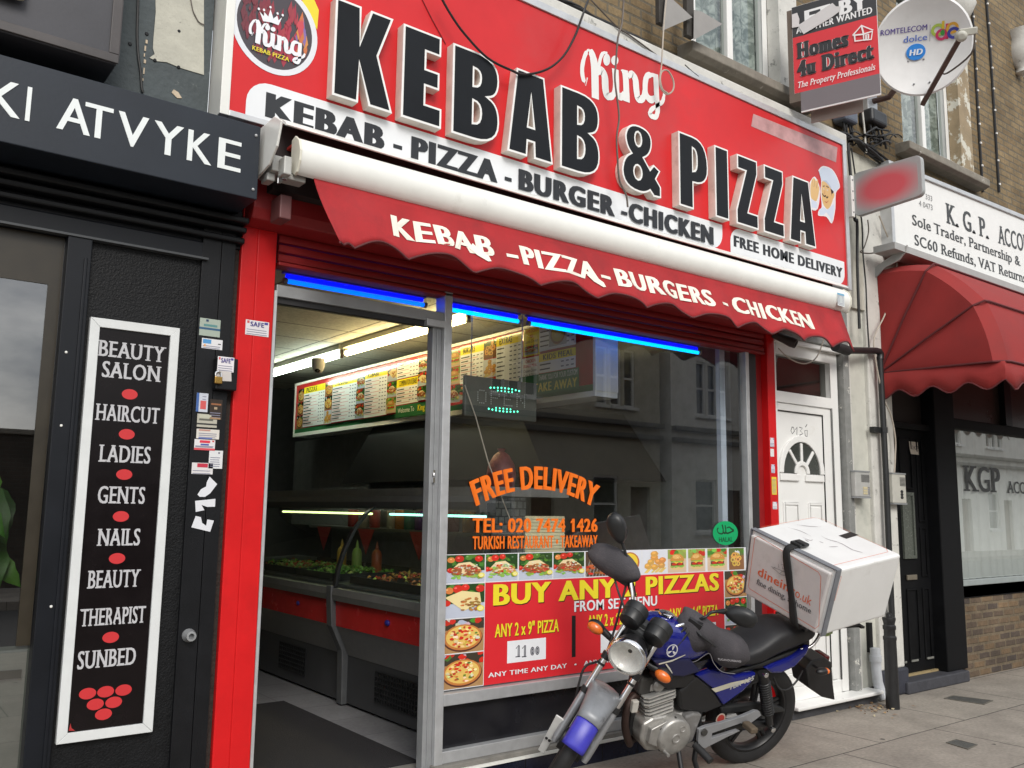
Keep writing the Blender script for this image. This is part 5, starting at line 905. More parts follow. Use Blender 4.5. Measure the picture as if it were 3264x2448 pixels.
# climbing house plant behind the salon glass
PLT = thing('house_plant', 'broad leaved green house plant behind the salon window', 'plant', (.45, .3, .2))
g = MB(); g.tube([(.35, .45, .2), (.42, .4, .8), (.46, .36, 1.3), (.47, .34, 1.75)], [.015, .012, .008, .005], 6, smooth=4); obj('stem', g, mat('plant_stem', (.07, .12, .03), .6), PLT)
r = random.Random(11); cols = [(.05, .20, .02), (.10, .33, .04), (.18, .46, .06), (.03, .11, .015)]
for i in range(34):
    c = Vector((.51+r.uniform(-.22, .06), .18+r.uniform(-.06, .16), 1.33+r.uniform(-.16, .42))); L = r.uniform(.22, .38); w = L*r.uniform(.15, .21); az = r.uniform(-.9, .9); dr = Vector((math.sin(az), -.35*math.cos(az), -1)).normalized(); sd_ = dr.cross(Vector((0, -1, .2))).normalized(); g = MB(); P = []
    for k in range(9): t = k/8; ww = w*math.sin(PI*min(1, t**.75*.97+.03))*(1+.10*math.sin(t*19+i)); m_ = c+dr*L*t+Vector((0, -.05*math.sin(t*2.6), .04*t)); P.append([m_-sd_*ww, m_+Vector((0, .012, 0)), m_+sd_*ww])
    g.loft(P, False, False); obj('leaf', g, mat('leaf_%d' % (i % 4), cols[i % 4], .4, var=.25, vs=14), PLT, smooth=80)
# ------------------------------------------------------------------ white front door with fanlight
DR = thing('white_door', 'white plastic front door with half-moon glazing and fanlight', 'door', (6.2, 0, .1))
g = MB(); frame(g, 5.785, 6.68, .10, 2.86, .03, .14, (.05, .10, .10, .09)); g.box(5.785, 6.70, -.01, .14, 2.86, 2.90); g.box(5.835, 6.58, .03, .14, 2.385, 2.475); obj('door_frame', g, UPVC, DR, bevel=.006)
g = MB(); frame(g, 5.835, 6.58, .20, 2.384, .045, .12, (.02, .10, .10, .06)); obj('leaf_border', g, UPVC, DR, bevel=.006)
g = MB(); g.box(5.856, 6.479, .06, .11, .301, 2.323); lf = obj('door_leaf', g, UPVC, DR, bevel=.004)
g = MB(); g.box(6.479, 6.486, .05, .062, .30, 2.323); g.box(5.856, 6.486, .05, .062, 2.318, 2.326); g.box(6.578, 6.585, .028, .04, .2, 2.39); obj('seal', g, BLK, DR)
g = MB(); g.quad((5.835, .08, 2.475), (6.58, .08, 2.475), (6.58, .08, 2.77), (5.835, .08, 2.77)); obj('fanlight_pane', g, glass('fanlight_glass', (.4, .4, .38), f0=.12), DR)
g = MB(); g.box(5.835, 6.58, .13, .16, 2.475, 2.77); obj('fanlight_blind', g, mat('grey_fanlight', (.12, .115, .11), .7), DR)
cxd, czd, rd = 6.165, 1.83, .225
def half(r_, n=16, cz=0): return [(cxd+r_*1.06*math.cos(PI*i/n), czd+cz+r_*1.08*math.sin(PI*i/n)) for i in range(n+1)]
g = MB(); o_ = half(rd+.06); i_ = half(rd+.01)
for k in range(16): g.prism([o_[k], o_[k+1], i_[k+1], i_[k]], .04, .06, 'y')
for sx in (-1, 1): g.box(cxd+sx*.17-.125, cxd+sx*.17+.125, .04, .06, czd-.06, czd-.005)
for a in (48, 90, 132): c, s_ = math.cos(R(a)), math.sin(R(a)); g.prism([(cxd+.08*c-.014*s_, czd+.08*s_+.014*c), (cxd+.24*c-.014*s_, czd+.245*s_+.014*c), (cxd+.24*c+.014*s_, czd+.245*s_-.014*c), (cxd+.08*c+.014*s_, czd+.08*s_-.014*c)], .043, .06, 'y')
o_ = half(.095); i_ = half(.06)
for k in range(16): g.prism([o_[k], o_[k+1], i_[k+1], i_[k]], .042, .06, 'y')
obj('fan_moulding', g, UPVC, lf, bevel=.006)
g = MB(); o_ = half(rd+.01); g.prism(o_+[(cxd-.06, czd), (cxd-.06, czd+.0)]+[(cxd+.095*1.06*math.cos(PI-PI*i/12), czd+.095*1.08*math.sin(PI-PI*i/12)) for i in range(13)][1:-1]+[(cxd+.09, czd)], .055, .0595, 'y'); obj('fan_glazing', g, mat('smoky_fan_glass', (.04, .045, .04), .08, spec=.9), lf)
for (a, b, c, d) in ((5.91, 6.12, .95, 1.6), (6.24, 6.44, .95, 1.6), (5.91, 6.12, .38, .85), (6.24, 6.44, .38, .85)):
    g = MB(); frame(g, a, b, c, d, .05, .06, .02); g.box(a+.035, b-.035, .052, .06, c+.035, d-.035); obj('raised_panel', g, UPVC, lf, bevel=.008)
p = Print(.0594)
for L in ([(.09, .05), (.06, .0), (.09, -.04), (.14, 0), (.12, .05), (.08, .05)], [(.19, -.05), (.2, .06), (.16, .02)], [(.25, .06), (.32, .05), (.27, .01), (.33, -.02), (.25, -.05)], [(.38, -.05), (.37, .02), (.43, .03), (.42, -.06), (.38, -.05)], [(.39, .07), (.43, .11)]): stroke(p, [(6.01+u*.6, 2.17+v*.6) for u, v in L], .007, p.Y, (.05, .05, .06))
obj('handwritten_number', p, PR, lf)
g = MB(); g.box(6.40, 6.46, .052, .062, .45, .6) if False else g.lathe((6.46, .06, 1.2), (0, -1, 0), [(0, .018), (.02, .018), (.03, .012)], 12); obj('lock', g, CHROME, lf)
g = MB(); g.prism([(-.115, .07), (-.115, .098), (.03, .104), (.03, .07)], 5.79, 6.945, 'x'); obj('door_sill', g, UPVC, DR, bevel=.008)
g = MB(); g.box(5.785, 6.94, -.06, .2, 0, .07); obj('sill_base', g, mat('dark_base', (.045, .045, .05), .8, var=.3, vs=10, bump=.3), DR)
g = MB(); L = [(6.70, -.03, 2.95), (5.80, -.03, 2.95)]; g.box(5.78, 6.72, -.03, .1, 2.90, 3.02); obj('flaking_head', g, PEELG, DR, bevel=.01)
g = MB(); g.lathe((5.80, -.09, 2.86), (.25, -.6, -.35), [(-.1, .03), (0, .035), (.05, .04), (.09, .036), (.09, .026), (.05, .02)], 16); one('security_camera', g, mat('camera_grey', (.05, .048, .045), .5), 'small dark bullet camera at the corner of the fanlight', 'camera', smooth=50)
g = MB(); g.tube([at(q(3, 1, *v), -.13) for v in ((90, 1350), (160, 1420), (250, 1470), (330, 1482), (400, 1450), (440, 1390), (470, 1310), (485, 1265))], .005, 6, smooth=4); one('sagging_cable', g, CABLEW, 'pale cable sagging in front of the white door fanlight', 'cable')
# entry phones
def entry(x0, x1, z0, z1, y, lb, k):
    t = thing('entry_phone', lb, 'intercom', ((x0+x1)/2, y, z0), 'entry phones on the party pier'); w = x1-x0; h = z1-z0
    g = MB(); g.box(x0, x1, y-.045, y, z0, z1); obj('case', g, mat('intercom_grey', (.42, .42, .4), .45, metal=.1) if k else mat('intercom_cream', (.48, .47, .42), .5), t, bevel=.006)
    g = MB()
    for i in range(7): z = z1-h*(.12+.045*i); g.box(x0+w*(.4 if k else .55), x0+w*.95, y-.047, y-.045, z-h*.012, z+h*.012)
    obj('speaker_slots', g, mat('slot_dark', (.05, .05, .05), .6), t)
    for i in range(3):
        z = z0+h*(.36-.11*i) if k else z0+h*(.40-.1*i)
        g = MB(); (g.box(x0+w*.5, x0+w*.78, y-.049, y-.045, z-h*.04, z+h*.04) if k else g.ell((x0+w*.66, y-.046, z), .022, .008, .014, 12, 8)); obj('call_button', g, mat('button_buff', (.55, .48, .3), .5) if k else PLBK, t)
        if k: g = MB(); g.lathe((x0+w*.88, y-.045, z), (0, -1, 0), [(0, .012), (.006, .01)], 12); obj('bell_push', g, CHROME, t)
    g = MB(); g.box(x0-.003, x1+.003, y-.048, y, z1, z1+.012); g.box(x0-.003, x1+.003, y-.048, y, z0-.012, z0); obj('cap', g, ALUD, t)
entry(6.735, 6.955, 1.66, 1.865, -.02, 'wide grey metal entry phone nearer the white door', 1)
entry(7.29, 7.51, 1.615, 1.865, -.03, 'tall cream entry phone nearer the black door', 0)
# drain pipe with elbow, bracket and white shoe
DP = thing('drain_pipe', 'thin black downpipe on the white pier with elbow and bracket', 'pipe', (7.2, -.07, .6))
yp = -.07
g = MB(); g.tube([(7.19, yp, 2.88), (7.20, yp, 1.9), (7.19, yp, .62)], .026, 12); obj('pipe', g, PLBK, DP, smooth=60)
e0 = at(q(3, 1, 580, 1335), -.13); e1 = at(q(3, 1, 880, 1375), -.08)
g = MB(); g.tube([(e0.x, e0.y, e0.z), (e0.x+.2, -.12, e0.z-.01)], .042, 12); obj('coupling', g, RUBBER, DP, smooth=60)
g = MB(); g.tube([(e0.x+.18, -.12, e0.z-.01), (e1.x-.04, yp, e1.z+.0), (7.185, yp, 2.93), (7.19, yp, 2.86)], .030, 12, smooth=3); obj('elbow', g, PLBK, DP, smooth=60)
g = MB(); g.box(7.07, 7.2, -.06, -.01, 2.215, 2.265); g.cyl((7.2, yp, 2.215), (7.2, yp, 2.265), .032, n=12); obj('bracket', g, PLBK, DP, bevel=.004)
g = MB(); g.tube([(6.98, -.03, .42), (6.98, -.04, .15), (6.99, -.09, .02)], .042, 12, smooth=3); g.cyl((6.98, -.03, .31), (6.98, -.03, .36), .05, n=12); one('waste_pipe', g, mat('white_pipe', (.5, .52, .55), .4, dirt=(.3, .3, .28)), 'short white waste pipe emptying at the foot of the pier', 'pipe', smooth=60)
g = MB(); g.box(6.955, 7.0, -.002, .03, .38, .62); one('air_brick', g, BLK, 'small dark opening in the cream panel above the white pipe', 'vent')
# black cast bollard
P = atz(q(3, 3, 1080, 1145)); g = MB(); prof = [(0, .052), (.02, .052), (.60, .048), (.62, .052), (.64, .052), (.65, .044), (.70, .044), (.71, .05), (.74, .05), (.75, .042), (.77, .045), (.80, .052), (.815, .05), (.82, .025), (.85, .022), (.86, .01)]
one('bollard', MB().lathe((P.x, P.y, 0), (0, 0, 1), [(h*.86, r_) for h, r_ in prof], 24), mat('black_cast_iron', (.014, .014, .015), .45, var=.3, vs=14, bump=.15), 'black cast iron bollard standing before the party pier', 'bollard', smooth=40)
# ------------------------------------------------------------------ accountants: black door, window, canopy, fascia
BLT = mat('matt_black_timber', (.005, .0052, .006), .6, var=.4, vs=7, bump=.06, spec=.14)
KG = thing('accountants_shopfront', 'black timber accountants shopfront with net curtained window', 'shop front', (9.6, .1, 0))
g = MB(); g.box(7.48, 7.53, .02, .3, .1, 3.7); g.box(8.22, 8.60, .0, .3, .1, 3.7); g.box(7.53, 8.22, .05, .3, 2.30, 2.36); g.box(8.60, 13, .03, .3, 2.36, 2.46); g.box(8.6, 13, .02, .3, .735, .86); obj('timber_frame', g, BLT, KG, bevel=.008)
g = MB(); g.box(8.6, 13, .02, .2, .735, .85); obj('sill', g, BLT, KG)
g = MB(); g.box(8.6, 13, -.0, .05, .85, .905); obj('sill_board', g, mat('pale_sill', (.3, .34, .34), .4), KG, bevel=.005)
g = MB(); g.box(8.59, 13.2, .03, .35, 0, .735); obj('stall_riser', g, BRICKB, KG)
g = MB(); g.quad((8.6, .08, .90), (13, .08, .90), (13, .08, 2.37), (8.6, .08, 2.37)); obj('window_pane', g, KGL, KG)
g = MB(); g.quad((8.6, .08, 2.46), (13, .08, 2.46), (13, .08, 3.2), (8.6, .08, 3.2)); obj('transom_pane', g, mat('dark_transom', (.035, .03, .026), .3), KG)
g = MB(); g.box(9.75, 9.9, .02, .2, 2.46, 3.2); obj('transom_post', g, BLK, KG)
g = MB(); g.loft([[(8.6+4.4*i/160, .11+.015*math.sin(i*1.1+.8*math.sin(i*.37)), z) for i in range(161)] for z in (.9, 2.36)], False, False); obj('net_curtain', g, mat('white_net', (.88, .9, .88), .9, var=.06), KG, smooth=80)
g = MB(); g.box(8.5, 13, .5, .55, .5, 3.3); obj('dark_room', g, mat('dark_room', (.03, .03, .03), .9), KG)
p = Print(.076); zk0, zk1 = V(3, 2, 1720, 925, .076)[1], V(3, 2, 1720, 705, .076)[1]; INK2 = (.018, .02, .02)
p.text('KGP', V(3, 2, 1695, 900, .076)[0], V(3, 2, 2012, 900, .076)[0], zk0, zk1, INK2, serif=.08, bold=.06)
p.text('ACCOUNTANTS', V(3, 2, 2065, 900, .076)[0], V(3, 2, 2065, 900, .076)[0]+1.5, V(3, 2, 2070, 942, .076)[1], V(3, 2, 2070, 840, .076)[1], INK2, serif=.07, bold=.04); obj('glass_lettering', p, PR, KG)
BD = thing('black_door', 'black panelled timber door with paper note and brass letter flap', 'door', (7.88, .12, .1))
g = MB(); g.box(7.53, 8.22, .12, .17, .10, 2.30); lf = obj('door_leaf', g, BLT, BD)
for (a, b, c, d) in ((7.58, 7.68, 1.45, 2.22), (7.76, 7.98, 1.75, 2.22), (8.06, 8.17, 1.45, 2.22), (7.58, 7.68, .95, 1.40), (8.06, 8.17, .95, 1.40), (7.58, 7.70, .22, .85), (7.78, 7.97, .22, .85), (8.05, 8.17, .22, .85)): g = MB(); frame(g, a, b, c, d, .108, .12, .016); obj('panel_moulding', g, BLT, lf, bevel=.005)
g = MB(); frame(g, 7.755, 7.965, 1.12, 1.72, .10, .12, .03); g.box(7.78, 7.94, .112, .118, 1.15, 1.69); obj('door_glazing', g, mat('dim_ribbed_glass', (.09, .10, .085), .25, var=.3, vs=60), lf)
g = MB(); g.box(7.78, 7.95, .10, .115, .93, .975); obj('letter_flap', g, mat('dull_brass_flap', (.25, .22, .17), .4, metal=.5), lf, bevel=.003)
g = MB(); g.box(7.57, 7.60, .09, .115, .93, 1.10); obj('handle', g, CHROME, lf, bevel=.003)
for a in (7.60, 7.80, 8.07): g = MB(); g.box(a-.01, a+.10, .10, .112, .215, .232); obj('ledge', g, mat('worn_ledge', (.2, .2, .18), .6), lf)
g = MB(); x0, z1 = V(3, 2, 1225, 495, .105); x1, z0 = V(3, 2, 1305, 612, .105); g.loft([[(x0, .112-.012*t*t, z1+(z0-z1)*t), (x1, .112-.006*t*t, z1+(z0-z1)*t)] for t in [i/6 for i in range(7)]], False, False); nt_ = obj('paper_note', g, mat('note_paper', (.62, .56, .47), .8), lf)
p = Print(.096); p.text('242A', x0+.02, x1-.02, (z0+z1)/2-.015, (z0+z1)/2+.02, (.06, .05, .05), bold=.02); obj('note_writing', p, PR, nt_)
g = MB(); g.box(7.42, 8.50, -.06, .2, 0, .10); obj('doorstep', g, mat('slate_step', (.045, .046, .055), .75, var=.3, vs=12, bump=.3), BD, bevel=.012)
g = MB(); g.box(7.53, 8.36, .09, .125, .10, .118); obj('weather_bar', g, mat('brass_bar', (.35, .27, .14), .5), BD)
g = MB(); g.box(7.53, 8.22, .13, .17, 2.36, 3.6); obj('overdoor_panel', g, mat('dark_overdoor', (.02, .016, .014), .6), BD)
# canopy: hoops that swing from one pivot at each end, cloth stretched over them
CN = thing('red_canopy', 'red scalloped dutch canopy over the black door and office window', 'awning', (9.5, -.5, 2.5))
KX0, KX1 = 7.33, 12.6; PV = (.02, 2.765)
HP = [(-.02, 3.72), (-.50, 3.66), (-.905, 3.262), (-1.045, 2.742)]
CANK = mat('sun_faded_canvas', (.26, .019, .017), .8, var=.16, vs=3, bump=.1, bs=160)
g = MB()
def side(x, s_): 
    for a, b in zip(HP, HP[1:]):
        k = len(g.v); n = 6
        for i in range(n+1):
            t = i/n; ex = (a[0]+(b[0]-a[0])*t, a[1]+(b[1]-a[1])*t); m_ = Vector((ex[0]-PV[0], ex[1]-PV[1])); bul = 1+.02*math.sin(PI*t)
            g.v += [(x, PV[0], PV[1]), (x+s_*.03*math.sin(PI*t), PV[0]+m_.x*.5, PV[1]+m_.y*.5), (x+s_*.03, PV[0]+m_.x*.93*bul, PV[1]+m_.y*.93*bul), (x-s_*.07, PV[0]+m_.x*bul, PV[1]+m_.y*bul)]
        for i in range(n):
            for j in range(3): q0 = k+i*4+j; g.f.append((q0, q0+1, q0+5, q0+4)); g.c.append((.8, .8, .8))
side(KX0, -1); side(KX1, 1)
top = []
for a, b in zip(HP, HP[1:]):
    for i in range(6): t = i/6; bul = 1+.02*math.sin(PI*t); top.append((PV[0]+(a[0]+(b[0]-a[0])*t-PV[0])*bul, PV[1]+(a[1]+(b[1]-a[1])*t-PV[1])*bul))
top.append(HP[-1]); g.loft([[(x, y, z) for y, z in top] for x in [KX0+.07+(KX1-KX0-.14)*i/12 for i in range(13)]], False, False)
obj('canopy_cloth', g, CANK, CN, smooth=35)
PIP = mat('dark_red_piping'); hem_y = HP[-1]
g = MB()
for hp in HP[1:]:
    r_ = [(KX0-.0, *PV), (KX0-.03, PV[0]+(hp[0]-PV[0])*.5, PV[1]+(hp[1]-PV[1])*.5), (KX0-.03, PV[0]+(hp[0]-PV[0])*.93, PV[1]+(hp[1]-PV[1])*.93), (KX0+.02, hp[0]-.01, hp[1]), (KX0+.09, hp[0]-.012, hp[1]+.005), (KX1-.09, hp[0]-.012, hp[1]+.005)]
    g.tube(r_, .009, 6)
obj('hoop_piping', g, PIP, CN)
g = MB(); n = 110
def drop_(u): return 2.525+.036*(1+math.sin(2*PI*u/.30-2.2))
path = [(KX0-.005-.02*math.sin(PI*t), .02+(HP[-1][0]-.02)*t) for t in [i/30 for i in range(31)]]+[(KX0+.05+(KX1-KX0-.1)*i/n, HP[-1][0]-.004) for i in range(1, n+1)]
acc = 0; rows = []; last = None
for x, y in path:
    if last: acc += math.hypot(x-last[0], y-last[1])
    last = (x, y); zt = 2.765+(2.742-2.765)*min(1, acc/1.07); rows.append([(x, y, zt), (x, y-.004, (zt+drop_(acc))/2), (x, y, drop_(acc))])
g.loft(rows, False, False); vl2 = obj('canopy_valance', g, CANK, CN, smooth=60, solid=.003)
g = MB(); g.tube([r_[2] for r_ in rows], .007, 6); obj('canopy_hem', g, PIP, vl2)
g = MB(); g.box(KX0-.03, KX0+.02, PV[0]-.03, PV[0]+.03, PV[1]-.05, PV[1]+.05); g.cyl((KX0-.04, PV[0], PV[1]), (KX0+.02, PV[0], PV[1]), .03, n=12); obj('pivot', g, PLBK, CN, bevel=.005)
KF = thing('accountants_fascia', 'white accountants fascia with black serif lettering', 'sign', (9.6, -.1, 3.8))
YK = -.10
fx0 = V(3, 1, 1080, 300, YK)[0]
g = MB(); g.prism([(fx0, 3.905), (13.4, 3.93), (13.4, 4.86), (fx0, 4.70)], YK, .05, 'y'); obj('fascia_panel', g, mat('white_fascia', (.78, .78, .76), .35, var=.04, dirt=(.62, .61, .57), ds=3, dlo=.6, dhi=.9), KF)
g = MB(); g.prism([(fx0-.05, 3.86), (13.4, 3.885), (13.4, 3.93), (fx0-.0, 3.905)], YK-.02, .05, 'y'); g.prism([(fx0, 4.70), (13.4, 4.86), (13.4, 4.91), (fx0, 4.74)], YK-.02, .05, 'y'); g.box(fx0-.05, fx0, YK-.02, .05, 3.86, 4.74); obj('fascia_trim', g, ALU, KF, bevel=.003)
def kw(t_, p0, p1, ptop, col, x1=None, **k):
    a = V(3, 1, *p0, YK-.004); b = V(3, 1, *p1, YK-.004); c = V(3, 1, *ptop, YK-.004); p = Print(YK-.002); sl = (b[1]-a[1])/(b[0]-a[0]); h_ = c[1]-a[1]
    def wp_(X, Z, D): return (X, D, Z+sl*(X-a[0]))
    p.text(t_, a[0], x1 if x1 else b[0], a[1], a[1]+h_, col, warp=wp_, **k); return p
KI = (.02, .022, .022)
obj('fascia_lettering', kw('K. G. P.', (1545, 265), (1912, 408), (1537, 92), KI, serif=.07, bold=.07), PR, KF)
obj('fascia_lettering', kw('ACCOUNTANTS', (1992, 440), (2212, 515), (1995, 290), KI, x1=V(3, 1, 1992, 440, YK)[0]+1.55, serif=.07, bold=.05), PR, KF)
obj('fascia_lettering', kw('Sole Trader, Partnership &', (1250, 280), (2185, 640), (1250, 192), KI, serif=.06, bold=.04), PR, KF)
obj('fascia_lettering', kw('SC60 Refunds, VAT Returns', (1270, 455), (2212, 780), (1270, 365), KI, x1=V(3, 1, 2212, 780, YK)[0]+.05, serif=.06, bold=.04), PR, KF)
obj('fascia_lettering', kw('333', (1365, 60), (1422, 82), (1365, 15), (.2, .2, .2)), PR, KF); obj('fascia_lettering', kw('4 0473', (1308, 118), (1425, 160), (1308, 70), (.2, .2, .2)), PR, KF)
g = MB(); X_ = KX0-.05; g.prism([(.0, 3.72), (-.32, 3.86), (-.30, 3.80), (-.24, 3.74), (-.1, 3.70), (0, 3.62)], X_, X_+.015, 'x'); g.box(fx0-.35, 13.3, -.30, -.10, 3.80, 3.86); one('canopy_hood', g, mat('grey_hood', (.36, .36, .35), .45), 'grey metal hood above the red canopy', 'hood')
# ------------------------------------------------------------------ grey blade sign, estate board, dish
BLS = thing('blade_sign', 'blank rounded grey projecting sign with faded red smear', 'sign', (6.8, -.4, 4.07))
g = MB(); X_ = 6.78; pp = []
for (cy, cz, a) in ((-.74+.05, 4.43-.05, PI/2), (-.13-.05, 4.445-.05, 0), (-.13-.05, 4.055+.05, -PI/2), (-.74+.05, 4.08+.05, PI)): pp += [(cy+.05*math.cos(a+PI/2*k/5), cz+.05*math.sin(a+PI/2*k/5)) for k in range(5, -1, -1)]
g.prism(pp, X_, X_+.05, 'x'); obj('panel', g, mat('grey_blade', (.36, .37, .37), .45, var=.06), BLS, bevel=.006)
RSM = bpy.data.materials.new('faded_red_smear'); RSM.use_nodes = True; MATS['faded_red_smear'] = RSM
n_ = RSM.node_tree.nodes; l_ = RSM.node_tree.links; t_ = n_.new('ShaderNodeTexCoord'); mp_ = n_.new('ShaderNodeMapping'); gr_ = n_.new('ShaderNodeTexGradient'); gr_.gradient_type = 'SPHERICAL'; cr_ = n_.new('ShaderNodeValToRGB')
cr_.color_ramp.elements[0].position = .0; cr_.color_ramp.elements[0].color = (.36, .37, .37, 1); cr_.color_ramp.elements[1].position = .55; cr_.color_ramp.elements[1].color = (.60, .10, .12, 1)
mp_.inputs['Location'].default_value = (-(6.78)*1, .42*2.7, -4.245*5.0); mp_.inputs['Scale'].default_value = (1, 2.7, 5.0); l_.new(t_.outputs['Object'], mp_.inputs[0]); l_.new(mp_.outputs[0], gr_.inputs[0]); l_.new(gr_.outputs[1], cr_.inputs[0]); l_.new(cr_.outputs[0], n_['Principled BSDF'].inputs['Base Color'])
g = MB(); g.prism([(y*.9-.04, 4.25+(z-4.25)*.9) for y, z in pp], X_-.001, X_-.0002, 'x'); obj('faded_print', g, RSM, BLS)
g = MB(); g.box(6.735, 6.78, -.14, -.10, 4.05, 4.42); obj('bracket', g, UPVC, BLS, bevel=.004)
for z in (4.09, 4.2, 4.28, 4.38): g = MB(); g.lathe((6.757, -.14, z), (0, -1, 0), [(0, .009), (.006, .006)], 8); obj('bolt', g, ALUD, BLS)
EB = thing('estate_board', 'red and black estate agent board with torn white strip', 'sign', (5.7, -.5, 4.7), None)
LBc = Vector((5.866, -.2, 4.878)); dv = Vector((.34, -.94, 0)); nv = Vector((-.94, -.34, 0)).normalized()
CUR = Matrix(((dv.x, -nv.x, 0, LBc.x), (dv.y, -nv.y, 0, LBc.y), (0, 0, 1, 0), (0, 0, 0, 1)))     # board frame: x along, -y towards the street, z up
def bq(px, py):
    rr = ray(*q(3, 0, px, py)); t = (LBc-CAM).dot(nv)/rr.dot(nv); P = CAM+rr*t; return (P-LBc).dot(dv), P.z
g = MB(); g.prism([(0, 4.87), (.05, 4.87), (.05, 4.70), (.65, 4.70), (.65, 5.62), (0, 5.62)], .0, .012, 'y'); obj('board', g, mat('white_corriboard', (.7, .7, .7), .5), EB)
p = Print(-.001); RDB = (.62, .025, .035); bl_, tr2 = bq(228, 805), bq(915, 130)
p.rect(0.002, .648, 5.352, 5.618, (.03, .03, .032)); p.rect(.002, .648, 4.872, 5.352, RDB); p.rect(.05, .648, 4.712, 4.872, (.16, .14, .15))
def btxt(t_, p0, p1, pt, col, **k): a = bq(*p0); b = bq(*p1); c = bq(*pt); p.text(t_, a[0], b[0], (a[1]+b[1])/2, (a[1]+b[1])/2+c[1]-a[1], col, **k)
btxt('LET BY', (215, 235), (870, 70), (212, 120), (.8, .8, .8), bold=.10, off=.015); btxt('ANOTHER WANTED', (245, 305), (902, 105), (245, 250), (.8, .8, .8), bold=.07)
for cl, ex in (((.74, .72, .72), .22), ((.02, .018, .02), .14)):
    btxt('Homes', (250, 500), (705, 405), (248, 370), cl, bold=ex, serif=.06, off=.02); btxt('4u Direct', (255, 660), (925, 510), (255, 530), cl, bold=ex, serif=.06, off=.02)
btxt('The Property Professionals', (262, 765), (932, 605), (265, 712), (.78, .75, .75), serif=.04, bold=.03, shear=.25)
for L in ([(735, 310), (810, 225), (910, 265), (830, 300), (735, 310)], [(750, 310), (755, 360), (830, 350), (828, 290)], [(828, 300), (905, 275), (895, 345), (830, 350)], [(850, 345), (850, 305), (870, 300), (870, 340)], [(810, 225), (828, 295)]): p.k += 1; stroke(p, [bq(*v) for v in L], .012, p.Y-p.k*.00005, (.78, .75, .75))
p.k += 2; p.put([bq(*v) for v in ((275, 215), (560, 30), (590, 60), (630, 60), (625, 100), (560, 150), (310, 300), (270, 240))], (.60, .58, .58)); p.put([bq(*v) for v in ((210, 130), (255, 115), (275, 170), (270, 235), (210, 245))], (.66, .62, .62))
obj('board_print', p, PR, EB)
g = MB(); g.box(.10, .50, .10, .112, 4.64, 5.55); obj('rear_board', g, mat('beige_rear_board', (.30, .27, .24), .6), EB)
g = MB(); g.box(-.04, .05, .0, .1, 4.8, 5.6); obj('post', g, mat('weathered_post', (.13, .1, .08), .8), EB)
CUR = Matrix.Identity(4)
DS = thing('satellite_dish', 'white round satellite dish on a brown arm by the brick wall', 'satellite dish', (7.4, -.5, 5.3))
dc = at(q(3, 0, 1325, 400), -.5); fwd_ = (CAM-dc).normalized(); fwd_ = (fwd_+Vector((.22, .0, .12))).normalized(); rr_ = 392*.36889/FOC*(dc-CAM).dot(fw)
e1 = fwd_.cross(Vector((0, 0, 1))).normalized()*-1; e2 = fwd_.cross(e1).normalized(); e2 = e2 if e2.z > 0 else -e2; e1 = e2.cross(fwd_)
CUR = Matrix(((e1.x, -fwd_.x, e2.x, dc.x), (e1.y, -fwd_.y, e2.y, dc.y), (e1.z, -fwd_.z, e2.z, dc.z), (0, 0, 0, 1)))     # dish frame: x right, -y to the street, z up
def dish(u, v): return .10*(u*u+v*v)/(rr_*rr_)
g = MB(); secs = [[(rr_*s_*math.cos(2*PI*k/48), -.10*s_*s_+.0, rr_*1.04*s_*math.sin(2*PI*k/48)) for k in range(48)] for s_ in (.001, .25, .5, .75, .97)]+[[(rr_*math.cos(2*PI*k/48)*1.01, -.085, rr_*1.05*math.sin(2*PI*k/48)) for k in range(48)], [(rr_*math.cos(2*PI*k/48), -.06, rr_*1.04*math.sin(2*PI*k/48)) for k in range(48)], [(rr_*.5*math.cos(2*PI*k/48), .02, rr_*.5*math.sin(2*PI*k/48)) for k in range(48)]]
g.loft(secs); obj('reflector', g, mat('dish_white', (.82, .82, .82), .4, var=.05, dirt=(.5, .5, .48), ds=6, dlo=.62, dhi=.9), DS, smooth=50)
def dq(px, py): u = (px-1325)/395*rr_; v = -(py-400)/395*rr_*1.03; return u, v
def ondish(X, Z, D): return (X, -.10*((X/rr_)**2+(Z/rr_)**2)-.004+(D+1), Z)
p = Print(-1.)
def dt(t_, p0, p1, pt, col, **k): a, b, c = dq(*p0), dq(*p1), dq(*pt); p.text(t_, a[0], b[0], (a[1]+b[1])/2, (a[1]+b[1])/2+c[1]-a[1], col, warp=ondish, **k)
dt('ROMTELECOM', (990, 265), (1368, 285), (990, 222), (.10, .06, .32), bold=.03); dt('dolce', (1180, 352), (1370, 358), (1180, 302), (.12, .2, .6), bold=.03)
def dput(pts, col): p.k += 1; p.add([ondish(x, z, -1-p.k*.00005) for x, z in pts], [tuple(range(len(pts)))], col)
def dell(px, py, rx, rz_, col): c = dq(px, py); dput(ellipse(c[0], c[1], rx/395*rr_, rz_/395*rr_, 24), col)
def dring(px, py, rx, w, col): 
    c = dq(px, py)
    for L in strip2(ellipse(c[0], c[1], rx/395*rr_, rx/395*rr_, 24)+[ellipse(c[0], c[1], rx/395*rr_, rx/395*rr_, 24)[0]], w/395*rr_): dput(L, col)
for L, c in (([(1388, 240), (1392, 240), (1392, 370), (1388, 370)], (.3, .3, .35)), ([(1480, 225), (1500, 225), (1500, 290), (1480, 290)], (.75, .55, .05)), ([(1510, 250), (1532, 250), (1532, 370), (1510, 370)], (.62, .03, .12))): dput([dq(*v) for v in L], c)
dring(1450, 290, 40, 24, (.45, .6, .1)); dring(1480, 330, 36, 22, (.6, .04, .14)); dring(1560, 290, 36, 22, (.75, .4, .05)); dring(1570, 330, 36, 24, (.05, .06, .35)); dell(1488, 315, 16, 24, (.05, .3, .06))
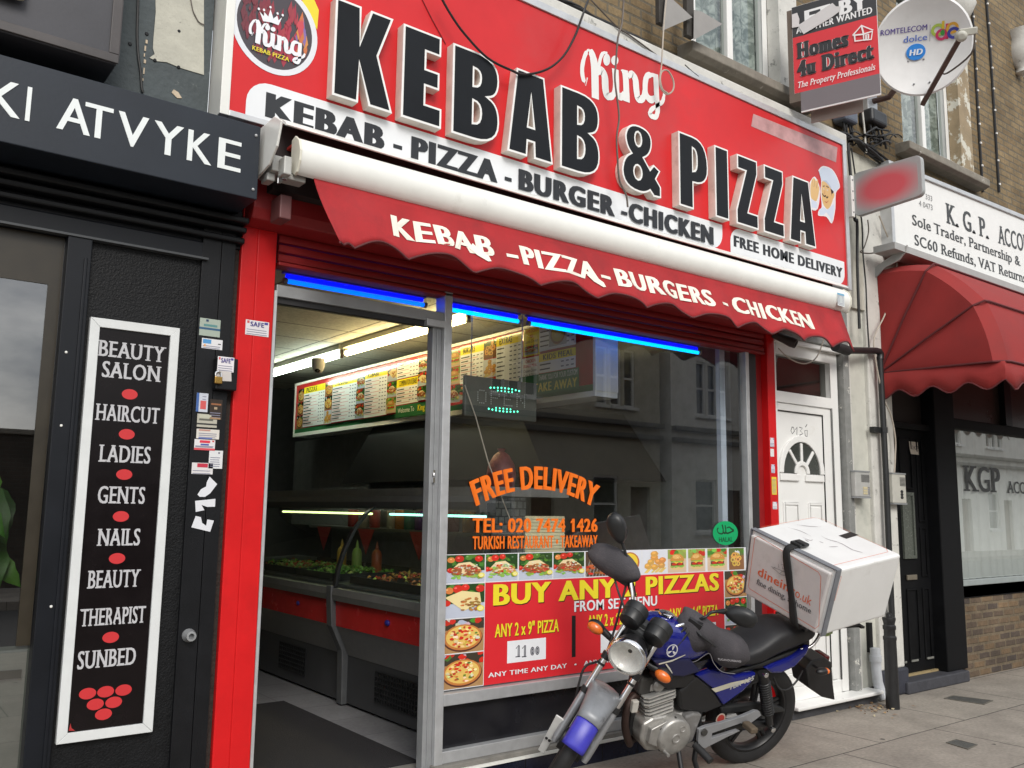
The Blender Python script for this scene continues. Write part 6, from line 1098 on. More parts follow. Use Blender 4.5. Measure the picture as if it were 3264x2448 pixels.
dell(1280, 440, 78, 68, (.03, .25, .75)); p.k += 130; dt('HD', (1225, 465), (1335, 465), (1225, 418), (.8, .85, .9), bold=.12, shear=.15)
obj('dish_print', p, PR, DS)
for v in ((1220, 505), (1343, 505), (1260, 697), (1385, 697)): u, w_ = dq(*v); g = MB(); g.ell((u, -.10*((u/rr_)**2+(w_/rr_)**2)-.004, w_), .009, .006, .009, 8, 6); obj('bolt', g, ALUD, DS)
a = dq(1335, 870); b = dq(1590, 360)
g = MB(); A_ = Vector((a[0], -.03, a[1])); B_ = Vector((b[0]-.02, -.42, b[1]-.02))
s_ = .016; d_ = (B_-A_).normalized(); n1 = d_.cross(Vector((0, 1, 0))).normalized(); n2 = d_.cross(n1); g.loft([[P_+n1*s_*i*1.2+n2*s_*j*1.6 for i, j in ((-1, -1), (1, -1), (1, 1), (-1, 1))] for P_ in (A_, B_)]); obj('feed_arm', g, mat('rusty_brown_arm', (.10, .055, .045), .6, var=.3, vs=12), DS)
g = MB(); g.lathe(B_+Vector((.0, -.02, .0)), (.1, 1, .1), [(-.05, .03), (-.03, .045), (.05, .045), (.06, .05), (.10, .05), (.11, .03)], 16); g.box(B_.x-.02, B_.x+.12, B_.y-.03, B_.y+.03, B_.z+.0, B_.z+.06); obj('feed_horn', g, mat('ivory_lnb', (.5, .49, .43), .5), DS, bevel=.008, smooth=50)
g = MB(); g.tube([B_+Vector((.1, -.02, .0)), B_+Vector((.08, .0, -.15)), (A_+B_)/2+Vector((.05, 0, -.02)), (A_+B_)/2], .008, 6, smooth=4); obj('feed_cable', g, CABLEG, DS)
CUR = Matrix.Identity(4)
b0 = at(q(3, 0, 890, 880), .0); b1 = at(q(3, 0, 1180, 760), -.35); b2 = at(q(3, 0, 1320, 860), -.5)
g = MB(); g.tube([b0, b0+Vector((.1, -.12, .03)), dc-fwd_*.28-e2*.12, dc-fwd_*.12], .028, 8); obj('wall_arm', g, mat('rusty_brown_arm'), DS)
g = MB(); g.box(b0.x-.08, b0.x+.08, -.02, YB, b0.z-.16, b0.z+.1); obj('wall_plate', g, ALU, DS, bevel=.01)
# ------------------------------------------------------------------ motorbike: leaning on its stand, bars turned to its left
BX, BY, TH, PH, DE = 4.59, -.52, -.20, .325, .86
bf = Vector((-math.cos(TH), -math.sin(TH), 0)); bl0 = Vector((math.sin(TH), -math.cos(TH), 0)); bl = math.cos(PH)*bl0-math.sin(PH)*Vector((0, 0, 1)); bw = math.cos(PH)*Vector((0, 0, 1))+math.sin(PH)*bl0
MBK = Matrix(((bf.x, bl.x, bw.x, BX), (bf.y, bl.y, bw.y, BY), (bf.z, bl.z, bw.z, 0), (0, 0, 0, 1)))      # bike frame: x forward, y to its left, z up
KA = Vector((-math.sin(R(26.4)), 0, math.cos(R(26.4)))); H0 = Vector((.955, 0, .80))
MST = MBK @ Matrix.Translation(H0) @ Matrix.Rotation(DE, 4, KA) @ Matrix.Translation(-H0)                     # everything that turns with the bars
MBI = MBK.inverted(); MSI = MST.inverted()
def bk(px, py, l=.0):
    d = MBI.to_3x3() @ ray(2000+px*.33034, 1900+py*.33034); c = MBI @ CAM; P = c+d*((l-c.y)/d.y); return (P.x, P.z)
def st(px, py, u):
    d = MSI.to_3x3() @ ray(1700+px*.5113, 1600+py*.5113); c = MSI @ CAM; P = c+d*((u-c.x)/d.x); return Vector((u, P.y, P.z))
CUR = MBK
BLUE_P = mat('bike_blue_paint', (.008, .012, .165), .12, var=.1, vs=4, coat=.7, dirt=(.03, .03, .12), ds=9, dlo=.6, dhi=.9); SATIN = mat('satin_black', (.012, .012, .013), .42, var=.3, vs=14); VINYL = mat('seat_vinyl', (.012, .012, .014), .52, var=.25, vs=16, bump=.12, bs=220)
ENG = mat('engine_alloy', (.40, .39, .37), .45, metal=.6, var=.18, vs=20, dirt=(.10, .09, .08), ds=9, dlo=.55, dhi=.8); ENGD = mat('grimy_engine', (.06, .058, .055), .6, metal=.3, var=.35, vs=18); SILV = mat('silver_paint', (.36, .37, .39), .36, metal=.5, var=.12, vs=8, dirt=(.14, .14, .14), ds=12, dlo=.62, dhi=.8)
AMB = mat('amber_lens', (.75, .16, .02), .2, var=.1, spec=.7)
BK = thing('motorbike', 'blue delivery motorbike leaning on its stand before the kebab window', 'motorbike', (0.6, 0, 0))
def wheel(cx_, cz_, rr__, wd, par, kind):
    w_ = thing_part('wheel', par)
    g = MB(); prof = []
    for k in range(15): a = PI*k/14; prof.append((-wd/2*math.cos(a)*(1-.0), rr__-.055+.055*math.sin(a)**.7))
    g.lathe((cx_, 0, cz_), (0, 1, 0), [(-wd/2*.75, rr__-.085)]+prof+[(wd/2*.75, rr__-.085), (-wd/2*.75, rr__-.085)], 64, cap=False); obj('tyre', g, RUBBER, w_, smooth=40)
    g = MB(); g.lathe((cx_, 0, cz_), (0, 1, 0), [(-.035, rr__-.075), (-.04, rr__-.1), (-.02, rr__-.115), (.02, rr__-.115), (.04, rr__-.1), (.035, rr__-.075)], 64, cap=False); g.lathe((cx_, 0, cz_), (0, 1, 0), [(-.075, .02), (-.07, .065), (.07, .065), (.075, .02)], 32)
    for k in range(5):
        a = 2*PI*k/5+.3
        for da in (-.16, .16): g.tube([(cx_+.06*math.cos(a+da), 0, cz_+.06*math.sin(a+da)), (cx_+(rr__-.11)*math.cos(a+da*.5), 0, cz_+(rr__-.11)*math.sin(a+da*.5))], [.018, .013], 6)
    obj('rim', g, SATIN, w_, smooth=40)
    r = random.Random(5); g = MB()
    for k in range(70):
        a = 2*PI*k/70
        for s_ in (-1, 1): c_, q_ = math.cos(a), math.sin(a); c2, q2_ = math.cos(a+.05), math.sin(a+.05); R1 = rr__-.004; R2 = rr__-.022; g.quad((cx_+R1*c_, s_*.012, cz_+R1*q_), (cx_+R1*math.cos(a+.02), s_*.012, cz_+R1*math.sin(a+.02)), (cx_+(R2+.004)*c2, s_*wd*.42, cz_+(R2+.004)*q2_), (cx_+(R2+.004)*math.cos(a+.03), s_*wd*.42, cz_+(R2+.004)*math.sin(a+.03)))
    return w_
def thing_part(name, par):
    o = bpy.data.objects.new(name, None); COL.objects.link(o); o.empty_display_size = .1; o.matrix_basis = CUR.copy(); WM[o] = CUR.copy(); o.parent = par; o.matrix_parent_inverse = WM[par].inverted(); return o
RW = wheel(-.012, .325, .325, .105, BK, 0)
g = MB(); g.lathe((-.012, .07, .325), (0, 1, 0), [(0, .07), (.02, .068), (.03, .03), (.055, .012)], 24); obj('hub', g, ENGD, RW, smooth=40)
# side sections lofted along the bike: (u, zlow, zhigh, half width)
def body(name, secs, m, ex=2.6, par=BK, n=20, **k):
    g = MB(); L = []
    for u, a, b, w_ in secs:
        c_ = (a+b)/2; h = (b-a)/2; L.append([(u, math.copysign(abs(math.cos(t))**(2/ex), math.cos(t))*w_, c_+math.copysign(abs(math.sin(t))**(2/ex), math.sin(t))*h) for t in [2*PI*i/n for i in range(n)]])
    g.loft(L); return obj(name, g, m, par, smooth=60, sub=1, **k)
TK = body('fuel_tank', [(.965, .86, .90, .03), (.955, .82, .935, .075), (.90, .77, .985, .125), (.80, .735, 1.005, .155), (.68, .73, .985, .158), (.57, .74, .93, .13), (.47, .755, .87, .10), (.455, .78, .85, .07)], BLUE_P)
c_ = Vector((.76, 0, .995)); g = MB(); g.lathe(c_, (-.12, 0, 1), [(0, .045), (.012, .045), (.016, .038), (.016, .03), (.02, .012)], 24); obj('filler_cap', g, CHROME, TK, smooth=40)
def plate(name, pts, y0, y1, m, par=BK, both=False, bev=.012, **k):
    for s_ in ((1, -1) if both else (1,)): g = MB(); g.prism(pts, s_*y0, s_*y1, 'y'); o = obj(name, g, m, par, bevel=bev, **k)
    return o
plate('scoop', [bk(300, 700, .125), bk(480, 760, .125), bk(640, 750, .125), bk(665, 790, .125), bk(560, 890, .125), bk(380, 900, .125), bk(270, 820, .125)], .05, .125, SATIN, both=True)
plate('tank_shroud', [(.90, .80), (.80, .80), (.66, .80), (.56, .715), (.68, .69), (.82, .71)], .10, .150, mat('dark_blue_trim', (.012, .013, .05), .4), both=True)
g = MB()
for L, w_ in (([bk(300, 655, .157), bk(430, 625, .160), bk(560, 568, .160)], [.008, .010, .004]), ([bk(372, 655, .160), bk(405, 700, .158), bk(430, 742, .155)], [.007, .009, .004])):
    for r_ in strip2(L, w_): g.add([(x, .159, z) for x, z in r_], [(0, 1, 2, 3)])
obj('tank_stripe', g, mat('stripe_silver', (.52, .5, .42), .35), TK)
ex_, ez_ = bk(427, 523, .16); p = Print(0)
for a in ellipse(ex_, ez_, .036, .036, 28): pass
for L in strip2(ellipse(ex_, ez_, .034, .034, 28)+[ellipse(ex_, ez_, .034, .034, 28)[0]], .006): p.put(L, (.6, .6, .62))
for k in range(3):
    a = PI/2+2*PI*k/3+.15
    for da in (-.22, 0, .22): p.put(strip2([(ex_+.004*math.cos(a), ez_+.004*math.sin(a)), (ex_+.029*math.cos(a+da), ez_+.029*math.sin(a+da))], .004)[0], (.62, .62, .64))
p.v = [(x, .163-y*2, z) for x, y, z in p.v]; obj('tank_emblem', p, PR, TK)
body('seat', [(.475, .775, .80, .05), (.46, .75, .825, .09), (.38, .725, .815, .125), (.26, .695, .80, .145), (.14, .70, .83, .15), (.05, .735, .905, .15), (-.04, .765, .935, .145), (-.18, .80, .93, .13), (-.30, .825, .905, .10), (-.345, .835, .87, .05)], VINYL, 3.2)
SCV = plate('side_cover', [bk(660, 765, .135), bk(800, 718, .135), bk(900, 735, .135), bk(1030, 775, .135), bk(1250, 742, .135), bk(1220, 815, .135), bk(1120, 920, .135), bk(930, 1060, .135), bk(820, 890, .135)], .095, .135, BLUE_P, both=True)
p = Print(0); p.put([bk(810, 895, .1365), bk(1000, 835, .1365), bk(1215, 790, .1365), bk(1150, 830, .1365), bk(850, 930, .1365)], (.56, .53, .42))
p.v = [(x, .1365-y, z) for x, y, z in p.v]; obj('cover_stripe', p, PR, SCV)
a = bk(985, 905, .137); b = bk(1225, 805, .137); p = Print(0); write(p, 'YBR 125', 0, math.hypot(b[0]-a[0], b[1]-a[1]), 0, .028, 0, (.5, .5, .48), bold=.06, shear=.3); an = math.atan2(b[1]-a[1], -(b[0]-a[0]))
p.v = [(a[0]-(x*math.cos(an)-z*math.sin(an)), .1372-y, a[1]+x*math.sin(an)+z*math.cos(an)) for x, y, z in p.v]; obj('cover_lettering', p, PR, SCV)
plate('airbox_panel', [bk(500, 930, .125), bk(670, 775, .125), bk(815, 890, .125), bk(925, 1060, .125), bk(760, 1130, .125), bk(520, 1100, .125)], .06, .125, SATIN, both=True)
plate('tail_cowl', [bk(1330, 705, .125), bk(1400, 752, .125), bk(1490, 750, .125), bk(1620, 690, .125), bk(1740, 560, .125), bk(1770, 480, .125), bk(1560, 610, .125), bk(1420, 660, .125)], .075, .125, BLUE_P, both=True, bev=.016)
g = MB(); g.prism([(.20, .66), (.20, .74), (-.28, .83), (-.30, .76), (-.10, .66)], -.08, .08, 'y'); obj('under_seat_tray', g, SATIN, BK, bevel=.01)
RM_ = plate('rear_mudguard', [bk(1640, 650), bk(1700, 570), bk(1830, 540), bk(1890, 590), bk(1905, 800), bk(1925, 950), bk(1800, 920), bk(1670, 830)], -.075, .075, SATIN, bev=.01)
a = bk(1840, 590); g = MB(); g.box(a[0]-.05, a[0]-.0, -.05, .05, a[1]-.03, a[1]+.03); obj('tail_light', g, mat('dark_red_lens', (.10, .008, .008), .2), BK, bevel=.012)
for s_ in (1, -1):
    c_ = Vector((*bk(1880, 725, .15),)); c_ = Vector((c_.x, .15*s_, c_.y)); g = MB(); g.ell(c_, .05, .028, .022); g.cyl(c_, c_-Vector((0, .1*s_, 0)), .008); o = obj('rear_indicator', g, SATIN, BK, smooth=60); g = MB(); g.ell(c_-Vector((.022, 0, 0)), .034, .025, .019); obj('amber_lens', g, AMB, o, smooth=60)
# twin shocks
for s_ in (1, -1):
    a = Vector((.123, .165*s_, .685)); b = Vector((-.02, .165*s_, .325)); d_ = (b-a)
    g = MB(); g.cyl(a, a+d_*.28, .030); g.cyl(a+d_*.2, b, .014); g.cyl(a+d_*.72, a+d_*.95, .022); sh = obj('shock', g, SATIN, BK, smooth=50)
    t1 = d_.normalized().orthogonal().normalized(); t2 = d_.normalized().cross(t1); g = MB(); g.tube([a+d_*(.16+.58*i/140)+(t1*math.cos(i*.62)+t2*math.sin(i*.62))*.032 for i in range(141)], .0065, 6); obj('spring', g, SATIN, sh, smooth=60)
    for P_ in (a, b): g = MB(); g.lathe(P_+Vector((0, .012*s_, 0)), (0, s_, 0), [(0, .016), (.02, .016), (.026, .008)], 12); obj('dome_nut', g, CHROME, sh, smooth=50)
g = MB()
for s_ in (1, -1): g.tube([(.45, .10*s_, .34), (-.02, .12*s_, .325)], .026, 8)
g.tube([(.45, -.12, .34), (.45, .12, .34)], .03, 8); obj('swing_arm', g, SATIN, BK, smooth=50)
plate('chain_guard', [bk(900, 1070, .11), bk(1250, 1030, .11), bk(1400, 1045, .11), bk(1500, 1080, .11), bk(1540, 1115, .11), bk(1390, 1140, .11), bk(1280, 1105, .11), bk(900, 1150, .11)], .075, .11, PLBK)
plate('footrest_plate', [bk(690, 1290, .17), bk(745, 1262, .17), bk(900, 1225, .17), bk(1110, 1160, .17), bk(1230, 1108, .17), bk(1275, 1112, .17), bk(1290, 1150, .17), bk(1190, 1225, .17), bk(1165, 1255, .17), bk(1090, 1226, .17), bk(818, 1322, .17), bk(810, 1372, .17), bk(1062, 1294, .17), bk(1085, 1300, .17), bk(950, 1365, .17), bk(745, 1468, .17), bk(690, 1445, .17), bk(680, 1400, .17)], .15, .172, SILV, bev=.002)
a = bk(735, 1310, .17); g = MB(); g.lathe((a[0], .172, a[1]), (0, 1, 0), [(0, .022), (.01, .02), (.01, .012)], 16); obj('plate_bolt', g, ENGD, BK)
a = bk(1150, 1230, .18); g = MB(); g.box(a[0]-.02, a[0]+.03, .172, .26, a[1]-.02, a[1]+.015); obj('passenger_peg', g, mat('worn_brown_rubber', (.10, .075, .05), .7), BK, bevel=.008)
a = bk(700, 1480, .2); b = bk(820, 1580, .26); g = MB(); g.tube([(a[0], .15, a[1]), (b[0]+.02, .27, b[1])], .022, 10); obj('rider_peg', g, RUBBER, BK, smooth=60)
# engine
g = MB(); g.prism([(.86, .30), (.86, .40), (.80, .43), (.60, .445), (.48, .44), (.46, .36), (.50, .27), (.62, .215), (.80, .225)], -.11, .11, 'y'); EN = obj('engine_case', g, ENG, BK, bevel=.02, seg=3)
ex, ez = bk(470, 1375, .165); g = MB(); g.lathe((ex, .10, ez), (0, 1, 0), [(0, .118), (.03, .116), (.055, .105), (.066, .085), (.066, .02)], 40); g.prism([(ex+.10, ez-.06), (ex+.165, ez-.03), (ex+.16, ez+.055), (ex+.05, ez+.10)], .10, .140, 'y'); obj('generator_cover', g, ENG, EN, smooth=35, bevel=.006)
g = MB(); g.lathe((ex, .166, ez), (0, 1, 0), [(0, .030), (.006, .028), (.006, .02), (.002, .018)], 24); a = bk(540, 1290, .17); g.lathe((a[0], .155, a[1]), (0, 1, 0), [(0, .022), (.014, .02), (.014, .014), (.01, .012)], 20); obj('inspection_cap', g, ENG, EN, smooth=40)
for a in (.5, 1.5, 2.5, 3.6, 4.5, 5.5): g = MB(); g.lathe((ex+.108*math.cos(a), .128, ez+.108*math.sin(a)), (0, 1, 0), [(0, .009), (.012, .009), (.014, .005)], 10); obj('cover_bolt', g, ENGD, EN)
g = MB(); g.prism([(.605, .44), (.545, .455), (.49, .445), (.505, .36), (.52, .28), (.57, .26), (.585, .33)], .09, .145, 'y'); obj('sprocket_cover', g, mat('cast_alloy_dark', (.26, .255, .25), .45, metal=.5, var=.2), EN, bevel=.01)
ca, cb_ = Vector((.735, 0, .43)), Vector((.775, 0, .60)); ax_ = (cb_-ca).normalized(); fx_ = Vector((ax_.z, 0, -ax_.x))
CY = MB(); CY.loft([[ca+ax_*t+fx_*i*.06+Vector((0, j*.06, 0)) for i, j in ((-1, -1), (1, -1), (1, 1), (-1, 1))] for t in (0, .17)]); CYO = obj('cylinder_block', CY, RUBBER, EN)
g = MB()
for k in range(7):
    t = .006+.0225*k; s_ = .096+(.012 if k > 3 else 0); g.loft([[ca+ax_*(t+h)+fx_*i*s_+Vector((0, j*s_, 0)) for i, j in ((-1, -.8), (-.8, -1), (.8, -1), (1, -.8), (1, .8), (.8, 1), (-.8, 1), (-1, .8))] for h in (0, .0075)])
obj('cooling_fins', g, mat('bright_fins', (.66, .65, .62), .36, metal=.5, var=.2, dirt=(.2, .18, .15), ds=14, dlo=.6, dhi=.8), CYO)
g = MB(); g.loft([[ca+ax_*t+fx_*i*s_+Vector((0, j*s_, 0)) for i, j in ((-1, -.7), (-.7, -1), (.7, -1), (1, -.7), (1, .7), (.7, 1), (-.7, 1), (-1, .7))] for t, s_ in ((.162, .075), (.20, .07), (.225, .05))]); g.lathe(ca+ax_*.185+Vector((0, .05, 0)), (0, 1, 0), [(0, .04), (.03, .04), (.045, .025)], 20); obj('cylinder_head', g, ENG, EN, smooth=40)
g = MB(); g.tube([(.83, .02, .52), (.90, .03, .53), (.945, .05, .47), (.935, .05, .36), (.87, .03, .24), (.78, -.06, .20), (.5, -.15, .22), (.2, -.17, .27)], .022, 12, smooth=5); obj('exhaust_pipe', g, mat('rusty_exhaust', (.05, .03, .025), .55, metal=.5, var=.4, vs=22), BK, smooth=60)
g = MB(); g.tube([(.30, -.17, .26), (.25, -.175, .27), (-.22, -.19, .40), (-.24, -.19, .405)], [.03, .05, .052, .03], 16); obj('silencer', g, SATIN, BK, smooth=50)
g = MB(); g.tube([(.915, 0, .78), (.88, 0, .55), (.86, 0, .28)], .022, 8)
for s_ in (1, -1): g.tube([(.90, .02*s_, .86), (.70, .08*s_, .70), (.45, .10*s_, .64), (.1, .10*s_, .70), (-.25, .08*s_, .78)], .016, 8); g.tube([(.50, .10*s_, .64), (.47, .11*s_, .34)], .016, 8)
obj('frame_tubes', g, SATIN, BK, smooth=50)
g = MB(); g.box(.80, .90, -.06, .07, .55, .66); g.box(.55, .70, -.06, .06, .55, .70); obj('carburettor_area', g, ENGD, BK, bevel=.02)
g = MB(); a = bk(70, 1065, .08); g.box(a[0]-.02, a[0]+.02, .06, .09, a[1]-.035, a[1]+.035); obj('pale_tag', g, mat('tag_white', (.5, .48, .44), .6), BK, bevel=.006)
foot = MBI @ atz((2150, 2440), .0)
g = MB(); g.tube([(.60, .11, .26), (.63, .22, .17), (.65, .31, .105)], .014, 8); g.tube([(.65, .31, .105), (.60, .345, .118)], .018, 8); obj('side_stand', g, SATIN, BK, smooth=50)
g = MB(); g.tube([(.58, .14, .30), (.66, .16, .285), (.72, .15, .25)], .008, 6); g.tube([(.72, .14, .25), (.72, .20, .25)], .010, 8); obj('gear_lever', g, ENG, BK)
g = MB(); g.tube([(.42, .06, .27), (.46, .12, .14), (.44, .17, .06)], .015, 8); obj('centre_stand', g, SATIN, BK)
for s_ in (1, -1):
    g = MB(); g.tube([(-.20, .10*s_, .78), (-.26, .115*s_, .80), (-.31, .11*s_, .85), (-.345, .09*s_, .91)], .010, 8, smooth=4); obj('grab_rail', g, CHROME, BK, smooth=60)
g = MB()
for s_ in (-.1, 0, .1): g.box(-.66, -.16, s_-.012, s_+.012, .905, .918)
g.box(-.66, -.63, -.13, .13, .905, .918); g.box(-.2, -.17, -.13, .13, .905, .918); obj('luggage_rack', g, SATIN, BK)
g = MB(); g.tube([(.0, .13, .63), (-.05, .14, .56), (-.13, .13, .54), (-.2, .12, .58), (-.23, .12, .65)], .006, 6, smooth=4); obj('loose_strap', g, CABLE, BK)
p = Print(0); a = bk(895, 1180, .12); p.put(ellipse(a[0], a[1], .035, .035, 18), (.45, .36, .3)); p.put(ellipse(a[0], a[1], .026, .026, 18), (.4, .05, .04)); p.v = [(x, .125-y, z) for x, y, z in p.v]; obj('round_sticker', p, PR, BK)
# ---- steering half
CUR = MST
FK = lambda w_, s_: Vector((1.29-.496*(w_-.31), .095*s_, w_))
FW = wheel(1.29, .31, .31, .085, BK, 1)
for s_ in (1, -1):
    g = MB(); g.cyl(FK(.50, s_), FK(1.0, s_), .018); fk = obj('fork_leg', g, CHROME, BK, smooth=60)
    g = MB(); g.tube([FK(.27, s_), FK(.30, s_), FK(.54, s_), FK(.55, s_)], [.018, .022, .022, .020], 14); obj('slider', g, SILV, fk, smooth=50)
    g = MB(); g.cyl(FK(.545, s_), FK(.575, s_), .026); obj('dust_seal', g, RUBBER, fk, smooth=50)
    g = MB(); g.cyl(FK(.735, s_), FK(.77, s_), .027); g.cyl(FK(.70, s_), FK(.712, s_), .0205); obj('clamp', g, SATIN, fk, smooth=50)
g = MB()
for w_ in (.745, .93): g.loft([[FK(w_+h, 0)+Vector((x, y, 0)) for x, y in ((.01, -.115), (.01, .115), (-.08, .10), (-.08, -.10))] for h in (0, .035)])
obj('fork_yoke', g, SATIN, BK, bevel=.008)
def fend(a0, a1, hw, r__, n=14, fl=0.):
    g = MB(); L = []; hw0 = hw
    for i in range(n+1):
        a = a0+(a1-a0)*i/n; hw = hw0*(1+fl*min(1, i/n*2.2)); L.append([(1.29+(r__-dr)*math.cos(a), y, .31+(r__-dr)*math.sin(a)) for y, dr in ((-hw, .055), (-hw, .02), (-hw*.75, .004), (-hw*.3, -.004), (hw*.3, -.004), (hw*.75, .004), (hw, .02), (hw, .055))])
    g.loft(L, False, False); return g
FD = obj('front_fender', fend(R(62), R(172), .064, .358, fl=.42), mat('grey_taped_fender', (.21, .22, .235), .4, metal=.2, var=.2, vs=9, dirt=(.09, .09, .1), ds=8, dlo=.6, dhi=.7), BK, smooth=60, solid=.004)
obj('blue_nose', fend(R(36), R(64), .062, .352, 8), mat('pale_blue_tape', (.045, .042, .40), .36, var=.2, vs=7, dirt=(.03, .03, .2), ds=6), FD, smooth=60, solid=.004)
for s_ in (1, -1): g = MB(); g.loft([[FK(w_, s_)+Vector((x, -.03*s_, 0)) for x in (-.05, .06)] for w_ in (.40, .60)], False, False); obj('fender_stay', g, SILV, FD, solid=.004)
g = MB(); a, b, c, d_ = st(146, 1322, 1.26), st(198, 1356, 1.26), st(68, 1566, 1.26), st(33, 1537, 1.26); g.loft([[v+Vector((x, 0, 0)) for v in (a, b, c, d_)] for x in (0, .012)]); RF = obj('white_bracket', g, mat('white_strip', (.66, .66, .64), .45, dirt=(.3, .3, .28)), BK, bevel=.003)
for px, py in ((82, 1472), (100, 1487)): P = st(px, py, 1.273); g = MB(); g.lathe(P, (1, 0, 0), [(0, .009), (.006, .006)], 8); obj('bolt', g, SATIN, RF)
HC = st(588, 958, 1.135); HA = Vector((1, 0, -.05)).normalized()
g = MB(); g.lathe(HC, HA, [(-.13, .03), (-.12, .065), (-.06, .092), (-.005, .100)], 32, cap=False); HL = obj('headlight', g, SATIN, BK, smooth=50)
g = MB(); g.lathe(HC, HA, [(-.01, .100), (.0, .108), (.018, .108), (.028, .101), (.026, .094), (.012, .092)], 40, cap=False); obj('chrome_rim', g, CHROME, HL, smooth=50)
g = MB(); g.lathe(HC, HA, [(-.045, .012), (-.035, .055), (-.01, .085), (.012, .093)], 40, cap=False); obj('reflector', g, mat('lamp_reflector', (.86, .86, .82), .25, metal=.0, var=.10, vs=40, spec=.8), HL, smooth=60)
g = MB(); g.lathe(HC, HA, [(.014, .093), (.022, .078), (.03, .045), (.033, .001)], 40, cap=False); n1 = HA.orthogonal().normalized()
LNS = bpy.data.materials.new('ribbed_lens'); LNS.use_nodes = True; n_ = LNS.node_tree.nodes; l_ = LNS.node_tree.links; n_.clear(); o_ = n_.new('ShaderNodeOutputMaterial'); m1 = n_.new('ShaderNodeMixShader'); t1 = n_.new('ShaderNodeBsdfTransparent'); g1 = n_.new('ShaderNodeBsdfGlossy'); g1.inputs['Roughness'].default_value = .12; g1.inputs[0].default_value = (.8, .8, .75, 1); m1.inputs[0].default_value = .16
t_ = n_.new('ShaderNodeTexCoord'); w_ = n_.new('ShaderNodeTexWave'); w_.bands_direction = 'Y'; w_.inputs['Scale'].default_value = 26; w_.inputs['Distortion'].default_value = .6; bp = n_.new('ShaderNodeBump'); bp.inputs['Strength'].default_value = .9; bp.inputs['Distance'].default_value = .01; l_.new(t_.outputs['Object'], w_.inputs[0]); l_.new(w_.outputs[0], bp.inputs['Height']); l_.new(bp.outputs[0], g1.inputs['Normal']); l_.new(t1.outputs[0], m1.inputs[1]); l_.new(g1.outputs[0], m1.inputs[2]); l_.new(m1.outputs[0], o_.inputs[0])
obj('lens', g, LNS, HL, smooth=60)
for s_ in (1, -1):
    P = st(810, 1080, 1.0) if s_ > 0 else st(390, 780, 1.0)
    g = MB(); g.ell(P-Vector((.012, .0, 0)), .034, .052, .034); g.tube([P-Vector((.015, .03*s_, 0)), Vector((.985, .10*s_, .80))], [.022, .016], 10); o = obj('front_indicator', g, SATIN, BK, smooth=60); g = MB(); g.ell(P+Vector((.012, .0, 0)), .028, .048, .030); obj('amber_lens', g, AMB, o, smooth=60)
for s_, (px, py) in ((-1, (635, 690)), (1, (785, 800))):
    P = st(px, py, .97); ga = Vector((-.88, .05, .48)).normalized(); g = MB(); g.lathe(P-ga*.05, ga, [(-.03, .045), (-.022, .058), (.03, .064), (.034, .068), (.072, .069), (.082, .068), (.086, .062)], 28); o = obj('gauge', g, PLBK, BK, smooth=40); g = MB(); g.lathe(P+ga*.0345, ga, [(0, .060), (.001, .001)], 24); obj('dial', g, mat('dial_face', (.03, .03, .035), .15), o)
g = MB(); g.loft([[Vector((.985+x, y, .90+z)) for y, z in ((-.09, -.03), (.09, -.03), (.09, .06), (-.09, .06))] for x in (-.05, .03)]); g.loft([[st(690, 775, .95)+Vector((-.02*k_, y, z)) for y, z in ((-.13, -.05), (.13, -.05), (.12, .02), (-.12, .02))] for k_ in (-1, 3)]); obj('instrument_bracket', g, PLBK, BK, bevel=.02)
# bars, grips in winter muffs, levers, mirrors
LB_ = [Vector((.90, .05, .965)), Vector((.885, .10, .975)), Vector((.83, .16, 1.03)), Vector((.76, .22, 1.045)), Vector((.71, .36, 1.0))]
RB_ = [Vector((.90, -.05, .965)), Vector((.885, -.10, .985)), Vector((.84, -.17, 1.06)), Vector((.80, -.24, 1.10)), Vector((.76, -.38, 1.10))]
g = MB(); g.tube(list(reversed(RB_))+LB_, .0115, 10, smooth=5); obj('handlebar', g, CHROME, BK, smooth=60)
MUF = mat('grey_muff_fabric', (.052, .048, .054), .85, var=.22, vs=9, bump=.3, bs=120, dirt=(.10, .09, .095), ds=5, dlo=.5, dhi=.8)
def muff(secs, lb=None):
    # each section: centre (u, l, w), radii across (u) and up (w)
    g = MB(); n = 18; L = []
    for c, ru, rw in secs: L.append([(c[0]+ru*math.cos(2*PI*k/n), c[1]+.012*math.sin(4*PI*k/n), c[2]+rw*math.sin(2*PI*k/n)) for k in range(n)])
    g.loft(L); return obj('hand_muff', g, MUF, BK, smooth=80, sub=1)
ML = muff([((.765, .13, 1.07), .03, .03), ((.76, .15, 1.04), .06, .065), ((.75, .20, .99), .095, .118), ((.74, .265, .965), .105, .135), ((.73, .325, .975), .088, .115), ((.715, .362, 1.01), .052, .066), ((.71, .40, 1.0), .078, .098), ((.69, .47, .985), .10, .11), ((.675, .54, .98), .082, .088), ((.67, .58, .98), .02, .03)])
g = MB(); g.tube([(.82, .16, .955), (.83, .20, .89), (.835, .265, .855), (.81, .33, .87), (.775, .37, .945), (.78, .42, .915), (.785, .48, .90), (.75, .55, .915)], .0018, 6, smooth=4); obj('muff_piping', g, mat('muff_piping', (.22, .21, .22), .6), ML)
p = Print(0.); A_, B__ = st(1150, 985, .82), st(1295, 1000, .80); write(p, 'TUCANOURBANO', 0, (B__-A_).length, 0, .011, 0, (.5, .48, .5), bold=.05); d_ = (B__-A_).normalized(); w__ = Vector((1, 0, 0)).cross(d_).normalized()
p.v = [tuple(A_+d_*x+w__*z+Vector((-y, 0, 0))) for x, y, z in p.v]; obj('muff_lettering', p, PR, ML)
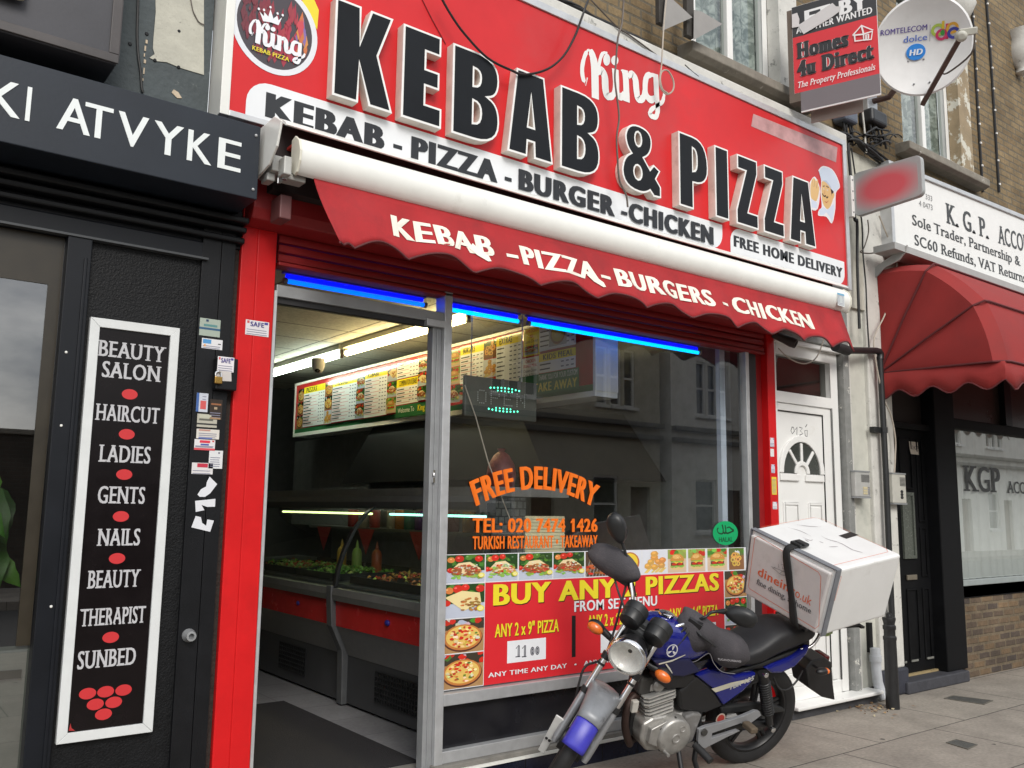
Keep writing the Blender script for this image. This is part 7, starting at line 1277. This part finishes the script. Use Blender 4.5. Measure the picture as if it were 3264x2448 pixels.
MR = muff([((.82, -.165, 1.13), .02, .02), ((.82, -.18, 1.125), .05, .05), ((.81, -.24, 1.12), .075, .08), ((.80, -.31, 1.115), .085, .088), ((.79, -.39, 1.105), .08, .08), ((.78, -.45, 1.095), .062, .058), ((.775, -.485, 1.09), .02, .02)])
for s_, B_ in ((1, LB_), (-1, RB_)):
    P = B_[3]; g = MB(); g.box(P.x-.03, P.x+.055, P.y-.04, P.y+.04, P.z-.045, P.z+.045); g.tube([P+Vector((.02, -.05*s_, -.03)), P+Vector((.01, -.10*s_, -.09))], [.022, .018], 8); g.tube([P+Vector((.04, 0, 0)), P+Vector((.07, .06*s_, .0)), P+Vector((.05, .16*s_, -.02))], [.012, .009, .006], 8); obj('lever_clamp', g, SATIN, BK, bevel=.008)
    st_ = [P+Vector((.0, .0, .03)), P+Vector((.01, .03*s_, .08)), (Vector((.70, .27, 1.135)) if s_ > 0 else Vector((.80, -.33, 1.235)))]
    hd = Vector((.69, .405, 1.205)) if s_ > 0 else Vector((.80, -.405, 1.305)); ax = (Vector((0, .16, .045)) if s_ > 0 else Vector((0, -.115, .115))); wd = ax.normalized().cross(Vector((1, 0, 0)))
    g = MB(); g.tube(st_+[hd-ax*.42], [.008, .008, .009, .016], 8, smooth=3); mr_ = obj('mirror', g, PLBK, BK, smooth=60)
    g = MB(); n = 20; L = []
    for dx, sc_ in ((.038, .35), (.032, .75), (.018, .95), (0, 1.0), (-.012, 1.0), (-.016, .94)): L.append([hd+Vector((dx, 0, 0))+ax*.56*sc_*math.cos(t)*(1.0+.05*math.cos(t))+wd*(.052+.016*math.cos(t))*sc_*math.sin(t) for t in [2*PI*k/n for k in range(n)]])
    g.loft(L); obj('mirror_shell', g, PLBK, mr_, smooth=60)
    g = MB(); g.add([hd+Vector((-.0165, 0, 0))+ax*.5*math.cos(t)+wd*.05*math.sin(t) for t in [2*PI*k/n for k in range(n)]], [tuple(range(n))]); obj('mirror_glass', g, mat('mirror_glass', (.7, .72, .74), .03, metal=1, var=.02), mr_)
for L in ([st(505, 470, .84), st(530, 560, .88), st(560, 640, .93), st(600, 760, .98), Vector((1.0, -.05, .80))], [Vector((.80, -.22, 1.09)), st(460, 930, 1.06), st(330, 1020, 1.12), st(290, 1110, 1.16), Vector((1.20, -.10, .45))], [Vector((.80, .2, 1.05)), Vector((.90, .16, .98)), Vector((.97, .09, .90)), Vector((.96, .05, .80))], [Vector((.80, .22, 1.05)), Vector((.92, .19, .93)), Vector((.95, .10, .78))]):
    g = MB(); g.tube(L, .0065, 6, smooth=5); obj('control_cable', g, CABLE, BK, smooth=60)
CUR = Matrix.Identity(4)
# ------------------------------------------------------------------ delivery box strapped on the rack
def rotb(th, ph, pi_):
    f = Vector((-math.cos(th)*math.cos(pi_), -math.sin(th)*math.cos(pi_), math.sin(pi_))); l0 = Vector((math.sin(th), -math.cos(th), 0)); w0 = f.cross(l0); return f, math.cos(ph)*l0-math.sin(ph)*w0, math.cos(ph)*w0+math.sin(ph)*l0
SBX = 1.29; xf, xl, xw = rotb(-.083, .35, -.131); bc = CAM+(Vector((3.777, -1.674+.2-.0, 1.236))-Vector((0, -4.0, 1.52)))*SBX if False else CAM+(Vector((3.777, -1.674, 1.236))-CAM)*SBX
DX, DY, DZ = .47*SBX, .493*SBX, .326*SBX
CUR = Matrix(((xf.x, xl.x, xw.x, bc.x), (xf.y, xl.y, xw.y, bc.y), (xf.z, xl.z, xw.z, bc.z), (0, 0, 0, 1))); XI = CUR.inverted()
def bxq(px, py, ax, v):
    d = XI.to_3x3() @ ray(2300+px*.3315, 1600+py*.3315); c = XI @ CAM; P = c+d*((v-c[ax])/d[ax]); return P
DB = thing('delivery_box', 'white insulated delivery box strapped over the motorbike seat', 'delivery box', (0, 0, -DZ/2))
BOXW = mat('white_box_vinyl', (.74, .74, .73), .38, var=.05, vs=4, bump=.06, bs=30, dirt=(.5, .48, .44), ds=5, dlo=.62, dhi=.9); TAPE = mat('grey_tape', (.17, .18, .20), .45, var=.2, vs=14, dirt=(.4, .4, .4), ds=16, dlo=.68, dhi=.72)
g = MB(); a, b, c = DX/2, DY/2, DZ/2
g.loft([[(x, y, z) for y, z in ((-b*s1, -c), (b*s1, -c), (b, c), (-b, c))] for x, s1 in ((a, .93), (-a, .93))]); obj('box_body', g, BOXW, DB, bevel=.018, seg=3)
g = MB(); g.loft([[(x, y, z) for y, z in ((-b*.87*s1, -c*.95), (b*.87*s1, -c*.95), (b*.93, c*.88), (-b*.93, c*.88))] for x, s1 in ((a-.005, .98), (a+.028, .97))]); FP = obj('front_panel', g, mat('grubby_panel', (.60, .57, .56), .5, var=.08, vs=4, bump=.25, bs=14, dirt=(.42, .39, .37), ds=5, dlo=.55, dhi=.85), DB, bevel=.01)
g = MB(); w_ = .036
g.box(a-w_, a+.006, -b-.002, b+.002, c-.004, c+.004); obj('edge_tape', g, TAPE, DB, bevel=.002)
for s_ in (1, -1): g = MB(); g.loft([[(x, s_*(b*(.93+.07*(z+c)/(2*c))+y), z) for x, y in ((a-w_, -.004), (a+.006, -.004), (a+.006, .004), (a-w_, .004))] for z in (-c, c)]); obj('edge_tape', g, TAPE, DB, bevel=.002)
# strap over the front and buckle on top
T0 = bxq(670, 430, 0, a); B0 = bxq(735, 1165, 0, a)
sl = [Vector((a-.10, T0.y+.0, c+.006)), Vector((a+.004, T0.y, c+.008)), Vector((a+.034, T0.y, c*.86)), Vector((a+.036, T0.y+(B0.y-T0.y)*.3, c*.3)), Vector((a+.035, T0.y+(B0.y-T0.y)*.7, -c*.4)), Vector((a+.034, B0.y, -c*.99)), Vector((a-.01, B0.y, -c-.03))]
SP = spline(sl, 6); g = MB(); g.loft([[v+Vector((0, s_*.026*(1+.12*math.sin(i*.5)), 0)) for s_ in (-1, -.4, .4, 1)] for i, v in enumerate(SP)], False, False); ST = obj('strap', g, mat('black_webbing', (.012, .012, .013), .8, var=.2, vs=60), DB, smooth=60, solid=.004)
g = MB(); g.box(a-.115, a-.03, T0.y-.038, T0.y+.04, c+.006, c+.026); g.box(a-.09, a-.05, T0.y-.02, T0.y+.055, c+.02, c+.034); obj('buckle', g, PLBK, ST, bevel=.006)
# printing on the front: the photo's lines, letters stand on the panel
XFP = a+.0285
p = Print(0.)
def fp(px, py): P = bxq(px, py, 0, XFP); return P.y, P.z
ORL = (.68, .14, .06)
rim = [fp(*v) for v in ((350, 330), (930, 675), (955, 720), (935, 1190), (900, 1218), (270, 835), (258, 810), (320, 345), (350, 330))]
for L in strip2(rim, .0035): p.put(L, ORL)
A1, A2 = fp(345, 700), fp(640, 865); A3, A4 = fp(650, 870), fp(858, 1000)
def slant(P0, P1):
    an = math.atan2(P1[1]-P0[1], P1[0]-P0[0]); return lambda X, Z, D: (P0[0]+(X*math.cos(an)-Z*math.sin(an)), D, P0[1]+(X*math.sin(an)+Z*math.cos(an)))
p.text('dinein', 0, math.hypot(A2[0]-A1[0], A2[1]-A1[1]), 0, .055, (.66, .13, .05), bold=.055, warp=slant(A1, A2)); p.text('.co.uk', 0, math.hypot(A4[0]-A3[0], A4[1]-A3[1]), 0, .055, (.66, .13, .05), warp=slant(A3, A4))
A1, A2 = fp(335, 785), fp(860, 1075); p.text('fine dining, at home', 0, math.hypot(A2[0]-A1[0], A2[1]-A1[1]), 0, .034, (.09, .09, .1), serif=.04, bold=.04, warp=slant(A1, A2))
for L in ([(480, 620), (560, 650), (640, 690)], [(560, 690), (600, 660), (620, 690)], [(550, 595), (555, 630)], [(575, 605), (600, 600), (590, 640), (610, 640)], [(490, 630), (530, 660), (580, 700), (640, 705)], [(500, 640), (520, 625)]): p.k += 1; stroke(p, [fp(*v) for v in L], [.002, .004], p.Y-p.k*.00005, (.2, .19, .19), 2)
p.v = [(XFP-y*1., x, z) for x, y, z in p.v]; obj('front_print', p, PR, FP)
ZT = c+.0006; p = Print(0.)
def tp(px, py): P = bxq(px, py, 2, ZT); return P.x, P.y
for L in strip2([tp(*v) for v in ((380, 240), (880, 150), (960, 160), (1580, 445), (1600, 480), (1070, 610))], .003): p.put(L, ORL)
for L in ([(640, 245), (760, 280), (860, 330)], [(780, 340), (850, 370), (880, 360)], [(800, 360), (840, 385)], [(960, 325), (1010, 355), (1100, 380), (1140, 390)], [(940, 380), (980, 395)], [(1040, 370), (1150, 400), (1240, 450), (1320, 480)], [(1030, 432), (1120, 430)], [(1240, 455), (1360, 490)], [(720, 220), (850, 235), (960, 240)]): p.k += 1; stroke(p, [tp(*v) for v in L], [.002, .009, .002], p.Y-p.k*.00005, (.36, .33, .34), 3)
p.put([tp(*v) for v in ((1125, 325), (1240, 288), (1320, 318), (1200, 355))], (.012, .012, .012))
p.v = [(x, z, ZT-y) for x, y, z in p.v]; obj('top_print', p, PR, DB)
YSd = lambda z: b*(.93+.07*(z+c)/(2*c))+.0008
p = Print(0.); P1, P2, P3 = bxq(1155, 720, 1, b), bxq(1100, 960, 1, b), bxq(1125, 705, 1, b)
for L in strip2([(P3.x, P3.z), (P1.x, P1.z), (P2.x, P2.z)], .003): p.put(L, ORL)
p.v = [(x, YSd(z)-y, z) for x, y, z in p.v]; obj('side_print', p, PR, DB)
g = MB(); P1 = bxq(1010, 1320, 1, b*.8); g.loft([[(P1.x-.10*t, b*.72+.01*math.sin(t*5), -c-.002-.055*s_-.012*t*s_) for t in [i/5 for i in range(6)]] for s_ in (0, .5, 1)], False, False); CUR_ = CUR; one('green_leaflet', g, mat('green_paper', (.28, .36, .14), .7, var=.1), 'pale green leaflet tucked under the delivery box', 'leaflet', solid=.001)
CUR = Matrix.Identity(4)
# ------------------------------------------------------------------ cables, boxes and pennants round the sign
def cab(pts, Y, r, m, lb, k=5, cat='cable'):
    g = MB(); g.tube([at(q(*v), Y if not isinstance(Y, list) else Y[i]) for i, v in enumerate(pts)], r, 6, smooth=k); return one('hanging_cable', g, m, lb, cat, 'loose cables round the kebab sign', smooth=60)
YC = YL-.02
cab([(1, 0, 1590, -40), (1, 0, 1680, 120), (1, 0, 1800, 290), (1, 0, 2000, 500), (2, 0, 0, 610), (2, 0, 110, 645), (2, 0, 300, 600), (2, 0, 440, 490), (2, 0, 540, 320), (2, 0, 600, 160), (2, 0, 660, -10)], YC, .0075, CABLE, 'long dark cable looping down across the letters B and A of the sign')
cab([(2, 0, 965, -20), (2, 0, 950, 200), (2, 0, 915, 330), (2, 0, 897, 560), (2, 0, 890, 700), (2, 0, 925, 1000), (2, 0, 905, 1180), (2, 0, 912, 1370), (2, 0, 930, 1560), (2, 1, 985, 20), (2, 1, 1000, 130)], YC-.04, .007, CABLEG, 'thin brown cable hanging straight down past the ampersand of the sign')
cab([(2, 0, 1335, -20), (2, 0, 1310, 250), (2, 0, 1292, 560), (2, 0, 1275, 690), (2, 0, 1290, 770), (2, 0, 1340, 815), (2, 0, 1390, 780), (2, 0, 1395, 700), (2, 0, 1350, 615), (2, 0, 1300, 615), (2, 0, 1280, 680), (2, 0, 1300, 770), (2, 0, 1345, 805)], YC, .006, CABLEW, 'pale cable ending in a loop beside the script word on the sign')
cab([(2, 0, 670, -15), (2, 0, 900, 225), (2, 0, 1010, 300), (2, 0, 1200, 440), (2, 0, 1310, 530), (2, 0, 1380, 660), (2, 0, 1395, 720)], -.15, .006, CABLEG, 'grey cable running down along the top edge of the sign')
cab([(1, 0, 1430, -20), (1, 0, 1530, 180), (1, 0, 1640, 380)], YS-.004, .003, mat('dark_red_wire', (.25, .01, .015), .6), 'thin dark red wire on the sign above the letter B')
cab([(2, 0, 1495, 560), (2, 0, 1560, 620), (2, 0, 1612, 660)], YS-.01, .004, CABLE, 'short black wire end sticking out over the sign rim')
r = random.Random(21); BD_ = thing('cable_bundle', 'thick black bundle of cables lying along the top of the sign', 'cables', at(q(2, 0, 700, 220), -.08))
PB_ = [(1, 0, 2150, -100), (2, 0, 250, -20), (2, 0, 550, 120), (2, 0, 850, 270), (2, 0, 1080, 400), (2, 0, 1300, 530), (2, 0, 1520, 640), (2, 0, 1900, 800), (3, 0, 60, 960), (3, 0, 290, 1060), (3, 0, 480, 1115), (3, 0, 640, 1165), (3, 0, 760, 1220), (3, 0, 880, 1300), (3, 0, 1010, 1390)]
for i in range(7):
    P_ = [Vector(at(q(a, b, c+r.uniform(-14, 14), d+r.uniform(-26, 26)-(20 if k < 6 else 0)), -.06))+Vector((0, r.uniform(-.05, .03), 0)) for k, (a, b, c, d) in enumerate(PB_)]; g = MB(); g.tube(P_, r.uniform(.006, .014), 6, smooth=4); obj('cable_strand', g, CABLE, BD_, smooth=60)
TB_ = thing('cable_tangle', 'black tangle of cables and loops at the right end of the sign', 'cables', at(q(3, 0, 800, 1250), -.03))
for i in range(9):
    c0_ = (r.uniform(660, 980), r.uniform(1150, 1330)); P_ = [(c0_[0]+r.uniform(20, 90)*math.cos(t)+18*t, c0_[1]+r.uniform(20, 80)*math.sin(t)) for t in [j*.9+r.random() for j in range(7)]]; g = MB(); g.tube([at(q(3, 0, *v), r.uniform(-.10, .02)) for v in P_], r.uniform(.005, .010), 6, smooth=5); obj('cable_strand', g, CABLE, TB_, smooth=60)
for x in (1060, 1110): g = MB(); g.tube([at(q(3, 0, x+60*math.cos(t), 1230+70*math.sin(t)), -.0) for t in [PI*.9+j*.35 for j in range(9)]], .006, 6, smooth=3); obj('cable_strand', g, CABLE, TB_, smooth=60)
for (pts, rr__, m_, lb) in (([(3, 0, 690, 1240), (3, 1, 745, 200), (3, 1, 770, 260), (3, 1, 772, 640), (3, 1, 790, 1180)], .014, CABLE, 'thick black cable running down the pier beside the sign'), ([(3, 0, 720, 1280), (3, 1, 800, 180), (3, 1, 815, 330), (3, 1, 820, 520), (3, 1, 845, 800), (3, 1, 855, 1060), (3, 1, 872, 1340)], .007, CABLE, 'thin black cable running down the white pilaster'), ([(3, 1, 862, 240), (3, 1, 868, 350), (3, 1, 830, 480), (3, 1, 800, 520), (3, 1, 880, 530), (3, 1, 940, 520)], .006, CABLEG, 'grey wire bending sideways on the pier under the blade sign'), ([(3, 1, 960, 205), (3, 1, 1040, 400), (3, 1, 1110, 560), (3, 1, 1105, 700), (3, 1, 1075, 850), (3, 1, 1010, 1060), (3, 1, 920, 1250), (3, 1, 925, 1420), (3, 1, 965, 1640), (3, 2, 1010, 150), (3, 2, 1065, 280), (3, 2, 1100, 470), (3, 2, 1098, 640), (3, 2, 1092, 770)], .007, CABLEW, 'long pale cable swinging past the red canopy down to the cream entry phone'), ([(3, 0, 805, 870), (3, 0, 820, 1000), (3, 0, 835, 1150), (3, 0, 848, 1320)], .009, mat('white_cable', (.55, .54, .5), .5), 'white cable standing up between the two dark boxes')): cab(pts, -.07, rr__, m_, lb)
for i, (pts, lb) in enumerate((([(3, 0, 1765, 80), (3, 0, 1800, 700), (3, 0, 1825, 1150), (3, 0, 1858, 1660)], 'left of two black clipped cables running down the brick wall'), ([(3, 0, 1885, -20), (3, 0, 1925, 500), (3, 0, 1960, 1050), (3, 0, 1998, 1660)], 'right of two black clipped cables running down the brick wall'))):
    t = thing('wall_cable', lb, 'cable', at(q(*pts[-1]), YB-.015), 'clipped cables on the brick wall'); L = [at(q(*v), YB-.015) for v in pts]; g = MB(); g.tube(L, .013, 6, smooth=4); obj('cable_run', g, CABLE, t)
    S_ = spline([Vector(v) for v in L], 6); g = MB()
    for v in S_[1::2]: g.box(v.x-.010, v.x+.012, v.y-.018, v.y, v.z-.010, v.z+.010)
    obj('clips', g, UPVC, t)
for (a, b, c, d, m_, lb) in ((640, 920, 782, 1150, mat('blue_grey_box', (.10, .12, .16), .4), 'blue grey terminal box on the brick under the estate board'), (868, 925, 1035, 1175, mat('black_box', (.018, .02, .024), .45), 'black terminal box on the brick left of the lower window')):
    x0, z1 = V(3, 0, a, b, -.05); x1, z0 = V(3, 0, c, d, -.05); t = thing('terminal_box', lb, 'terminal box', ((x0+x1)/2, 0, z0), 'terminal boxes on the brick'); g = MB(); g.box(x0, x1-.05, -.09, YB, z0+.05, z1); obj('housing', g, m_, t, bevel=.03, seg=3)
    for k in range(4): g = MB(); x = x0+.04+(x1-x0-.12)*k/3; g.tube([(x, -.03, z0+.06), (x+r.uniform(-.02, .02), -.04, z0-.02), (x+r.uniform(-.06, .1), -.03, z0-.12)], .010, 6, smooth=3); obj('cable_tail', g, CABLE, t)
for (L, lb) in (([(2, 0, 1330, -60), (2, 0, 1385, -10), (2, 0, 1560, 150), (2, 0, 1300, 265)], 'left grey paper pennant hanging by the upper window'), ([(2, 0, 1572, 85), (2, 0, 1640, 100), (2, 0, 1820, 208), (2, 0, 1570, 345)], 'right grey paper pennant over the upper window glass')):
    pp_ = [at(q(*v), -.18) for v in L]; g = MB(); g.loft([[v+Vector((0, dy, 0)) for v in pp_] for dy in (0, .002)]); one('pennant', g, mat('grey_pennant', (.30, .29, .28), .8, var=.1), lb, 'pennant', 'paper pennants by the upper window')
for (a, b, c, d, lb) in ((1262, -60, 1318, 222, 'left dark wooden batten hanging over the brickwork'), (1500, -60, 1568, 335, 'right dark wooden batten hanging beside the window glass')):
    x0, z1 = V(2, 0, a, b, -.14); x1, z0 = V(2, 0, c, d, -.14); g = MB(); g.box(x0, x1, -.15, -.11, z0, z1+.1); one('batten', g, mat('dark_weathered_wood', (.05, .045, .04), .8, var=.3), lb, 'batten', 'wooden battens above the sign', bevel=.004)
# pavement covers and swept leaves
for (pts, lb) in (([(1530, 1062), (1600, 1038), (1935, 1080), (1860, 1112)], 'larger worn metal access cover in the paving near the black doorstep'), ([(1545, 1445), (1625, 1418), (1805, 1462), (1725, 1500)], 'smaller dark metal access cover in the paving by the right edge')):
    L = [atz(q(3, 3, *v), .0) for v in pts]; t = thing('access_cover', lb, 'access cover', sum(L, Vector())/4, 'access covers in the pavement'); c_ = sum(L, Vector())/4
    g = MB(); g.add([(v.x, v.y, .004) for v in L], [(0, 1, 2, 3)]); obj('lid', g, mat('worn_iron_cover', (.085, .085, .078), .65, metal=.2, var=.35, vs=30, bump=.5, bs=80), t); g = MB()
    for a_, b_ in zip(L, L[1:]+L[:1]): g.loft([[a_+(c_-a_)*k_+Vector((0, 0, h)) for k_, h in ((-.06, .001), (-.06, .006), (.03, .006), (.03, .001))], [b_+(c_-b_)*k_+Vector((0, 0, h)) for k_, h in ((-.06, .001), (-.06, .006), (.03, .006), (.03, .001))]])
    obj('rim', g, mat('iron_rim', (.13, .12, .10), .7), t)
g = MB(); r = random.Random(9)
for _ in range(90):
    P = atz(q(3, 3, r.gauss(930, 130), r.gauss(1140, 28)), .006); a_ = r.uniform(0, 6.28); s_ = r.uniform(.006, .022); g.add([(P.x+s_*math.cos(a_+j*PI/2)*(1 if j % 2 else .55), min(P.y, -.07)+s_*math.sin(a_+j*PI/2)*(1 if j % 2 else .55), .005+r.uniform(0, .012)) for j in range(4)], [(0, 1, 2, 3)], r.choice([(.25, .13, .06), (.32, .2, .09), (.18, .1, .05), (.4, .34, .22)]))
o = obj('swept_leaves', g, mat('dry_leaves', attr=True, rough=.9), kind='stuff')
